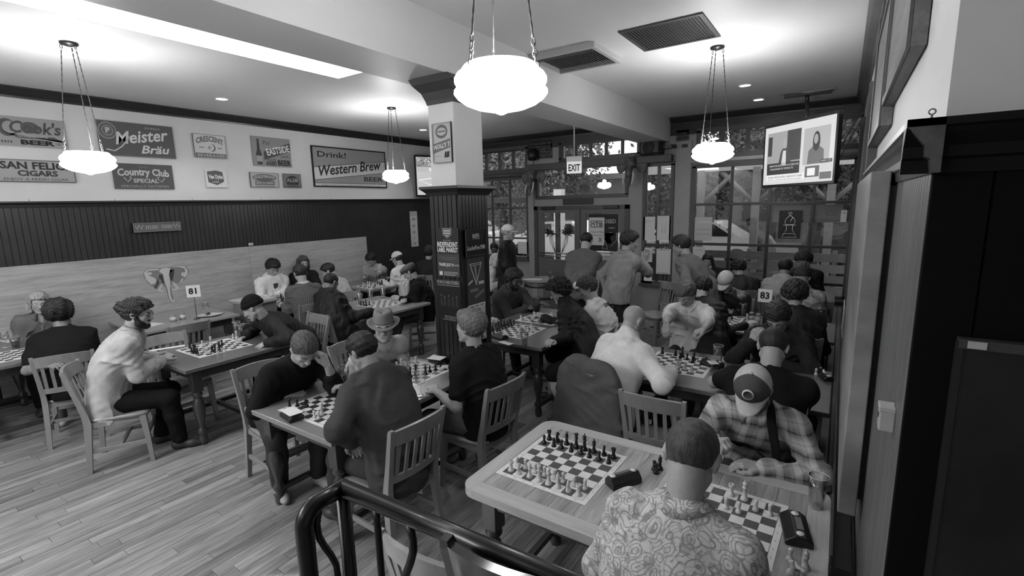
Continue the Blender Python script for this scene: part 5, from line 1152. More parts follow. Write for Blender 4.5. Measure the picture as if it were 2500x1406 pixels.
scr([('screen', (-.475, -.455, .475, .455), .62, 1), ('news_picture', (-.43, -.22, .05, .36), .32, 2), ('news_picture', (-.14, -.10, .05, .36), .04, 3), ('news_picture', (-.42, .0, -.36, .30), .03, 3), ('person_silhouette', [(-.26, -.18), (-.22, .06), (-.19, .10), (-.13, .10), (-.08, .0), (-.07, -.18)], .05, 4), ('person_silhouette', [(-.21, -.16), (-.19, .06), (-.15, .06), (-.14, -.16)], .6, 5), ('person_face', ('e', -.17, .17, .03, .08), .35, 5), ('news_picture', (-.42, -.30, .05, -.12), .02, 5),
     ('news_picture', (.09, -.20, .42, .33), .40, 2), ('person_silhouette', [(.15, -.19), (.16, -.0), (.21, .06), (.29, .06), (.35, -.0), (.36, -.19)], .12, 3), ('person_hair', ('e', .255, .13, .045, .14), .02, 4), ('person_face', ('e', .25, .16, .026, .07), .32, 5), ('ticker', (-.42, -.40, .12, -.31), .8, 3), ('ticker', (.13, -.38, .31, -.22), .10, 3), ('ticker', (.16, -.36, .26, -.25), .75, 4), ('ticker', (.32, -.30, .46, -.20), .55, 3), ('ticker', (.32, -.19, .46, -.14), .03, 3), ('ticker', (.32, -.42, .46, -.32), .12, 3)])
def ttx(s, x, y, size, v, fw):
    me = text(s, size*h, ext=.0003); xs = [q.co.x for q in me.vertices]; wd = max(xs)-min(xs); cx = (max(xs)+min(xs))/2
    for q in me.vertices: q.co.x = (q.co.x-cx)*fw*w/wd
    me.materials.append(em(v)); link('lettering', me, tvt, loc=(x*w, y*h, .0052))
ttx('SENATOR SULLIVAN ACCUSED HIS', -.17, -.165, .038, .6, .42); ttx('CHALLENGER OF TRYING TO', -.20, -.215, .038, .6, .34); ttx("ALASKA INVESTIGATES CANDIDATE'S NAME", -.15, -.345, .045, .02, .50); ttx('DEMOCRATIC CANDIDATE SHARES NAME WITH INCUMBENT', -.15, -.385, .022, .05, .50); ttx('WED 1:57', .39, -.165, .03, .6, .12)
# arm and ceiling rail
pc = atz(1972, 224, ZC); tm = empty('television_mount', (pc[0], pc[1], ZC), 0, 'dark ceiling mount arm holding the news television', 'mount'); top = M @ Vector((.08*w, h/2-.15, -.06))
MB().tube([(0, 0, 0), (0, 0, -.16)], .028, 12).build('pole', DARK, tm); MB().tube([(0, 0, -.14), Vector(top)-Vector((pc[0], pc[1], ZC))], .022, 10).build('arm', DARK, tm)
a, c = atz(1903, 233, ZC), atz(2041, 212, ZC); d = (c-a); MB().tube([a-tm.location-V(0, 0, .012), c-tm.location-V(0, 0, .012)], .014, 8).build('ceiling_rail', pm(.35), tm); a2, c2 = a+d*.15-V(0, .10, 0), a+d*.85-V(0, .10, 0); MB().box((-.28, -.05, -.05), (.28, .05, -.01), bev=.006).build('mounting_plate', DARK, tm)
b = MB(); q = Vector((XR-.03, 7.6, 3.2)); b.tube([Vector(M @ Vector((w*.47, -.1*h, -.03))), q], .006, 6); b.tube([Vector(M @ Vector((w*.45, -.3*h, -.03))), q+V(0, .2, -.1)], .005, 6); tag(b.build('cable', DARK), 'thin dark cables from the news television up to the right wall', 'cable')
yv = atx(1015, 430, XL+.25)[1]; za, zb_ = atx(1015, 378, XL+.25)[2], atx(1015, 480, XL+.25)[2]
t_, w, h, M = tv((XL+.25, yv, za), (XL+.55, yv+1.05, za), (XL+.25, yv, zb_), 'second television partly hidden behind the column showing a sports field')
tvt = t_
MB().box((-.3*w, -.1, -.34), (-.3*w+.2, .1, -.05)).build('wall_bracket', DARK, t_)
scr([('screen', (-.48, -.46, .48, .46), .45, 1), ('field', (-.48, -.46, .48, .10), .50, 2), ('stand', (-.48, .22, .48, .46), .25, 2), ('banner_strip', (-.2, .12, .48, .2), .7, 3), ('field_line', [(-.45, -.1), (-.2, -.05), (.2, -.05), (.2, -.065), (-.2, -.065), (-.42, -.11), (-.2, -.2), (.2, -.2), (.2, -.215), (-.2, -.215)], .9, 3)])
for i in range(36): x, y = rnd.uniform(-.47, .0), rnd.uniform(.23, .45); MB().box((x*w, y*h, .002), ((x+.025)*w, (y+.02)*h, .003)).build('crowd_dot', em(rnd.choice([.02, .8])), t_) if i < 36 else None
# ---- vents
for (pts, lab, op) in ((((1514, 75), (1716, 29.4), (1752, 88), (1573, 123)), 'flat dark slotted ceiling vent nearest the right pendant lamp', 0), (((1306, 132), (1438, 92), (1511, 142), (1363, 172)), 'boxed slotted ceiling vent behind the nearest pendant lamp', 1)):
    P = [atz(*p, ZC) for p in pts]; x0 = min(P[0][0], P[3][0]); x1 = max(P[1][0], P[2][0]); y0, y1 = P[0][1], P[2][1]
    t = empty('ceiling_vent', ((x0+x1)/2, (y0+y1)/2, ZC), 0, lab, 'vent'); w2, h2 = (x1-x0)/2, (y1-y0)/2; dz_ = -.05 if op else -.012
    b = MB(); e = .035
    for a in ((-w2, -h2, w2, -h2+e), (-w2, h2-e, w2, h2), (-w2, -h2+e, -w2+e, h2-e), (w2-e, -h2+e, w2, h2-e)): b.box((a[0], a[1], dz_), (a[2], a[3], 0))
    b.build('frame', pm(.45) if op else pm(.06, 'vent'), t); MB().box((-w2+e, -h2+e, -.004), (w2-e, h2-e, 0)).build('backing', pm(.008, 'vent'), t)
    if op: MB().box((-w2+e, -h2+e, -.052), (w2-e, -h2+.10, -.045)).build('flange', pm(.05, 'vent'), t)
    n = 24
    for k in range(n):
        x = -w2+e+(2*w2-2*e)*(k+.5)/n; M_ = Matrix.Translation((x, 0, dz_+.006)) @ Matrix.Rotation(.6, 4, 'Y'); MB().box((-.006, -h2+e, -.0015), (.006, h2-e, .0015), M=M_).build('slat', pm(.10, 'vent'), t)
# ---- speaker, elephant masks
p = aty(1592, 361, YW-.22); t = empty('speaker', p, math.radians(-10), 'black wall speaker box hanging at the end of the beam', 'speaker'); MB().box((-.19, -.13, -.13), (.19, .13, .13), bev=.04).build('cabinet', mat('speaker_black', .012, .35), t); MB().lathe([(0, 0), (.10, 0), (.105, .01), (.10, .014)], 20, M=Matrix.Translation((0, -.13, 0)) @ Matrix.Rotation(PI/2, 4, 'X')).build('grille', mat('grille', .02, .7), t); MB().box((.15, .0, -.03), (.36, .2, .03)).build('bracket', DARK, t)
p = aty(1300, 378, YW-.12); t = empty('speaker', p, 0, 'dark rounded speaker above the left elephant head', 'speaker'); MB().lathe([(0, -.12), (.09, -.11), (.12, -.04), (.12, .06), (.06, .12), (0, .12)], 16).build('cabinet', mat('speaker_black', .012, .35), t); MB().box((-.02, .03, -.02), (.02, .14, .02)).build('bracket', DARK, t)
EM = mat('elephant_resin', .10, .5, .4, noise=.5, nscale=14)
for (px, py, lab, s) in ((1299, 437, 'carved elephant head with white tusks at the left of the door transom', 1.0), (1540, 408, 'carved elephant head with white tusks at the right of the door transom', 1.05)):
    p = np.array(aty(px, py, YW-.16)); t = empty('elephant_head', (p[0], p[1], p[2]), 0, lab, 'sculpture', 'carved elephant heads over the doors')
    S = SDF((-.34, -.22, -.42), (.34, .18, .24), .012, .014); z = lambda x, y, q: (x*s, y*s, q*s)
    S.ell(z(0, .0, .08), (.10*s, .10*s, .11*s)); S.ell(z(.04, .0, .13), (.05, .06, .05)); S.ell(z(-.04, .0, .13), (.05, .06, .05))
    for q in (-1, 1): S.ell(z(q*.17, .05, .06), (.11*s, .03, .12*s)); S.ell(z(q*.20, .05, -.0), (.07*s, .025, .10*s)); S.ell(z(q*.06, -.07, .05), (.03, .03, .03))
    prev = z(0, -.05, .04)
    for i, (y, q) in enumerate(((-.09, -.05), (-.10, -.14), (-.09, -.22), (-.10, -.29), (-.14, -.33))): c = z(0, y, q); S.cone(prev, c, (.062-.009*i)*s, (.055-.009*i)*s); prev = c
    v, f = S.done(curls(4, .004, 90)); link('head', mesh('head', v, f, EM, smooth=True), t)
    for q in (-1, 1): MB().tube([Vector(z(q*.06, -.06, -.06)), Vector(z(q*.085, -.10, -.15)), Vector(z(q*.085, -.14, -.24)), Vector(z(q*.06, -.17, -.31))], [.02, .018, .014, .004], 10).build('tusk', pm(.65, 'ivory', .3), t)
# ---------------------------------------------------------------- outside the windows
struct('ground', MB().box((-40, YW+.18, -.12), (30, 70, -.02)), mat('asphalt', .10, .8, noise=.2, nscale=3))
LEAF = mat('leaf', .075, .6, .3, noise=.5, nscale=.7); LEAF2 = mat('leaf_light', .16, .6, .3, noise=.4, nscale=.7); BARK = mat('bark', .05, .8, noise=.4, nscale=6)
def leaves(n, R, seed, size=.11):
    r = np.random.RandomState(seed); cl = r.randn(26, 3); cl /= np.linalg.norm(cl, axis=1)[:, None]; cl *= (r.rand(26, 1)**.4)*np.array(R)*.8
    c = cl[r.randint(0, 26, n)]+r.randn(n, 3)*np.array(R)*.17; u = r.randn(n, 3); u /= np.linalg.norm(u, axis=1)[:, None]; w_ = np.cross(u, r.randn(n, 3)); w_ /= np.linalg.norm(w_, axis=1)[:, None]
    s = size*(.6+.8*r.rand(n, 1)); V_ = np.stack([c-u*s, c+w_*s*.5, c+u*s, c-w_*s*.5], 1).reshape(-1, 3); F_ = np.arange(4*n).reshape(-1, 4); return V_, F_
def tree(x, y, zc, R, seed, m, label, n=13000, size=.06):
    t = empty('tree', (x, y, 0), 0, label, 'tree', 'street trees outside'); v, f = leaves(n, R, seed, size); o = link('crown', mesh('crown', v, f, m), t, loc=(0, 0, zc)); o['kind'] = 'stuff'
    b = MB(); b.tube([(0, 0, 0), (.1, 0, zc*.5), (0, 0, zc)], [.18, .13, .08], 10)
    for k in range(4): a = k*1.6+seed; b.tube([(0, 0, zc*.6), (math.cos(a)*R[0]*.5, math.sin(a)*R[1]*.5, zc+R[2]*.3)], [.08, .03], 6)
    b.build('trunk', BARK, t)
tree(-9.3, 13.2, 3.2, (2.2, 1.6, 2.0), 1, LEAF2, 'leafy street tree seen through the left front window')
tree(-5.6, 18.5, 2.0, (1.6, 1.2, 1.1), 2, LEAF, 'leafy street tree seen through the door transom')
tree(-3.3, 13.4, 2.6, (1.4, 1.0, 1.2), 3, LEAF, 'dark leafy tree behind the left panes of the right window')
tree(-.6, 13.4, 3.0, (1.5, 1.0, 1.5), 4, LEAF, 'dark leafy tree behind the middle of the right window')
tree(2.0, 13.2, 3.0, (1.3, 1.0, 1.6), 5, LEAF2, 'lighter leafy tree outside beyond the television')
tree(-13.5, 24, 4.5, (3.5, 2.0, 3.0), 6, LEAF, 'large distant street tree on the left', 6000, .13)
tree(3.5, 20, 4.5, (4, 2.5, 3.0), 7, LEAF, 'large distant street tree on the right', 6000, .13)
tree(-2.2, 20.5, 4.3, (3.2, 1.8, 2.6), 8, LEAF, 'large street tree behind the left transoms of the right window', 9000, .13)
# building across the street
t = empty('building', (-3, 27, 0), 0, 'dim building across the street behind the trees', 'building'); MB().box((-18, 0, -.1), (18, 5, 3.4)).build('wall', mat('far_wall', .09, .8, noise=.3, nscale=1), t)
for i in range(9): MB().box((-14+i*3.2, -.05, 1.0), (-12+i*3.2, .0, 2.5)).build('window', mat('far_window', .02, .15), t)
MB().box((-18.2, -.3, 3.4), (18.2, 5.2, 3.7)).build('roof', mat('far_roof', .2, .7), t)
# parked cars
def car(x, y, label, c=.62, s=1):
    t = empty('car', (x, y, 0), 0, label, 'car'); prof = [(-2.2, .35), (-2.25, .75), (-1.95, .92), (-1.3, 1.0), (-.75, 1.42), (.75, 1.45), (1.45, 1.02), (2.1, .95), (2.25, .7), (2.2, .35)]
    M = Matrix(((1, 0, 0, 0), (0, 0, 1, -.85), (0, 1, 0, 0), (0, 0, 0, 1))); MB().prism([(a, b_) for a, b_ in prof], 1.7, M=M).build('body', mat('car_paint_%d' % (c*100), c, .25, .6, coat=1), t)
    M2 = Matrix(((1, 0, 0, 0), (0, 0, 1, -.86), (0, 1, 0, 0), (0, 0, 0, 1)))
    for poly in ([(-1.15, 1.02), (-.70, 1.36), (-.05, 1.38), (-.05, 1.02)], [(.05, 1.02), (.05, 1.38), (.72, 1.38), (1.25, 1.02)]): MB().prism(poly, .02, M=M2).build('window', mat('car_glass', .015, .1), t)
    for wx_ in (-1.4, 1.4): 
        w_ = MB().lathe([(0, 0), (.2, 0), (.32, .02), (.34, .1), (.32, .2), (0, .2)], 20, M=Matrix.Translation((wx_, -.92, .33)) @ Matrix.Rotation(-PI/2, 4, 'X')).build('wheel', mat('tyre', .012, .7), t)
        MB().lathe([(0, 0), (.18, 0)], 16, M=Matrix.Translation((wx_, -.935, .33)) @ Matrix.Rotation(PI/2, 4, 'X')).build('hubcap', pm(.4), w_)
    return t
car(-3.9, 16.4, 'silver car parked outside behind the left panes of the right window'); car(-8.7, 16.4, 'white car parked outside beyond the left door', .7); car(1.3, 16.4, 'dark van-like car parked outside at far right', .05)
car(-13.6, 16.4, 'grey car parked outside beyond the left window', .3)
# pergola with braces
PG = wood('pergola_wood', .20, .7, .5, 'Z', dark=.3); t = empty('pergola', (-1, 11.2, 0), 0, 'wooden pergola frame with diagonal braces outside the right window', 'pergola')
pxs = [aty(1712, 470, 11.2)[0]+1, aty(1846, 470, 11.2)[0]+1, aty(2030, 470, 11.2)[0]+1]; zt_ = aty(1760, 412, 11.2)[2]
for x in pxs:
    MB().box((x-.07, -.07, 0), (x+.07, .07, zt_)).build('post', PG, t)
    for s in (-1, 1): MB().tube([(x, 0, zt_-.75), (x+s*.72, 0, zt_-.02)], .055, 4).build('brace', PG, t)
MB().box((pxs[0]-1.5, -.06, zt_-.05), (pxs[2]+2, .06, zt_+.14)).build('beam', mat('pergola_beam', .5, .6), t)
t = empty('pergola', (-7, 11.0, 0), 0, 'dark awning frame outside the left front window', 'awning'); MB().box((-2.5, -.05, 2.15), (1.3, .3, 2.30)).build('beam', mat('awning_dark', .04, .6), t)
for x in (-2.3, 1.0): MB().box((x-.05, -.05, 0), (x+.05, .05, 2.2)).build('post', mat('awning_dark', .04, .6), t)
# patio fence with boards and a table
t = empty('patio_fence', (-1.5, 10.4, 0), 0, 'horizontal board patio fence outside the right window', 'fence'); FW = wood('fence_wood', .13, .7, .5, 'X', rand=.2, dark=.3)
for k, z in enumerate((.35, .55, .75, .95)): MB().box((-1.6, 0, z), (2.6, .03, z+.15)).build('fence_board', FW, t)
for x in (-1.5, 0, 1.4, 2.5): MB().box((x, .03, 0), (x+.08, .1, 1.15)).build('post', FW, t)
t = empty('planter', (-3.2, 10.3, 0), 0, 'planter box with pale flowers outside the right window', 'planter'); MB().box((-.6, -.15, 0), (.9, .15, 1.0)).build('box', mat('planter_dark', .03, .6), t)
v, f = leaves(700, (.9, .18, .14), 11, .05); o = link('flowers', mesh('flowers', v, f, pm(.5, 'petal')), t, loc=(.15, 0, 1.12)); o['kind'] = 'stuff'
for (x, y, hgt, lab) in ((-9.6, 12.6, 2.6, 'pale post outside the left window'),): 
    t = empty('street_post', (x, y, 0), 0, lab, 'post'); MB().tube([(0, 0, 0), (0, 0, hgt)], .06, 10).build('pole', pm(.5), t); MB().box((-.12, -.12, hgt), (.12, .12, hgt+.2)).build('cap', pm(.3), t)  # pole and cap in plain greys
p = aty(1366, 575, 12.5); t = empty('poster_pillar', (p[0], 12.5, 0), 0, 'white banner pillar outside behind the left door pane', 'pillar'); MB().box((-.12, -.12, 0), (.12, .12, 2.5)).build('pillar', mat('pillar_white', .75, .5), t)
for z in [.5+.16*i for i in range(12)]: MB().box((-.121, -.123, z), (.121, -.119, z+.008)).build('joint', pm(.1), t)
# ---------------------------------------------------------------- cast
def skinm(c): return mat('skin_%03d' % round(c*1000), c, .48, .35, bump=.03, bscale=120, noise=.08, nscale=30)
LS, MS, BS, DS = skinm(.33), skinm(.25), skinm(.16), skinm(.085)
def cl(c, name='cloth', r=.85, n=.12): return mat('%s_%03d' % (name, round(c*1000)), c, r, .15, noise=n, nscale=14, bump=.12, bscale=260)
def hairm(c): return mat('hair_%03d' % round(c*1000), c, .5, .35, noise=.45, nscale=60, bump=.35, bscale=200, stretch=(1, 1, .25))
TR = cl(.012, 'trouser_dark'); MATS['trouser_dark'] = TR; JEAN = cl(.035, 'jeans'); JEAN2 = cl(.09, 'jeans')
BLK = cl(.008, 'black_cloth'); BLKJ = mat('black_jacket', .009, .6, .25, noise=.2, nscale=8, bump=.2, bscale=60); GL = mat('glasses_frame', .01, .25)
def pattern(name, kind, a, b_, sc=1.0):
    m = mat(name, a, .8, .2, bump=.08, bscale=240); nt = m.node_tree; L = nt.links.new; bs = nt.nodes['Principled BSDF']; tc = nt.nodes.new('ShaderNodeTexCoord')
    def math_(op, x, y=None, c=None):
        n = nt.nodes.new('ShaderNodeMath'); n.operation = op
        for i, q in enumerate((x, y, c)):
            if q is None: continue
            if isinstance(q, (int, float)): n.inputs[i].default_value = q
            else: L(q, n.inputs[i])
        return n.outputs[0]
    if kind in ('plaid', 'check'):
        nz = nt.nodes.new('ShaderNodeTexNoise'); nz.inputs['Scale'].default_value = 5; L(tc.outputs['Object'], nz.inputs['Vector']); sp = nt.nodes.new('ShaderNodeSeparateXYZ'); mx = nt.nodes.new('ShaderNodeVectorMath'); mx.operation = 'MULTIPLY_ADD'; L(nz.outputs['Color'], mx.inputs[0]); mx.inputs[1].default_value = (.05, .05, .05); L(tc.outputs['Object'], mx.inputs[2]); L(mx.outputs[0], sp.inputs[0])
        h = math_('ADD', sp.outputs['X'], math_('MULTIPLY', sp.outputs['Y'], .6)); f = 95*sc
        def band(v, fr, ph, th): return math_('GREATER_THAN', math_('SINE', math_('MULTIPLY_ADD', v, fr, ph)), th)
        def soft(v, fr, ph): return math_('MULTIPLY_ADD', math_('SINE', math_('MULTIPLY_ADD', v, fr, ph)), .5, .5)
        if kind == 'check': t = math_('MULTIPLY', math_('ADD', band(h, 300*sc, 0, .75), band(sp.outputs['Z'], 300*sc, 0, .75)), .5)
        else: t = math_('ADD', math_('MULTIPLY', math_('ADD', soft(h, f, 0), soft(sp.outputs['Z'], f, 1)), .40), math_('MULTIPLY', math_('ADD', band(h, f*2, 1, .8), band(sp.outputs['Z'], f*2, .5, .8)), .16))
    else:
        # paisley: swirling outlined drops from warped cells
        nz = nt.nodes.new('ShaderNodeTexNoise'); nz.inputs['Scale'].default_value = 9; nz.inputs['Detail'].default_value = 1.5; L(tc.outputs['Object'], nz.inputs['Vector']); mx = nt.nodes.new('ShaderNodeVectorMath'); mx.operation = 'MULTIPLY_ADD'; L(nz.outputs['Color'], mx.inputs[0]); mx.inputs[1].default_value = (.11, .11, .11); L(tc.outputs['Object'], mx.inputs[2])
        vo = nt.nodes.new('ShaderNodeTexVoronoi'); vo.inputs['Scale'].default_value = 17; L(mx.outputs[0], vo.inputs['Vector']); s1 = math_('SINE', math_('MULTIPLY', vo.outputs['Distance'], 30)); l1 = math_('GREATER_THAN', s1, .72)
        v2 = nt.nodes.new('ShaderNodeTexVoronoi'); v2.feature = 'DISTANCE_TO_EDGE'; v2.inputs['Scale'].default_value = 30; L(mx.outputs[0], v2.inputs['Vector']); l2 = math_('LESS_THAN', v2.outputs['Distance'], .055)
        n3 = nt.nodes.new('ShaderNodeTexNoise'); n3.inputs['Scale'].default_value = 22; L(tc.outputs['Object'], n3.inputs['Vector']); l3 = math_('MULTIPLY', math_('GREATER_THAN', n3.outputs['Fac'], .56), .55)
        t = math_('MINIMUM', math_('ADD', math_('ADD', math_('MULTIPLY', l1, .9), math_('MULTIPLY', l2, .5)), l3), 1)
    r = nt.nodes.new('ShaderNodeMapRange'); L(t, r.inputs[0]); r.inputs[3].default_value = a; r.inputs[4].default_value = b_; L(r.outputs[0], bs.inputs['Base Color']); return m
PAIS = pattern('paisley_shirt', 'paisley', .50, .22); PLAID = pattern('flannel_plaid', 'plaid', .50, .03, .75); CHECK = pattern('check_shirt', 'check', .055, .20)
CAMO = mat('patterned_jacket', .2, .8, .2, noise=.75, nscale=13)
def Wp(px, py, z): p = atz(px, py, z); return (p[0], p[1], p[2], 1)
def seat_chair(d, face, label, dx=0.07, **k):
    a = math.radians(face); return chair(d['H'][0]+math.cos(a)*dx, d['H'][1]+math.sin(a)*dx, face, label)
P_ = person
def shirt(m, infl=.014, sleeve=1.0, **k): return dict(m=m, infl=infl, sleeve=sleeve, **k)
def jacket(m=BLKJ, infl=.026, **k): return dict(dict(m=m, infl=infl, amp=.007, name='jacket'), **k)
# --- oak table
d = P_('person in trucker cap, plaid flannel shirt and black sling strap hunched over the oak table', (1838, 952, 1.15), 268, lod=0, L=.68, nod=40, skin=LS, hair='short', hairm=hairm(.03), pants=JEAN, seed=4,
  top=shirt(PLAID, .018, collar=True, amp=.006, w=1.06), hR=Wp(1752, 1078, .99), eR=(.9, .5, -1.2), dR=(.5, -.5, .35), cR=1.1, hL=Wp(1822, 1128, .80), eL=(1.2, .2, -.6), cL=.4,
  hat=('cap', cl(.07, 'cap_front'), cl(.40, 'cap_visor'), dict(mesh_back=cl(.42, 'cap_mesh'))), showface=0)
seat_chair(d, 270, 'wooden chair under the person in the plaid flannel shirt', .06)
# badge on the cap, strap
capo = [c for c in d['par'].children if c.name.startswith('cap')][0]
C, R, b0 = d['C'], d['R'], d['base']
ctr = Vector((hr(C, R, (0, .083, .098))-b0).tolist()); nrm = Vector((R@np.array([0, .86, .5])).tolist()); xr = Vector(R[:, 0].tolist()); ctr = ctr+nrm.normalized()*.008; MM = frame_m(ctr, -xr, nrm.cross(-xr)); 
bo = MB().lathe([(.027, -.004), (.027, .003), (0, .004)], 28, M=MM).build('badge', pm(.5, 'badge'), capo)
b = MB(); b.lathe([(.021, .004), (.021, .0048), (.0195, .0048), (.0195, .004)], 28, M=MM)
for k in range(9): b.box((-.016+k*.0035, -.010, .004), (-.0145+k*.0035, -.010+.004+.012*abs(math.sin(k*1.3)), .0048), M=MM)
tag(b.build('badge_print', pm(.1, 'badge'), capo), kind='stuff')
b = MB(); N, fb_, l_, H_, sd_ = d['N'], d['fb'], d['l'], d['H'], d['sd']
sf = d['surf']; ax = lambda t: N*(1-t)+d['mid']*t
pts = [np.array(sf(ax(q), dd, .008))+b0 for q, dd in ((.10, -l_*1.0-fb_*.8+sd_*1.2), (.10, -l_*1.0+sd_*1.6+fb_*.1), (.12, -l_*.9+fb_*.8+sd_*.6), (.25, -l_*.55+fb_), (.45, -l_*.10+fb_), (.65, l_*.45+fb_), (.85, l_*1.0+fb_*.6))]
vs = []; fs = []
for i, p in enumerate(pts):
    tdir = unit(pts[min(i+1, len(pts)-1)]-pts[max(i-1, 0)]); wd = unit(np.cross(tdir, fb_))*.024
    vs += [(p-wd-b0).tolist(), (p+wd-b0).tolist()]
fs = [[2*i, 2*i+1, 2*i+3, 2*i+2] for i in range(len(pts)-1)]
so = link('sling_strap', mesh('strap', vs, fs, BLK, smooth=True), d['par']); q = so.modifiers.new('u', 'SUBSURF'); q.levels = 2; q.render_levels = 2; q = so.modifiers.new('s', 'SOLIDIFY'); q.thickness = .006
d = P_('person with cropped hair in a pale paisley shirt seen from behind at the oak table', (1688, 1118, 1.27), 86, lod=0, L=.75, nod=38, skin=LS, hair='fade', hairm=hairm(.055), pants=JEAN, seed=12, scale=1.03, turn=4,
  top=shirt(PAIS, .016, collar=True, amp=.005, w=1.10), hR=(.20, .42, .80), hL=(.20, .42, .80), eR=(.5, -.2, -1), eL=(.5, -.2, -1), showface=0)
t = seat_chair(d, 86, 'wooden chair under the person in the paisley shirt, bottom edge', .08)
# --- second table on the right
d = P_('person in a black t-shirt seen from behind, bare elbows spread on the table', (1887, 850, 1.16), 90, lod=0, L=.66, nod=48, skin=LS, hair='fade', hairm=hairm(.02), pants=JEAN, seed=3, scale=1.05, shw=.19, top=shirt(BLK, .016, .38, w=1.04, amp=.006),
  hR=Wp(1900, 905, .80), hL=Wp(1800, 915, .80), eR=(2.2, -.55, -.9), eL=(2.2, -.55, -.9), showface=0)
d = P_('person with glasses and dark wavy hair holding their head, pale hood over a dark jacket', (1899, 775, 1.16), 268, lod=0, L=.64, nod=40, turn=-8, skin=LS, hair='wavy', hairm=hairm(.018), glasses=GL, seed=5, top=jacket(cl(.022, 'coat'), hood=True, amp=.008),
  hR=Wp(1850, 822, 1.03), eR=(.9, .4, -1.2), dR=(.25, .15, .9), nR=(-.5, -1, .2), cR=.55, hL=(.05, .36, .80), eL=(1, 0, -.6))
seat_chair(d, 268, 'wooden chair by the wall bench under the person holding their head')
d = P_('bald person in a cream zip-neck sweater seen from behind at the right middle table', (1548, 783, 1.20), 72, lod=0, L=.68, nod=30, skin=LS, seed=6, top=shirt(cl(.62, 'sweater'), .024, highcollar=True, amp=.008, freq=.8, loose=.006, w=1.08, name='sweater'), turn=-12, hR=Wp(1641, 893, .87), eR=(1, -.3, -.7), cR=.9, hL=(.26, .28, .82), showface=0, pants=JEAN)
DBALD = d
d = P_('person with tousled hair in a pale short-sleeved button shirt, both hands raised above the board', (1675, 718, 1.19), 268, lod=0, L=.66, nod=40, turn=-14, skin=LS, hair='wavy', hairm=hairm(.075), seed=7, top=shirt(cl(.50, 'shirt'), .024, .50, collar=True, amp=.009, w=1.05),
  hR=Wp(1610, 822, .98), eR=(.8, -.3, -1), dR=(.15, -.35, -.9), cR=.5, hL=Wp(1718, 818, .97), eL=(.8, -.3, -1), dL=(-.7, -.4, -.4), cL=.7, pants=JEAN)
seat_chair(d, 270, 'wooden chair under the person in the pale short-sleeved shirt')
# --- third table on the right
d = P_('person in a pale baseball cap and dark leather jacket looking down', (1772, 688, 1.15), 264, lod=1, L=.64, nod=38, turn=-5, skin=LS, hair='short', hairm=hairm(.05), seed=8, top=jacket(mat('leather_jacket', .018, .35, .5, bump=.2, bscale=40)), hat=('cap', cl(.42, 'cap_pale'), cl(.45, 'cap_pale')), hR=(.1, .32, .8), hL=(.1, .32, .8))
seat_chair(d, 264, 'wooden chair under the person in the pale baseball cap')
d = P_('dark-haired person in a black jacket seen from behind, half hidden by the pale-shirted player', (1716, 704, 1.15), 82, lod=1, L=.66, nod=35, skin=LS, hair='messy', hairm=hairm(.012), seed=9, top=jacket(w=1.1), hip=(-1.02, 5.12), hR=(.2, .4, .8), hL=(.2, .4, .8), showface=0)
d = P_('dark wavy-haired person in a bulky dark jacket seen from behind near the right wall', (1940, 722, 1.17), 98, lod=1, L=.66, nod=35, skin=LS, hair='big', hairm=hairm(.014), seed=10, top=jacket(w=1.12, infl=.034), hR=(.2, .4, .8), hL=(.2, .4, .8), showface=0)
seat_chair(d, 95, 'wooden chair under the person in the bulky dark jacket')
d = P_('person in a pompom beanie and camouflage-patterned jacket with pale collar, seen from behind', (1958, 678, 1.18), 92, lod=1, L=.66, nod=20, skin=LS, seed=11, top=jacket(CAMO, highcollar=True, infl=.034, w=1.06), hat=('beanie', cl(.035, 'beanie'), cl(.10, 'pompom')), showface=0)
seat_chair(d, 92, 'wooden chair under the person in the pompom beanie')
d = P_('black-haired person in a pale hooded top seen from behind near the right window', (1917, 655, 1.18), 84, lod=1, L=.66, nod=25, skin=MS, hair='short', hairm=hairm(.01), seed=12, top=shirt(cl(.30, 'hoodie'), .024, hood=True, name='hoodie', w=1.08), showface=0)
seat_chair(d, 84, 'wooden chair under the person in the pale hooded top')
d = P_('person with bushy dark hair and black clothes facing the room by the right window', (1962, 637, 1.17), 265, lod=1, L=.64, nod=25, turn=-10, skin=LS, hair='big', hairm=hairm(.012), seed=13, top=jacket(), hR=(.1, .3, .8), hL=(.1, .3, .8))
d = P_('woman with long dark hair and black sweater, hands at her chin, below the window', (1728, 636, 1.13), 272, lod=1, L=.60, nod=22, skin=LS, hair='long', hairm=hairm(.010), seed=14, scale=.92, top=shirt(BLK, .016, name='sweater'), hR=(.05, .22, .98), hL=(.07, .22, .98), dR=(.2, .3, 1), dL=(-.2, .3, 1), eR=(.6, .4, -1), eL=(.6, .4, -1), cR=1.2, cL=1.2)
d = P_('person with curly black hair and black top seen from behind by the small window table', (1803, 655, 1.12), 118, lod=1, L=.62, nod=35, skin=LS, hair='curly', hairm=hairm(.01), seed=15, top=jacket(), showface=0)
seat_chair(d, 118, 'wooden chair under the curly-haired person at the small window table')
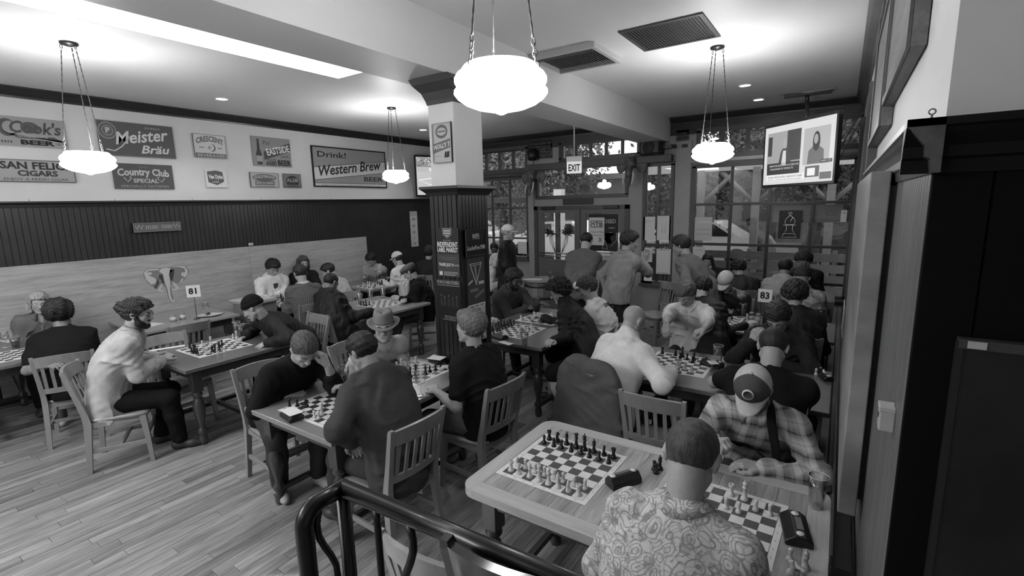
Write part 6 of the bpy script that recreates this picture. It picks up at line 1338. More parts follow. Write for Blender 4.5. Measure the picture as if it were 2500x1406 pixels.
# --- standing
d = P_('standing person in a grey jacket looking left beside the narrow window', (1663, 600, 1.56), 172, lod=1, stand=True, nod=18, skin=LS, hair='messy', hairm=hairm(.02), seed=16, top=jacket(cl(.13, 'jacket'), hem=.12), hR=(.2, .25, 1.0), hL=(.22, .2, .98), pants=TR, L=.70)
d = P_('standing person in a tan shirt and jeans reading the notices, one hand raised', (1537, 590, 1.62), 62, lod=1, stand=True, nod=12, turn=-22, skin=LS, hair='wavy', hairm=hairm(.02), seed=17, top=shirt(cl(.24, 'shirt'), .020, amp=.008, collar=True, hem=.03, w=1.05), hR=Wp(1566, 632, 1.37), dR=(.2, .3, 1), cR=.2, spread=.3, eR=(.8, .1, -.8), hL=(.24, .05, .95), pants=JEAN, showface=0)
d = P_('standing person in a grey sweater seen from behind, hands clasped behind the back', (1432, 590, 1.58), 96, lod=1, stand=True, nod=38, skin=LS, hair='slick', hairm=hairm(.008), seed=18, top=shirt(cl(.105, 'sweater'), .020, hem=.05, name='sweater', w=1.04), hR=(.03, -.20, .99), hL=(.05, -.21, 1.01), eR=(1, -.3, -.3), eL=(1, -.3, -.3), dR=(-.9, 0, .1), dL=(.9, 0, .1), pants=TR, showface=0)
MB().lathe([(0, 0), (.045, 0), (.05, .006), (.045, .012), (0, .012)], 16, M=Matrix.Translation(Vector((d['arm'][1][2]-d['base']-d['f']*.03+UP*.03).tolist())) @ Matrix.Rotation(1.1, 4, 'X')).build('held_phone', pm(.5), d['par'])
d = P_('standing older person in a white baseball cap and black coat beside the column', (1241, 568, 1.67), 22, lod=1, stand=True, nod=4, skin=LS, hair='short', hairm=hairm(.3), seed=19, top=jacket(infl=.03, hem=.22), hat=('cap', cl(.6, 'cap_white'), cl(.6, 'cap_white')), hR=(.2, .18, .95), hL=(.2, .15, .95), pants=TR)
d = P_('person with short dark hair seated by the left window, partly behind the column', (1207, 607, 1.20), 300, lod=2, nod=20, skin=DS, hair='short', hairm=hairm(.012), seed=20, top=shirt(cl(.05, 'shirt')))
d = P_('pale-haired person in a white top seated just right of the column', (1212, 636, 1.15), 40, lod=2, nod=25, skin=LS, hair='bob', hairm=hairm(.42), seed=21, top=shirt(cl(.5, 'shirt'), .02), scale=.94)
# --- centre table
d = P_('bearded person with glasses in a dark hooded top, reaching over the centre table', (1254, 682, 1.17), 332, lod=1, L=.64, nod=18, turn=22, skin=DS, hair='curly', hairm=hairm(.010), beard=1, glasses=GL, seed=22, top=shirt(cl(.042, 'hoodie'), .024, hood=True, name='hoodie', w=1.05), hL=Wp(1318, 738, .93), eL=(.5, -.1, -1), dL=(.9, .3, -.1), cL=.3, hR=Wp(1300, 748, .84), cR=.5)
seat_chair(d, 332, 'wooden chair under the bearded person in the hooded top')
d = P_('person with curly dark hair, glasses, black jacket and shorts reaching to a white piece', (1366, 712, 1.17), 196, lod=0, L=.64, nod=24, turn=12, skin=LS, hair='big', hairm=hairm(.010), glasses=GL, seed=23, top=jacket(highcollar=True, infl=.030, w=1.1), hR=Wp(1312, 772, .83), cR=.6, eR=(.4, -.2, -1), hL=Wp(1345, 838, .80), eL=(.6, -.2, -1), pants=cl(.008, 'shorts'), shorts=True, hip=(-2.05, 4.40), fL=(.42, .16, .085), kL=(.6, 1, 1), fR=(.10, .42, .085))
seat_chair(d, 190, 'wooden chair under the person in black jacket and shorts')
d = P_('person with short brown hair in a white t-shirt with a crest on the back', (1434, 704, 1.19), 186, lod=0, L=.66, nod=25, turn=22, skin=LS, hair='messy', hairm=hairm(.04), seed=24, top=shirt(cl(.55, 'tshirt'), .020, .46, name='t_shirt', w=1.04, amp=.006), hR=(.15, .38, .82), hL=(.2, .36, .82))
seat_chair(d, 184, 'wooden chair under the person in the white crested t-shirt')
# crest print on the back
p0 = d['surf'](d['N']*.72+d['mid']*.28, -d['fb']-d['l']*.3, .002); MM = frame_m(p0, Vector((d['l']).tolist()), Vector(d['sd'].tolist())); b = MB(); b.tube([MM @ Vector(q) for q in ((-.03, .03, .004), (.03, .03, .004), (.028, -.015, .004), (0, -.04, .002), (-.028, -.015, .004))], .0028, 5, closed=True); b.tube([MM @ Vector(q) for q in ((-.025, 0, .004), (.025, 0, .004))], .0025, 5); b.tube([MM @ Vector(q) for q in ((0, .028, .004), (0, -.035, .003))], .0025, 5)
for i in range(4): x = .055+i*.018; b.tube([MM @ Vector(q) for q in ((x, -.02, .003), (x, .025, .003), (x+.01, .0+.01*(i % 2), .003))], .0025, 5)
tag(b.build('crest_print', pm(.04, 'print'), d['par']), kind='stuff')
d = P_('person mostly hidden behind the column at the near left of the centre table', (-3.58, 4.22, 1.17), 2, lod=2, px=False, L=.62, nod=30, skin=LS, hair='short', hairm=hairm(.4), seed=25, top=shirt(BLK), hR=Wp(1203, 786, .80), hL=(.1, .4, .8))
# --- long table left of the column
d = P_('middle-aged person in a black sweater propping their head on one hand', (742, 852, 1.15), 352, lod=0, L=.66, nod=46, turn=-4, tilt=0, skin=LS, hair='short', hairm=hairm(.055), seed=26, top=shirt(cl(.007, 'sweater'), .020, w=1.12, name='sweater', collar=False, pushed=True), hip=(-3.66, 1.98),
  hL=Wp(790, 872, 1.08), eL=(.3, .5, -1.2), dL=(-.35, -.1, .9), nL=(.9, .4, .1), cL=.75, hR=Wp(730, 948, .79), eR=(.5, -.2, -.9), dR=(.7, .6, 0), cR=.7, pants=JEAN, shoem=pm(.3, 'shoe'), fR=(.16, .34, .085), fL=(.10, .42, .085))
seat_chair(d, 356, 'wooden chair under the person in the black sweater propping their head')
d = P_('person with thick dark hair in a grey hooded sweatshirt seen from behind', (887, 858, 1.21), 176, lod=0, L=.68, nod=30, skin=MS, hair='short', hairm=hairm(.008), seed=27, top=shirt(cl(.048, 'hoodie'), .026, hood=True, name='hoodie', w=1.12, amp=.007, hem=.10), hip=(-2.20, 1.92), turn=6,
  hR=Wp(836, 948, .86), eR=(.5, -.2, -1), cR=.5, hL=(.22, .14, .72), eL=(.8, -.6, -1), pants=JEAN, showface=0)
seat_chair(d, 178, 'wooden chair seen from behind under the person in the grey hooded sweatshirt')
d = P_('young person with light brown hair in a black t-shirt looking away to the left', (1148, 800, 1.25), 180, lod=0, L=.71, nod=-4, turn=2, skin=LS, hair='swoop', hairm=hairm(.11), seed=28, top=shirt(cl(.010, 'tshirt'), .018, .42, name='t_shirt'), hip=(-2.10, 2.70),
  hL=Wp(1052, 942, .81), eL=(.4, -.5, -1), cL=.8, dL=(-.9, .5, .1), hR=(.12, .36, .82), pants=cl(.10, 'trouser_grey'), shoem=pm(.35, 'shoe'), jaw=.92)
seat_chair(d, 176, 'wooden chair under the young person in the black t-shirt')
d = P_('person in a grey fedora with striped band and pale shirt looking down at the board', (937, 797, 1.13), 338, lod=0, L=.62, nod=7, turn=-22, skin=LS, hair='short', hairm=hairm(.05), beard=0, seed=29, top=shirt(cl(.40, 'shirt'), .020, collar=True, amp=.008), hat=('fedora', cl(.17, 'felt', n=.05), (cl(.02, 'band'), cl(.6, 'band'))), hip=(-3.55, 2.78), hL=Wp(985, 872, .82), cL=.6, hR=Wp(960, 905, .80))
seat_chair(d, 0, 'wooden chair under the person in the fedora')
# --- turned-leg table
d = P_('bearded person with tied-back dark hair, glasses and a pale shirt, seated side-on', (336, 766, 1.27), 66, lod=0, L=.71, nod=10, turn=-14, skin=LS, hair='bun', hairm=hairm(.014), beard=1, glasses=GL, seed=30, top=shirt(cl(.36, 'shirt'), .022, collar=True, amp=.010, w=1.08, hem=.12), hip=(-5.12, 1.33), hR=Wp(412, 868, .84), eR=(.4, -.3, -1), cR=1.0, hL=Wp(400, 860, .82), cL=.8, pants=cl(.006, 'trouser_black'), fR=(.10, .46, .085), fL=(.14, .30, .085))
seat_chair(d, 62, 'wooden chair seen side-on under the bearded person with tied-back hair')
d = P_('person in a black beanie and dark jacket with folded arms, looking down', (618, 752, 1.13), 262, lod=0, L=.62, nod=30, turn=-38, skin=LS, seed=31, top=jacket(cl(.014, 'jacket', r=.6), w=1.12), hat=('beanie', cl(.006, 'beanie')), hR=Wp(597, 824, .80), dR=(.2, -.8, -.1), cR=.8, hL=Wp(640, 835, .80), eL=(1.2, 0, -.6), eR=(1.2, 0, -.6), hip=(-5.02, 3.12))
seat_chair(d, 268, 'wooden chair under the person in the black beanie')
# --- table with three pint glasses
d = P_('close-cropped person in a black hooded jacket leaning away across the table', (808, 690, 1.16), 96, lod=0, L=.66, nod=34, skin=BS, hair='fade', hairm=hairm(.012), seed=32, top=jacket(hood=True, w=1.15, infl=.034), hip=(-5.12, 3.62), hL=(.34, .30, .84), hR=(.2, .42, .80), eL=(1.2, 0, -.5), showface=0)
seat_chair(d, 88, 'wooden chair under the person in the black hooded jacket')
d = P_('person in a grey flat cap and black jacket, fist resting on the table', (1000, 664, 1.17), 222, lod=0, L=.64, nod=34, turn=-8, skin=LS, hair='short', hairm=hairm(.01), seed=33, top=jacket(BLK, infl=.026), hat=('flat', cl(.11, 'flat_cap'), cl(.03, 'flat_cap')), hR=Wp(986, 736, .80), cR=1.3, hL=(.15, .36, .8), eR=(.7, 0, -1), pants=cl(.08, 'trouser_grey'))
seat_chair(d, 225, 'wooden chair under the person in the flat cap')
# --- narrow table by the plywood
d = P_('person with curly black hair in a white hooded sweatshirt with a chest print', (666, 654, 1.22), 355, lod=1, L=.67, nod=34, skin=LS, hair='curly', hairm=hairm(.010), seed=34, top=shirt(cl(.62, 'hoodie'), .032, hood=True, name='hoodie', amp=.009), hR=Wp(655, 728, .82), hL=Wp(672, 722, .82), hip=(-7.42, 4.16))
p0 = d['surf'](d['N']*.62+d['mid']*.38, d['fb'], -.006); MM = frame_m(p0, Vector((-d['l']).tolist()), Vector(d['sd'].tolist())); MB().prism([(-.035, .05), (.035, .05), (.03, -.02), (0, -.05), (-.03, -.02)], .012, M=MM).build('chest_print', pm(.05, 'print'), d['par'])
d = P_('brown-haired person in a dark t-shirt behind the checked-shirt player', (740, 642, 1.22), 345, lod=1, L=.66, nod=12, skin=LS, hair='bob', hairm=hairm(.05), seed=35, top=shirt(cl(.012, 'tshirt'), .018, .44, name='t_shirt'), scale=.95)
d = P_('dark-haired person in a checked shirt seen from behind at the plywood-side table', (733, 668, 1.25), 172, lod=0, L=.70, nod=22, skin=LS, hair='short', hairm=hairm(.018), seed=36, top=shirt(CHECK, .022, collar=True, mc=cl(.4, 'collar'), w=1.06), showface=0)
seat_chair(d, 172, 'wooden chair under the person in the checked shirt')
d = P_('dark-haired person in a pale top looking down behind the hooded-jacket player', (802, 662, 1.14), 196, lod=1, L=.62, nod=30, turn=30, skin=LS, hair='short', hairm=hairm(.012), seed=37, top=shirt(cl(.38, 'shirt'), .02))
# --- far left corner
d = P_('person in a pale denim shirt covering their face with one hand', (906, 634, 1.15), 292, lod=1, L=.62, nod=40, skin=LS, hair='messy', hairm=hairm(.008), seed=38, top=shirt(cl(.30, 'denim_shirt'), .022, amp=.008, collar=True), hL=Wp(921, 668, 1.0), dL=(-.1, .1, 1), nL=(.1, -1, .3), cL=.4, eL=(.8, .3, -1), hR=(.1, .3, .8))
d = P_('person in a white baseball cap and white jacket in profile at the corner table', (970, 632, 1.20), 190, lod=1, L=.66, nod=18, skin=LS, hair='short', hairm=hairm(.02), seed=39, top=jacket(cl(.55, 'jacket_white')), hat=('cap', cl(.55, 'cap_white'), cl(.55, 'cap_white')), glasses=GL)
seat_chair(d, 190, 'wooden chair under the person in the white jacket')
d = P_('dark-haired person in a dark jacket seen from behind just left of the column', (1048, 618, 1.24), 110, lod=1, nod=15, skin=LS, hair='curly', hairm=hairm(.015), seed=40, top=jacket(cl(.018, 'jacket')), showface=0)
seat_chair(d, 110, 'wooden chair under the person in the dark jacket just left of the column')
# --- far left table
d = P_('woman with curly fair hair and a grey jacket at the far left edge', (93, 738, 1.17), 350, lod=0, L=.63, nod=14, turn=4, skin=LS, hair='bob', hairm=hairm(.30), seed=41, scale=.95, top=jacket(cl(.12, 'jacket'), collar=True, vneck=True, infl=.022), hR=(.1, .34, .8), hL=(.1, .36, .8))
d = P_('person with big dark curly hair in a black t-shirt seen from behind at far left', (144, 768, 1.17), 168, lod=0, L=.66, nod=20, skin=BS, hair='big', hairm=hairm(.008), seed=42, top=shirt(cl(.006, 'tshirt'), .020, .44, w=1.1, name='t_shirt'), hL=Wp(128, 892, .80), eL=(.6, -.3, -1), hR=(.1, .36, .8), pants=cl(.11, 'trouser_grey'), shoem=pm(.4, 'shoe'), showface=0)
seat_chair(d, 160, 'wooden chair under the person with big curly hair at far left')
# --- outside
q = aty(1838, 552, 12.3); d = P_('person in a grey coat sitting outside beyond the right window', (q[0], q[1], q[2]), 170, px=False, lod=2, skin=LS, hair='messy', hairm=hairm(.03), seed=43, top=jacket(cl(.12, 'coat')), legs=False, hipz=q[2]-.62)
t = empty('patio_bench', (d['H'][0], d['H'][1], 0), 0, 'patio bench outside under the seated person', 'bench'); zz = max(.2, d['H'][2]-.12); MB().box((-.6, -.25, zz-.05), (.6, .25, zz)).build('seat', FW, t); [MB().box((x, -.2, -.02), (x+.06, .2, zz-.05)).build('leg', FW, t) for x in (-.5, .44)]
# coat over a chair back
ch = chair(-1.40, 3.42, 78, 'wooden chair draped with a grey coat under the bald person')
S = SDF((-.40, -.52, .12), (.40, -.02, .98), .009, .014); 
for s in (-1, 1):
    S.cone((s*.10, -.275, .90), (s*.21, -.285, .86), .035, .04)
    S.cone((s*.22, -.31, .84), (s*.29, -.33, .40), .050, .045, flat=((0, 1, 0), .6))
for i in range(7): x = -.18+i*.06; S.cone((x, -.285, .905), (x*1.12, -.345, .22+.02*(i % 3)), .045, .050, flat=((0, 1, 0), .55))
for i in range(5): x = -.15+i*.075; S.cone((x, -.25, .905), (x, -.205, .60), .042, .03, flat=((0, 1, 0), .5))
S.cone((-.10, -.27, .93), (.10, -.27, .93), .035, .035)
fo = folds(77, .011, .9); v, f = S.done(lambda P: fo(P)); t = empty('coat', tuple(ch.location), ch.rotation_euler[2], 'dark grey coat draped over the chair back behind the bald person', 'coat'); link('coat_body', mesh('coat', v, f, cl(.075, 'coat_wool'), smooth=True), t)
# ---------------------------------------------------------------- chess sets and table things
WP = mat('piece_white', .52, .3, .5); BP = mat('piece_black', .008, .25, .5); VIN = mat('board_vinyl', .62, .45, .3); SQ = {}
def P_me():
    g = {}
    base = [(0, 0), (.0165, 0), (.0168, .004), (.0150, .007), (.0155, .0095), (.0125, .013)]
    def lat(p, extra=None, s=1.0, n=16):
        b = MB(); b.lathe([(r*s, z) for r, z in p], n)
        if extra: extra(b)
        return b
    g['pawn'] = lat([(r*.85, z) for r, z in base]+[(.008, .018), (.0058, .030), (.0085, .0315), (.0085, .0335), (.0055, .035), (.0085, .040), (.0095, .0445), (.0080, .0495), (.004, .0525), (0, .053)])
    def cren(b):
        for k in range(6): a = k*PI/3; b.box((-.003, .0075, .053), (.003, .0120, .058), M=Matrix.Rotation(a, 4, 'Z'))
    g['rook'] = lat(base+[(.0098, .020), (.0082, .036), (.0095, .041), (.0125, .044), (.0125, .054), (.0078, .054), (.0078, .050), (0, .050)], cren)
    g['bishop'] = lat(base+[(.0090, .021), (.0062, .042), (.0105, .044), (.0105, .0465), (.0065, .049), (.0098, .056), (.0088, .064), (.0040, .072), (.0028, .074), (.0038, .0765), (.0020, .080), (0, .0805)])
    def cro(b):
        for k in range(8): a = k*PI/4; b.box((-.002, .0085, .079), (.002, .0118, .084), M=Matrix.Rotation(a, 4, 'Z'))
    g['queen'] = lat([(r*1.08, z) for r, z in base]+[(.0095, .024), (.0068, .053), (.0115, .0555), (.0115, .058), (.0070, .061), (.0088, .070), (.0120, .080), (.0092, .080), (.0060, .084), (.0030, .0865), (0, .089)], cro)
    def crs(b): b.box((-.0016, -.0016, .086), (.0016, .0016, .100)); b.box((-.0052, -.0016, .0915), (.0052, .0016, .0945))
    g['king'] = lat([(r*1.1, z) for r, z in base]+[(.0100, .025), (.0072, .056), (.0120, .0585), (.0120, .061), (.0075, .064), (.0090, .073), (.0118, .082), (.0085, .085), (.003, .088), (0, .088)], crs)
    me = {}
    for k, b in g.items(): me[k, 'white'] = b.me('chess_'+k, WP); me[k, 'black'] = b.me('chess_'+k, BP)
    S = SDF((-.02, -.02, 0), (.02, .025, .062), .0021, .0022); S.cone((0, -.004, .012), (0, -.006, .034), .010, .0085, flat=((1, 0, 0), .7)); S.cone((0, -.006, .034), (0, -.001, .050), .0085, .0075, flat=((1, 0, 0), .65)); S.cone((0, .0, .049), (0, .014, .040), .0068, .0042, flat=((1, 0, 0), .75)); S.cone((0, -.004, .054), (0, -.006, .060), .003, .0015); S.cone((0, 0, .002), (0, 0, .005), .0155, .0145); S.cone((0, 0, .008), (0, 0, .012), .0125, .010)
    v, f = S.done()
    for c, m in (('white', WP), ('black', BP)): me['knight', c] = mesh('chess_knight', v, f, m, smooth=True)
    return me
PM = P_me()
ORD = ['first', 'second', 'third', 'fourth', 'fifth', 'sixth', 'seventh', 'eighth']
cap_n = {}
def chessboard(x, y, rz, label, short, pieces, dark=.06, z=TZ, letters=False, size=.51):
    """pieces: list of (kind, colour, column 0-7 from the left, row 0-7 from the front)"""
    t = empty('chess_board', (x, y, z+.0012), math.radians(rz), label, 'chessboard', 'roll-up chessboards'); s = size*.89; h = size/2
    MB().box((-h, -h, -.0008), (h, h, 0)).build('mat', VIN, t)
    b = MB(); q = s/8
    for i in range(8):
        for j in range(8):
            if (i+j) % 2 == 0: b.add([(-s/2+i*q, -s/2+j*q, .0003), (-s/2+(i+1)*q, -s/2+j*q, .0003), (-s/2+(i+1)*q, -s/2+(j+1)*q, .0003), (-s/2+i*q, -s/2+(j+1)*q, .0003)], [[0, 1, 2, 3]])
    for a in ((-s/2-.002, -s/2-.002, s/2+.002, -s/2), (-s/2-.002, s/2, s/2+.002, s/2+.002), (-s/2-.002, -s/2, -s/2, s/2), (s/2, -s/2, s/2+.002, s/2)): b.add([(a[0], a[1], .0003), (a[2], a[1], .0003), (a[2], a[3], .0003), (a[0], a[3], .0003)], [[0, 1, 2, 3]])
    tag(b.build('printed_squares', mat('square_%03d' % round(dark*1000), dark, .5), t), kind='stuff')
    if letters:
        for i in range(8):
            for (s_, xx, yy) in (('ABCDEFGH'[i], -s/2+(i+.5)*q, -s/2-.014), ('ABCDEFGH'[i], -s/2+(i+.5)*q, s/2+.014), (str(i+1), -s/2-.014, -s/2+(i+.5)*q), (str(i+1), s/2+.014, -s/2+(i+.5)*q)):
                me = text(s_, .013, ext=.0001); me.materials.append(pm(.12, 'print')); link('lettering', me, t, loc=(xx, yy, .0004))
    ca, sa = math.cos(math.radians(rz)), math.sin(math.radians(rz))
    for (k, c, i, j) in pieces:
        lx, ly = -s/2+(i+.5)*q+rnd.uniform(-.004, .004), -s/2+(j+.5)*q+rnd.uniform(-.004, .004); fi, fj = int(round(i)), int(round(j)); off = i > 7.4 or i < -.4 or j > 7.4 or j < -.4
        where = ('beside' if off else 'on'); pos = ('%s row from the front, %s column' % (ORD[min(7, max(0, fj))], ORD[min(7, max(0, fi))])) if not off else ('captured, %s side, %s of them' % ('right' if i > 7.4 else 'left' if i < -.4 else 'far' if j > 7.4 else 'near', ORD[min(7, cap_n.setdefault((short, c, k), 0))]))
        cap_n[short, c, k] = cap_n.get((short, c, k), 0)+(1 if off else 0)
        o = link('chess_'+k, PM[k, c], None, loc=(x+ca*lx-sa*ly, y+sa*lx+ca*ly, z+(.0018 if not off else .0005)), rot=(0, 0, rnd.uniform(-.5, .5) if k == 'knight' else rnd.random()*6)); tag(o, '%s %s %s %s board, %s' % (c, k, where, short, pos), 'chess piece', '%s chess pieces, %s board' % (c, short))
    return t
BACK = ['rook', 'knight', 'bishop', 'queen', 'king', 'bishop', 'knight', 'rook']
start = [(BACK[i], 'white', i, 0) for i in range(8)]+[('pawn', 'white', i, 1) for i in range(8)]+[(BACK[i], 'black', i, 7) for i in range(8)]+[('pawn', 'black', i, 6) for i in range(8)]
chessboard(-1.123, 2.095, -1, 'chessboard set up for a new game on the oak table', 'oak table left', start, .075, letters=True)
K, Q, Rk, B_, N_, p_ = 'king', 'queen', 'rook', 'bishop', 'knight', 'pawn'; w_, k_ = 'white', 'black'
chessboard(-.365, 2.062, -2, 'chessboard partly hidden behind the paisley shirt on the oak table', 'oak table right', [(Rk, w_, 4, 7), (K, w_, 5, 7), (p_, w_, 6, 6), (p_, w_, 7, 6), (p_, w_, 4, 5), (p_, w_, 5, 5), (N_, k_, 2, 2), (Q, k_, 3, 1), (Rk, k_, 0, 0), (K, k_, 6, 0), (p_, k_, 6, 1), (p_, k_, 7, 1)], .075, letters=True)
chessboard(-1.05, 4.03, 0, 'chessboard between the bald person and the pale-shirted person', 'right middle table', [(Rk, k_, 0, 7), (Q, k_, 2, 7), (K, k_, 3, 7), (p_, k_, 4, 6), (B_, k_, 5, 6), (p_, k_, 5, 5), (Rk, k_, 7, 5), (p_, k_, 3, 6), (p_, w_, 4, 2), (B_, w_, 4, 1), (N_, w_, 5, 1), (p_, w_, 6, 1), (Rk, w_, 4, 0), (p_, w_, 0, 2), (K, w_, 1, 0)], .04)
chessboard(-1.10, 5.80, 0, 'chessboard by the beer glass on the table before the 83 sign', 'beer table', [(p_, k_, 6, 5), (p_, w_, 6, 2), (B_, w_, 5, 2), (K, w_, 4, 0), (K, k_, 3, 7), (p_, k_, 5, 6)], .05)
chessboard(-.72, 7.92, 0, 'distant chessboard at the window table on the right', 'right window table', [(K, k_, 1, 2), (p_, k_, 2, 2), (p_, w_, 0, 3), (p_, w_, 5, 5)], .05)
chessboard(-1.78, 8.0, 0, 'distant chessboard in front of the long-haired woman', 'small window table', [(p_, w_, 1, 3), (K, w_, 3, 4), (p_, w_, 4, 4), (Rk, w_, 5, 5), (p_, w_, 6, 4), (p_, k_, 3, 6)], .05)
chessboard(-2.87, 4.27, 90, 'near chessboard on the centre table beside the pint glass', 'near centre table', [(BACK[i], k_, i, 7) for i in range(8)]+[(p_, k_, i, 6) for i in range(8)]+[(p_, w_, 0, 1), (p_, w_, 1, 1), (Rk, w_, 0, 0), (N_, w_, 3, 2), (p_, w_, 4, 1), (K, w_, 4, 0)], .05)
chessboard(-2.87, 4.90, 90, 'far chessboard on the centre table under the reaching hands', 'far centre table', [(p_, w_, 0, 6), (Rk, w_, 0, 7), (K, w_, 2, 5), (Q, w_, 2, 4), (p_, w_, 3, 5), (B_, w_, 3, 4), (p_, w_, 4, 5), (N_, w_, 6, 3), (p_, k_, 6, 1), (K, k_, 5, 0)], .05)
chessboard(-2.87, 1.95, 0, 'chessboard between the black-sweater person and the grey-hooded person', 'near long table', [(p_, k_, 0.1, 1.0), (B_, k_, -.1, .2), (N_, k_, 1.3, 1.4), (K, w_, 5, 1), (p_, w_, 5.0, 0), (p_, w_, 5.6, .2), (Rk, w_, 6.5, 3)], .03)
chessboard(-2.88, 2.72, 0, 'chessboard with a tulip glass beside it on the long table', 'far long table', [(Rk, w_, 1, 7), (p_, w_, 2, 6), (p_, w_, 0, 4), (K, w_, 1, 4), (Q, k_, 5, 2), (K, k_, 5, 3), (B_, k_, 6, 4), (N_, k_, 6, 5), (p_, k_, 6, 6), (Rk, k_, 7, 7), (p_, k_, 7, 6), (p_, k_, 4, 1), (p_, w_, 3, 5), (p_, w_, -.9, 1.5), (B_, w_, -.8, .5), (p_, w_, -1.4, 1)], .14)
chessboard(-5.17, 2.24, 0, 'chessboard on the turned-leg table', 'turned-leg table', [(p_, k_, 3, 0), (K, k_, 4, 0), (Rk, k_, 5, 0), (p_, k_, 2, 1), (Q, k_, 7, 2), (B_, k_, 6, 3), (N_, k_, 6, 2), (p_, k_, 4, 4), (p_, k_, 5, 4), (Rk, k_, 0, 1), (p_, k_, 3, 5), (K, w_, 1, 4), (p_, w_, 0, 3), (p_, w_, 5, 1), (p_, w_, 6, 1), (p_, w_, 7.6, 3), (N_, w_, 7.9, 2), (p_, w_, 8.1, 3), (Q, w_, 1, 8.6), (p_, w_, .2, 8.3), (K, k_, 3, 8.5)], .05)
chessboard(-5.36, 4.58, 0, 'chessboard behind the fedora', 'glasses table', [(p_, k_, 0, 0), (Rk, k_, 1, 0), (K, k_, 2, 0), (p_, k_, 2, 1), (p_, w_, 1, 1), (N_, w_, 3, 1), (p_, w_, 3, 7), (K, w_, 5, 7), (p_, w_, 4, 6), (Q, w_, 6, 7), (p_, w_, 7.7, 5)], .10)
chessboard(-6.78, 5.62, 0, 'chessboard in the far left corner', 'far corner table', [(Rk, w_, 1, 2), (p_, w_, 2, 2), (K, w_, 3, 2), (Q, w_, 4, 2), (p_, w_, 5, 2), (B_, w_, 6, 3), (N_, w_, 7, 3), (p_, k_, 3, 6), (p_, k_, 4, 6), (K, k_, 5, 6)], .05)
chessboard(-6.98, 4.0, 0, 'chessboard in front of the white hoodie', 'plywood-side table', [(K, k_, 2, 5), (p_, k_, 3, 5), (Q, k_, 4, 4), (p_, w_, 5, 3), (Rk, k_, 6, 3), (p_, w_, 1, 2)], .05)
chessboard(-6.72, 1.03, 0, 'chessboard at the far left edge by the woman', 'far left table', [(K, w_, 3, 7), (p_, w_, 4, 6), (p_, w_, 5, 6), (p_, k_, 2, 2)], .05)
def loose(px, py, k, c, label, lay=False):
    p = atz(px, py, TZ); o = link('chess_'+k, PM[k, c], None, loc=(p[0], p[1], TZ+(.012 if lay else .0005)), rot=(0 if not lay else 1.45, 0, .8)); return tag(o, label, 'chess piece')
loose(1602, 1155, 'knight', 'black', 'captured black knight left of the paisley-shirted person'); loose(1611, 1146, 'bishop', 'black', 'captured black bishop touching the black knight on the oak table'); loose(1597, 1147, 'pawn', 'black', 'captured black pawn touching the black knight on the oak table')
loose(1929, 1368, 'pawn', 'white', 'captured white pawn just below the clock, left of the bishop'); loose(1966, 1388, 'bishop', 'white', 'captured white bishop at the bottom right by the clock'); loose(1931, 1402, 'knight', 'white', 'captured white knight at the bottom edge below the clock'); loose(1938, 1385, 'pawn', 'white', 'fallen white pawn lying below the clock', True)
# loose pieces by the right wall and others
for (px, py, c, l) in ((1992, 915, 'white', 'white pawn by the right wall, left of three'), (2002, 912, 'white', 'white pawn by the right wall, middle of three'), (2010, 918, 'white', 'white pawn by the right wall, right of three')): loose(px, py, 'pawn', c, l)
# clocks
def clock(px, py, rz, label, w=.17, d=.10, h=.05, style=0, xyz=None):
    p = xyz or atz(px, py, TZ); t = empty('chess_clock', (p[0], p[1], TZ), math.radians(rz), label, 'chess clock', 'digital chess clocks'); m = mat('clock_black', .010, .3, .5)
    b = MB(); MX = Matrix(((0, 0, 1, -w/2), (1, 0, 0, 0), (0, 1, 0, 0), (0, 0, 0, 1))); prof = [(-d/2, 0), (d/2, 0), (d/2, h*.55), (d*.25, h*.95), (-d*.15, h), (-d/2, h*.45)]; b.prism(prof, w, M=MX); o = b.build('case', m, t); mo = o.modifiers.new('b', 'BEVEL'); mo.width = .006; mo.segments = 3
    for s in (-1, 1): MB().lathe([(.015, 0), (.015, .004), (.012, .007), (0, .008)], 18, c=(s*w*.36, .0+d*.05, h-.004)).build('button', pm(.55, 'button', .25), t)
    MB().box((-w*.22, -d*.02, h-.006), (w*.22, d*.22, h+.001)).build('display', pm(.12, 'lcd', .2), t); return t
clock(1522, 1180, 58, 'black chess clock with flap between the two boards on the oak table', .17, .075, .055); clock(1942, 1300, -78, 'black chess clock with two silver buttons near the pint glass', .19, .10, .045)
clock(713, 1020, -10, 'black chess clock on the near corner of the long table'); MB(); t = clock(1068, 884, -20, 'black chess clock with white papers at the column end of the long table')
clock(1220, 826, -15, 'black chess clock at the near edge of the centre table'); clock(1738, 893, -20, 'black chess clock under a cup by the pint glass on the right middle table'); clock(2016, 925, -70, 'small black chess clock at the right end by the wall', .12, .07, .04); clock(1010, 722, 20, 'small chess clock beside the flat-capped person', .12, .07, .04)
def sheet(px, py, w, d, rz, label, z=TZ, c=.62, n=1, name='paper'):
    p = atz(px, py, z); o = MB().box((-w/2, -d/2, 0), (w/2, d/2, .0015*n)).build(name, pm(c, 'paper', .6), None, loc=(p[0], p[1], z+.0006), rot=(0, 0, math.radians(rz))); return tag(o, label, 'paper')
sheet(712, 1004, .15, .09, -8, 'folded white score sheet lying on the near clock', z=TZ+.053); sheet(1066, 874, .14, .10, 10, 'white papers on the clock by the column', z=TZ+.053, n=3)
sheet(362, 795, .20, .26, 15, 'white menu sheet on the table behind the bearded person', n=2); sheet(408, 850, .30, .06, 70, 'white paper strip beside the turned-leg table board'); sheet(1300, 682, .3, .2, 20, 'white paper on the barrel table', z=.935)
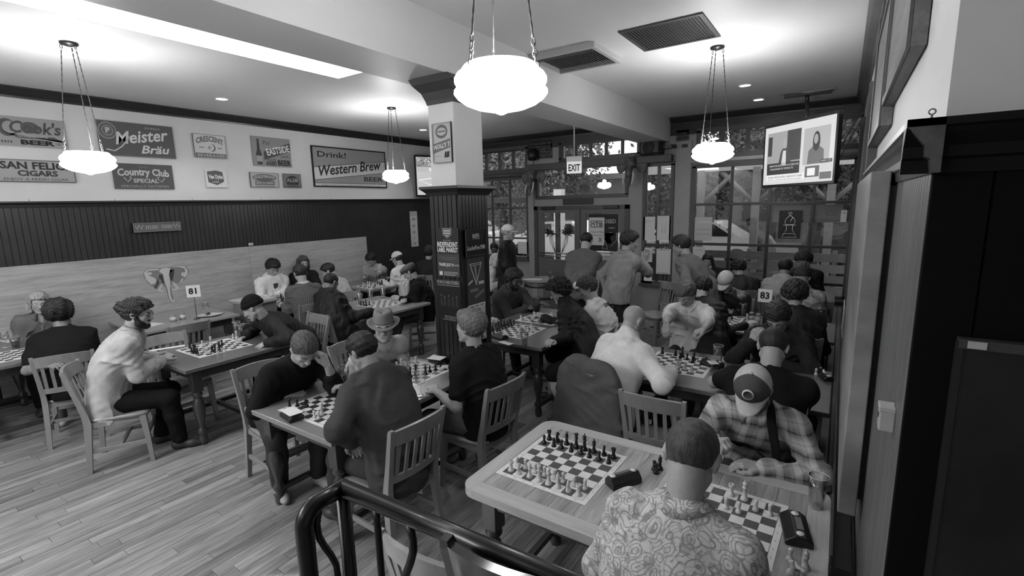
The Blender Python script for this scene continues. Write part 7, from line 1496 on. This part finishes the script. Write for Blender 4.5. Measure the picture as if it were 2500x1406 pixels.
sheet(1235, 838, .16, .07, -15, 'white papers beside the clock on the centre table', n=3); sheet(1740, 885, .07, .09, 30, 'white card on the clock by the pint glass', z=TZ+.052); sheet(30, 830, .22, .16, 10, 'white paper at the far left edge of the left table')
# glasses
GLS = glassmat('drinking_glass', .93, .02, 1.6); BEER = mat('beer', .10, .15, .5); WATER = glassmat('water', .8, 0, 1)
def pint(px, py, label, fill=0, h=.148, r=.042, z=TZ, xyz=None, ice=False, fm=None):
    p = xyz or atz(px, py, z); t = empty('pint_glass', (p[0], p[1], z+.001), 0, label, 'glass', 'pint glasses'); rb = r*.68
    MB().lathe([(0, 0), (rb, 0), (r, h), (r-.0018, h), (rb-.002, .010), (0, .010)], 24).build('glass', GLS, t); MB().tube([((r-.0005)*math.cos(a), (r-.0005)*math.sin(a), h) for a in [2*PI*i/24 for i in range(24)]], .0013, 5, closed=True).build('rim', mat('glass_edge', .55, .1, .8), t)
    MB().lathe([(0, .001), (rb-.003, .001), (rb-.002, .009), (0, .009)], 20).build('base', mat('glass_base', .35, .05, .9), t)
    if fill: f = fill; MB().lathe([(0, .011), (rb-.003, .011), (rb-.003+(r-rb)*f, h*f), (0, h*f)], 20).build('drink', fm or BEER, t)
    if ice:
        for k in range(3): MB().box((-.012, -.012, h*fill-.01), (.012, .012, h*fill+.012), M=Matrix.Rotation(k*1.3, 4, 'Z') @ Matrix.Translation((.008, .004*k, .0))).build('ice', mat('ice', .6, .1), t)
    return t
pint(1992, 1238, 'empty pint glass at the right end of the oak table', h=.15, r=.040); pint(842, 938, 'half-full beer glass between the two boards of the long table', .55)
pint(0, 0, xyz=(-5.47, 2.62, TZ), label='left empty pint glass on the turned-leg table'); pint(0, 0, xyz=(-5.30, 2.58, TZ), label='right water-stained pint glass on the turned-leg table', fill=.25, fm=WATER)
pint(1281, 843, 'pint glass of water on the near end of the centre table', .4, fm=WATER); pint(1752, 888, 'tall empty pint glass right of the clock on the right middle table', h=.16); pint(1743, 898, 'short tumbler of water beside the tall glass', .6, h=.08, r=.034, fm=WATER); pint(1813, 772, 'glass with dark beer on the table before the 83 sign', .6)
pint(880, 742, 'leftmost of three pint glasses, with ice', .45, ice=True, fm=WATER); pint(905, 730, 'middle empty one of the three pint glasses'); pint(936, 727, 'rightmost of three pint glasses, nearly empty', .12, fm=pm(.5, 'foam'))
pint(899, 689, 'dark beer glass, left one in the far corner', .7); pint(924, 690, 'dark beer glass, right one in the far corner', .8); pint(1860, 712, 'pint glass on the right window table', .2); pint(1281, 741, 'glass of cola with ice in front of the bearded person', .7, ice=True); pint(40, 850, 'dark drink glass at the far left table', .6, h=.12)
def tulip(px, py, label, z=TZ, s=1.0):
    p = atz(px, py, z); t = empty('stem_glass', (p[0], p[1], z+.001), 0, label, 'glass'); MB().lathe([(r*s, q*s) for r, q in [(0, .0), (.034, .0), (.034, .003), (.005, .008), (.004, .07), (.010, .078), (.032, .10), (.040, .13), (.036, .16), (.030, .185), (.029, .185), (.035, .16), (.0385, .13), (.030, .101), (0, .082)]], 24).build('glass', GLS, t)
    MB().tube([(.0295*s*math.cos(a), .0295*s*math.sin(a), .185*s) for a in [2*PI*i/20 for i in range(20)]], .0014, 5, closed=True).build('rim', mat('glass_edge', .55, .1, .8), t); MB().lathe([(.030*s, .001), (.034*s, .0015), (.034*s, .004), (.030*s, .0045)], 20).build('foot', mat('glass_edge', .55, .1, .8), t); return t
tulip(1028, 966, 'tulip beer glass by the hand of the young person in the black t-shirt'); tulip(505, 772, 'wine glass on the table with the 81 sign'); tulip(16, 848, 'stemmed glass at the far left edge', s=.9)
# table number signs
def numsign(px, py, zc, s, label, rz):
    p = atz(px, py, zc); t = empty('table_number_sign', (p[0], p[1], TZ), math.radians(rz), label, 'sign'); h = zc-TZ
    MB().tube([(0, 0, .0), (0, 0, h)], .004, 6).build('rod', DARK, t); MB().lathe([(0, 0), (.04, 0), (.035, .006), (0, .008)], 16).build('base', DARK, t)
    c = MB().box((-.075, -.004, h-.075), (.075, .004, h+.075)).build('card', pm(.68, 'card', .5), t); me = text(s, .105, ext=.001, off=.003); me.materials.append(pm(.01, 'print')); link('lettering', me, t, loc=(0, -.0055, h), rot=(PI/2, 0, 0)); return t
numsign(472, 711, 1.12, '81', 'white card with number 81 on the table by the plywood', 62); numsign(1868, 722, 1.02, '83', 'white card with number 83 at the right tables', -12)
# jars, plate, box, shakers
def jar(px, py, label, z=TZ, h=.085, r=.036, lid=.25, w=False):
    p = atz(px, py, z); t = empty('condiment_jar' if not w else 'salt_shaker', (p[0], p[1], z), 0, label, 'jar' if not w else 'shaker'); MB().lathe([(0, 0), (r, 0), (r, h*.72), (r*.8, h*.8)], 18).build('jar', mat('jar_glass', .30, .15, .6) if not w else GLS, t)
    MB().lathe([(r*.86, h*.76), (r*.86, h), (0, h*1.02)], 18).build('lid', pm(lid, 'metal_lid', .3), t)
    if w: MB().lathe([(0, .004), (r*.85, .004), (r*.85, h*.5), (0, h*.5)], 14).build('salt', pm(.6, 'salt'), t)
    else: MB().lathe([(r*1.01, h*.15), (r*1.01, h*.6)], 18).build('jar_label', pm(.5, 'paper'), t)
    return t
jar(424, 784, 'left mason jar of condiments on the table with the 81 sign'); jar(446, 779, 'right mason jar of condiments on the table with the 81 sign')
jar(1834, 782, 'left salt shaker beside the board before the 83 sign', w=True, h=.095, r=.028); jar(1850, 786, 'right salt shaker beside the board before the 83 sign', w=True, h=.095, r=.028)
for (px, py, k, l) in ((1824, 786, 'king', 'captured white king beside the salt shakers'), (1823, 776, 'pawn', 'captured white pawn beside the salt shakers')): loose(px, py, k, 'white', l)
p = atz(512, 770, TZ); t = empty('plate', (p[0], p[1], TZ), 0, 'white oval plate with food remains on the table with the 81 sign', 'plate'); MB().lathe([(0, .004), (.10, .004), (.15, .018), (.152, .021), (.10, .008), (0, .008)], 28).build('dish', pm(.65, 'china', .2), t); v, f = leaves(60, (.04, .03, .012), 5, .012); link('food', mesh('food', v, f, pm(.05, 'food')), t, loc=(-.03, .0, .022))['kind'] = 'stuff'
p = atz(62, 826, TZ); t = empty('plate', (p[0], p[1], TZ), 0, 'white plate in front of the fair-haired woman', 'plate'); MB().lathe([(0, .004), (.09, .004), (.13, .015), (.132, .018), (.09, .008), (0, .008)], 28).build('dish', pm(.6, 'china', .2), t)
p = Vector((-6.72, 3.50, 0)); t = empty('storage_box', p, .1, 'open-topped pale cardboard box standing at the end of the table with the 81 sign', 'box'); zb = .86
for a in ((-.2, -.19, .2, -.175), (-.2, .175, .2, .19), (-.2, -.175, -.185, .175), (.185, -.175, .2, .175)): MB().box((a[0], a[1], .02), (a[2], a[3], zb)).build('side', wood('box_board', .16, .6, .4, 'Z'), t)
MB().box((-.185, -.175, .02), (.185, .175, .04)).build('bottom', wood('box_board', .16, .6, .4, 'Z'), t); MB().box((-.23, -.21, zb), (.23, .21, zb+.03), bev=.004).build('lid', wood('box_lid', .3, .6, .3, 'Y'), t); MB().box((-.24, -.22, zb+.032), (.2, .18, zb+.045)).build('folded_paper', pm(.45, 'paper'), t)
p = atz(606, 800, TZ); t = empty('jacket_bundle', (-5.05, 2.62, TZ), 0, 'black camera bag standing on the turned-leg table near the beanie wearer', 'bag') if False else None
t = empty('shoulder_bag', (-5.36, 2.70, TZ), .5, 'small black shoulder bag standing on the turned-leg table near the beanie wearer', 'bag')
MB().box((-.06, -.04, 0), (.06, .04, .13), bev=.012).build('bag_body', mat('bag_black', .008, .6), t); MB().box((-.064, -.044, .085), (.064, .046, .142), bev=.01).build('flap', mat('bag_flap', .012, .5), t); MB().tube([(-.05, 0, .135), (-.045, .01, .165), (.045, .01, .168), (.05, 0, .135)], .006, 6).build('strap', mat('bag_black', .008, .6), t)
# barrel table with a small glass, and the leaning board
q = atz(1322, 680, .93); t = empty('barrel', (q[0], q[1], 0), 0, 'upright wooden barrel used as a table behind the centre table', 'barrel')
nst = 20
for k in range(nst):
    a0, a1 = 2*PI*k/nst+.004, 2*PI*(k+1)/nst-.004; vs = []
    for z, r in ((0, .26), (.2, .295), (.45, .31), (.7, .295), (.90, .26)): vs += [(r*math.cos(a0), r*math.sin(a0), z), (r*math.cos(a1), r*math.sin(a1), z)]
    vs += [(.2*math.cos(a0), .2*math.sin(a0), .0), (.2*math.cos(a1), .2*math.sin(a1), .0), (.2*math.cos(a0), .2*math.sin(a0), .90), (.2*math.cos(a1), .2*math.sin(a1), .90)]
    link('stave', mesh('stave', vs, [[2*i, 2*i+1, 2*i+3, 2*i+2] for i in range(4)]+[[8, 9, 13, 12], [1, 0, 10, 11]], wood('barrel_wood', .13, .5, .6, 'Z', rand=.2)), t)
for z, r in ((.06, .277), (.25, .302), (.66, .300), (.84, .277)): MB().lathe([(r-.002, z-.02), (r+.004, z-.02), (r+.004, z+.02), (r-.002, z+.02)], 28).build('hoop', mat('hoop_metal', .06, .4, metal=.7), t)
MB().lathe([(0, .90), (.29, .90), (.30, .915), (.29, .93), (0, .93)], 32).build('top', wood('barrel_top', .2, .4, .5, 'X'), t)
q2 = atz(1343, 678, .93); pint(0, 0, 'small glass on the barrel top', .3, h=.09, r=.035, z=.932, xyz=(q2[0], q2[1], .93))
q = atz(1395, 720, .5); t = empty('sandwich_board', (-3.55, 7.6, 0), math.radians(-20), 'pale A-frame menu board standing before the doors', 'sign')
for s in (-1, 1): MB().box((-.28, -.012, 0), (.28, .012, 1.0), M=Matrix.Translation((0, s*.2, 0)) @ Matrix.Rotation(s*.2, 4, 'X')).build('board', pm(.30, 'board_pale'), t)
# dark wall picture on the right wainscot
x0 = XR-.085; TLp = atx(2165, 425, x0); yn = TLp[1]; zt_ = 2.19; zb_ = atx(2085, 1235, x0)[2] if False else .98
t = empty('wall_picture', (x0, 0, 0), 0, 'long thick canvas picture hung edge-on along the right wainscot', 'picture'); yf = 3.85
ptr = atx(2200, 421, XR-.02); pbr = atx(2116, 1236, x0)
MB().box((0, 1.98, .985), (.055, yf, 2.195), bev=.004).build('canvas', mat('canvas_paint', .22, .4, .4, noise=.45, nscale=2.2, stretch=(1, .3, 1.6)), t); MB().box((.055, 2.03, 1.03), (.075, yf-.05, 2.15)).build('stretcher_frame', DARK, t)
# sign boards high on the right wall, seen edge-on
wsg = wood('old_sign_wood', .16, .5, .8, 'Y', dark=.5)
for (y0, y1, z0, z1, lab, th) in ((1.72, 2.75, 2.50, 3.30, 'large weathered sign board high on the right wall', .035), (2.75, 3.9, 2.42, 3.05, 'weathered framed sign farther along the right wall', .04), (1.45, 1.70, 2.62, 3.45, 'pale framed sign board nearest the stairs on the right wall', .02), (3.0, 3.5, 3.12, 3.34, 'small dark sign above the framed sign on the right wall', .03), (3.95, 4.3, 2.55, 3.3, 'narrow sign board beside the tall posts on the right wall', .03)):
    t = empty('wall_sign', (XR-th-.002, (y0+y1)/2, (z0+z1)/2), 0, lab, 'sign'); a, c = (y1-y0)/2, (z1-z0)/2
    MB().box((0, -a, -c), (th, a, c), bev=.003).build('panel', wsg, t)
    b = MB(); e = .03
    for q in ((-a, -c, a, -c+e), (-a, c-e, a, c), (-a, -c+e, -a+e, c-e), (a-e, -c+e, a, c-e)): b.box((-.008, q[0], q[1]), (.0, q[2], q[3]))
    b.build('frame', wood('sign_frame', .10, .4, .5, 'Y'), t)
# menus in a wall rack, thermostat, hook, stair picture
for (px, y0, y1, z0, z1, lab) in ((0, 3.1, 3.45, .82, 1.05, 'nearest pale menu card standing in the right wall rack'), (0, 3.9, 4.3, .85, 1.10, 'middle pale menu card standing in the right wall rack'), (0, 5.0, 5.5, .9, 1.15, 'farthest pale menu card standing in the right wall rack')):
    o = MB().box((0, -(y1-y0)/2, z0), (.008, (y1-y0)/2, z1)).build('menu', pm(.34, 'menu_card')); o.location = (XR-.078, (y0+y1)/2, 0); tag(o, lab, 'menu', 'pale menu cards on the right wall')
t = empty('menu_rack', (XR-.09, 3.4, .78), 0, 'dark rail holding menu cards low on the right wall', 'rack'); MB().box((0, -1.5, 0), (.06, 2.3, .04)).build('rail', DARK, t); MB().box((-.005, -1.5, .04), (.003, 2.3, .08)).build('lip', DARK, t)
q = atx(2160, 1018, XR-.03); t = empty('wall_thermostat', (q[0], q[1], q[2]), 0, 'small pale control box with bracket on the near right wainscot', 'thermostat'); MB().box((-.012, -.022, -.028), (.018, .022, .028), bev=.003).build('cover', pm(.38, 'plastic'), t); MB().box((-.014, -.024, .02), (.018, .024, .032), bev=.002).build('hood', pm(.4, 'plastic'), t); MB().box((-.0135, -.006, .0), (-.012, .004, .010)).build('slot', pm(.03, 'plastic'), t)
q = aty(2274, 290, 1.235); t = empty('eye_hook', (q[0], 1.235, ZW-.003), 0, 'small metal eye hook standing on the shaded wainscot cap', 'hook'); MB().tube([(.005*math.cos(a), 0, .013+.005*math.sin(a)) for a in [2*PI*i/14 for i in range(14)]], .0014, 6, closed=True).tube([(0, 0, 0), (0, 0, .009)], .002, 6).build('eye', pm(.25, 'metal', .3), t)
YFp = 1.235; a = aty(2346, 832, YFp); z1_ = a[2]; xl_ = a[0]; t = empty('dark_picture', (xl_, YFp, z1_), 0, 'dark framed picture on the shaded stair wall at the right edge', 'picture')
MB().box((0, -.006, -1.25), (1.5, .012, 0)).build('canvas', mat('dark_canvas', .010, .35, .5, noise=.9, nscale=3.5), t); MB().box((-.004, -.012, -.012), (1.5, .012, .006)).build('top_frame', pm(.05, 'frame_dark', .3), t); MB().box((-.006, -.010, -1.25), (.004, .012, 0)).build('side_frame', pm(.02, 'frame_dark', .3), t)
MB().box((.008, -.014, -.010), (.035, -.010, .004)).build('bracket', pm(.4, 'metal', .3), t)
# hardware on the ledge
for i, y in enumerate((1.6, 2.4, 3.3, 4.3, 5.6)):
    o = MB().tube([(0, 0, 0), (0, 0, .025)], .003, 5).build('ledge_pin', pm(.2, 'metal'), None, loc=(XL+.05, y, ZW+.016)); tag(o, 'tiny pin on the dark ledge, %s from the left' % ORD[i], 'pin')
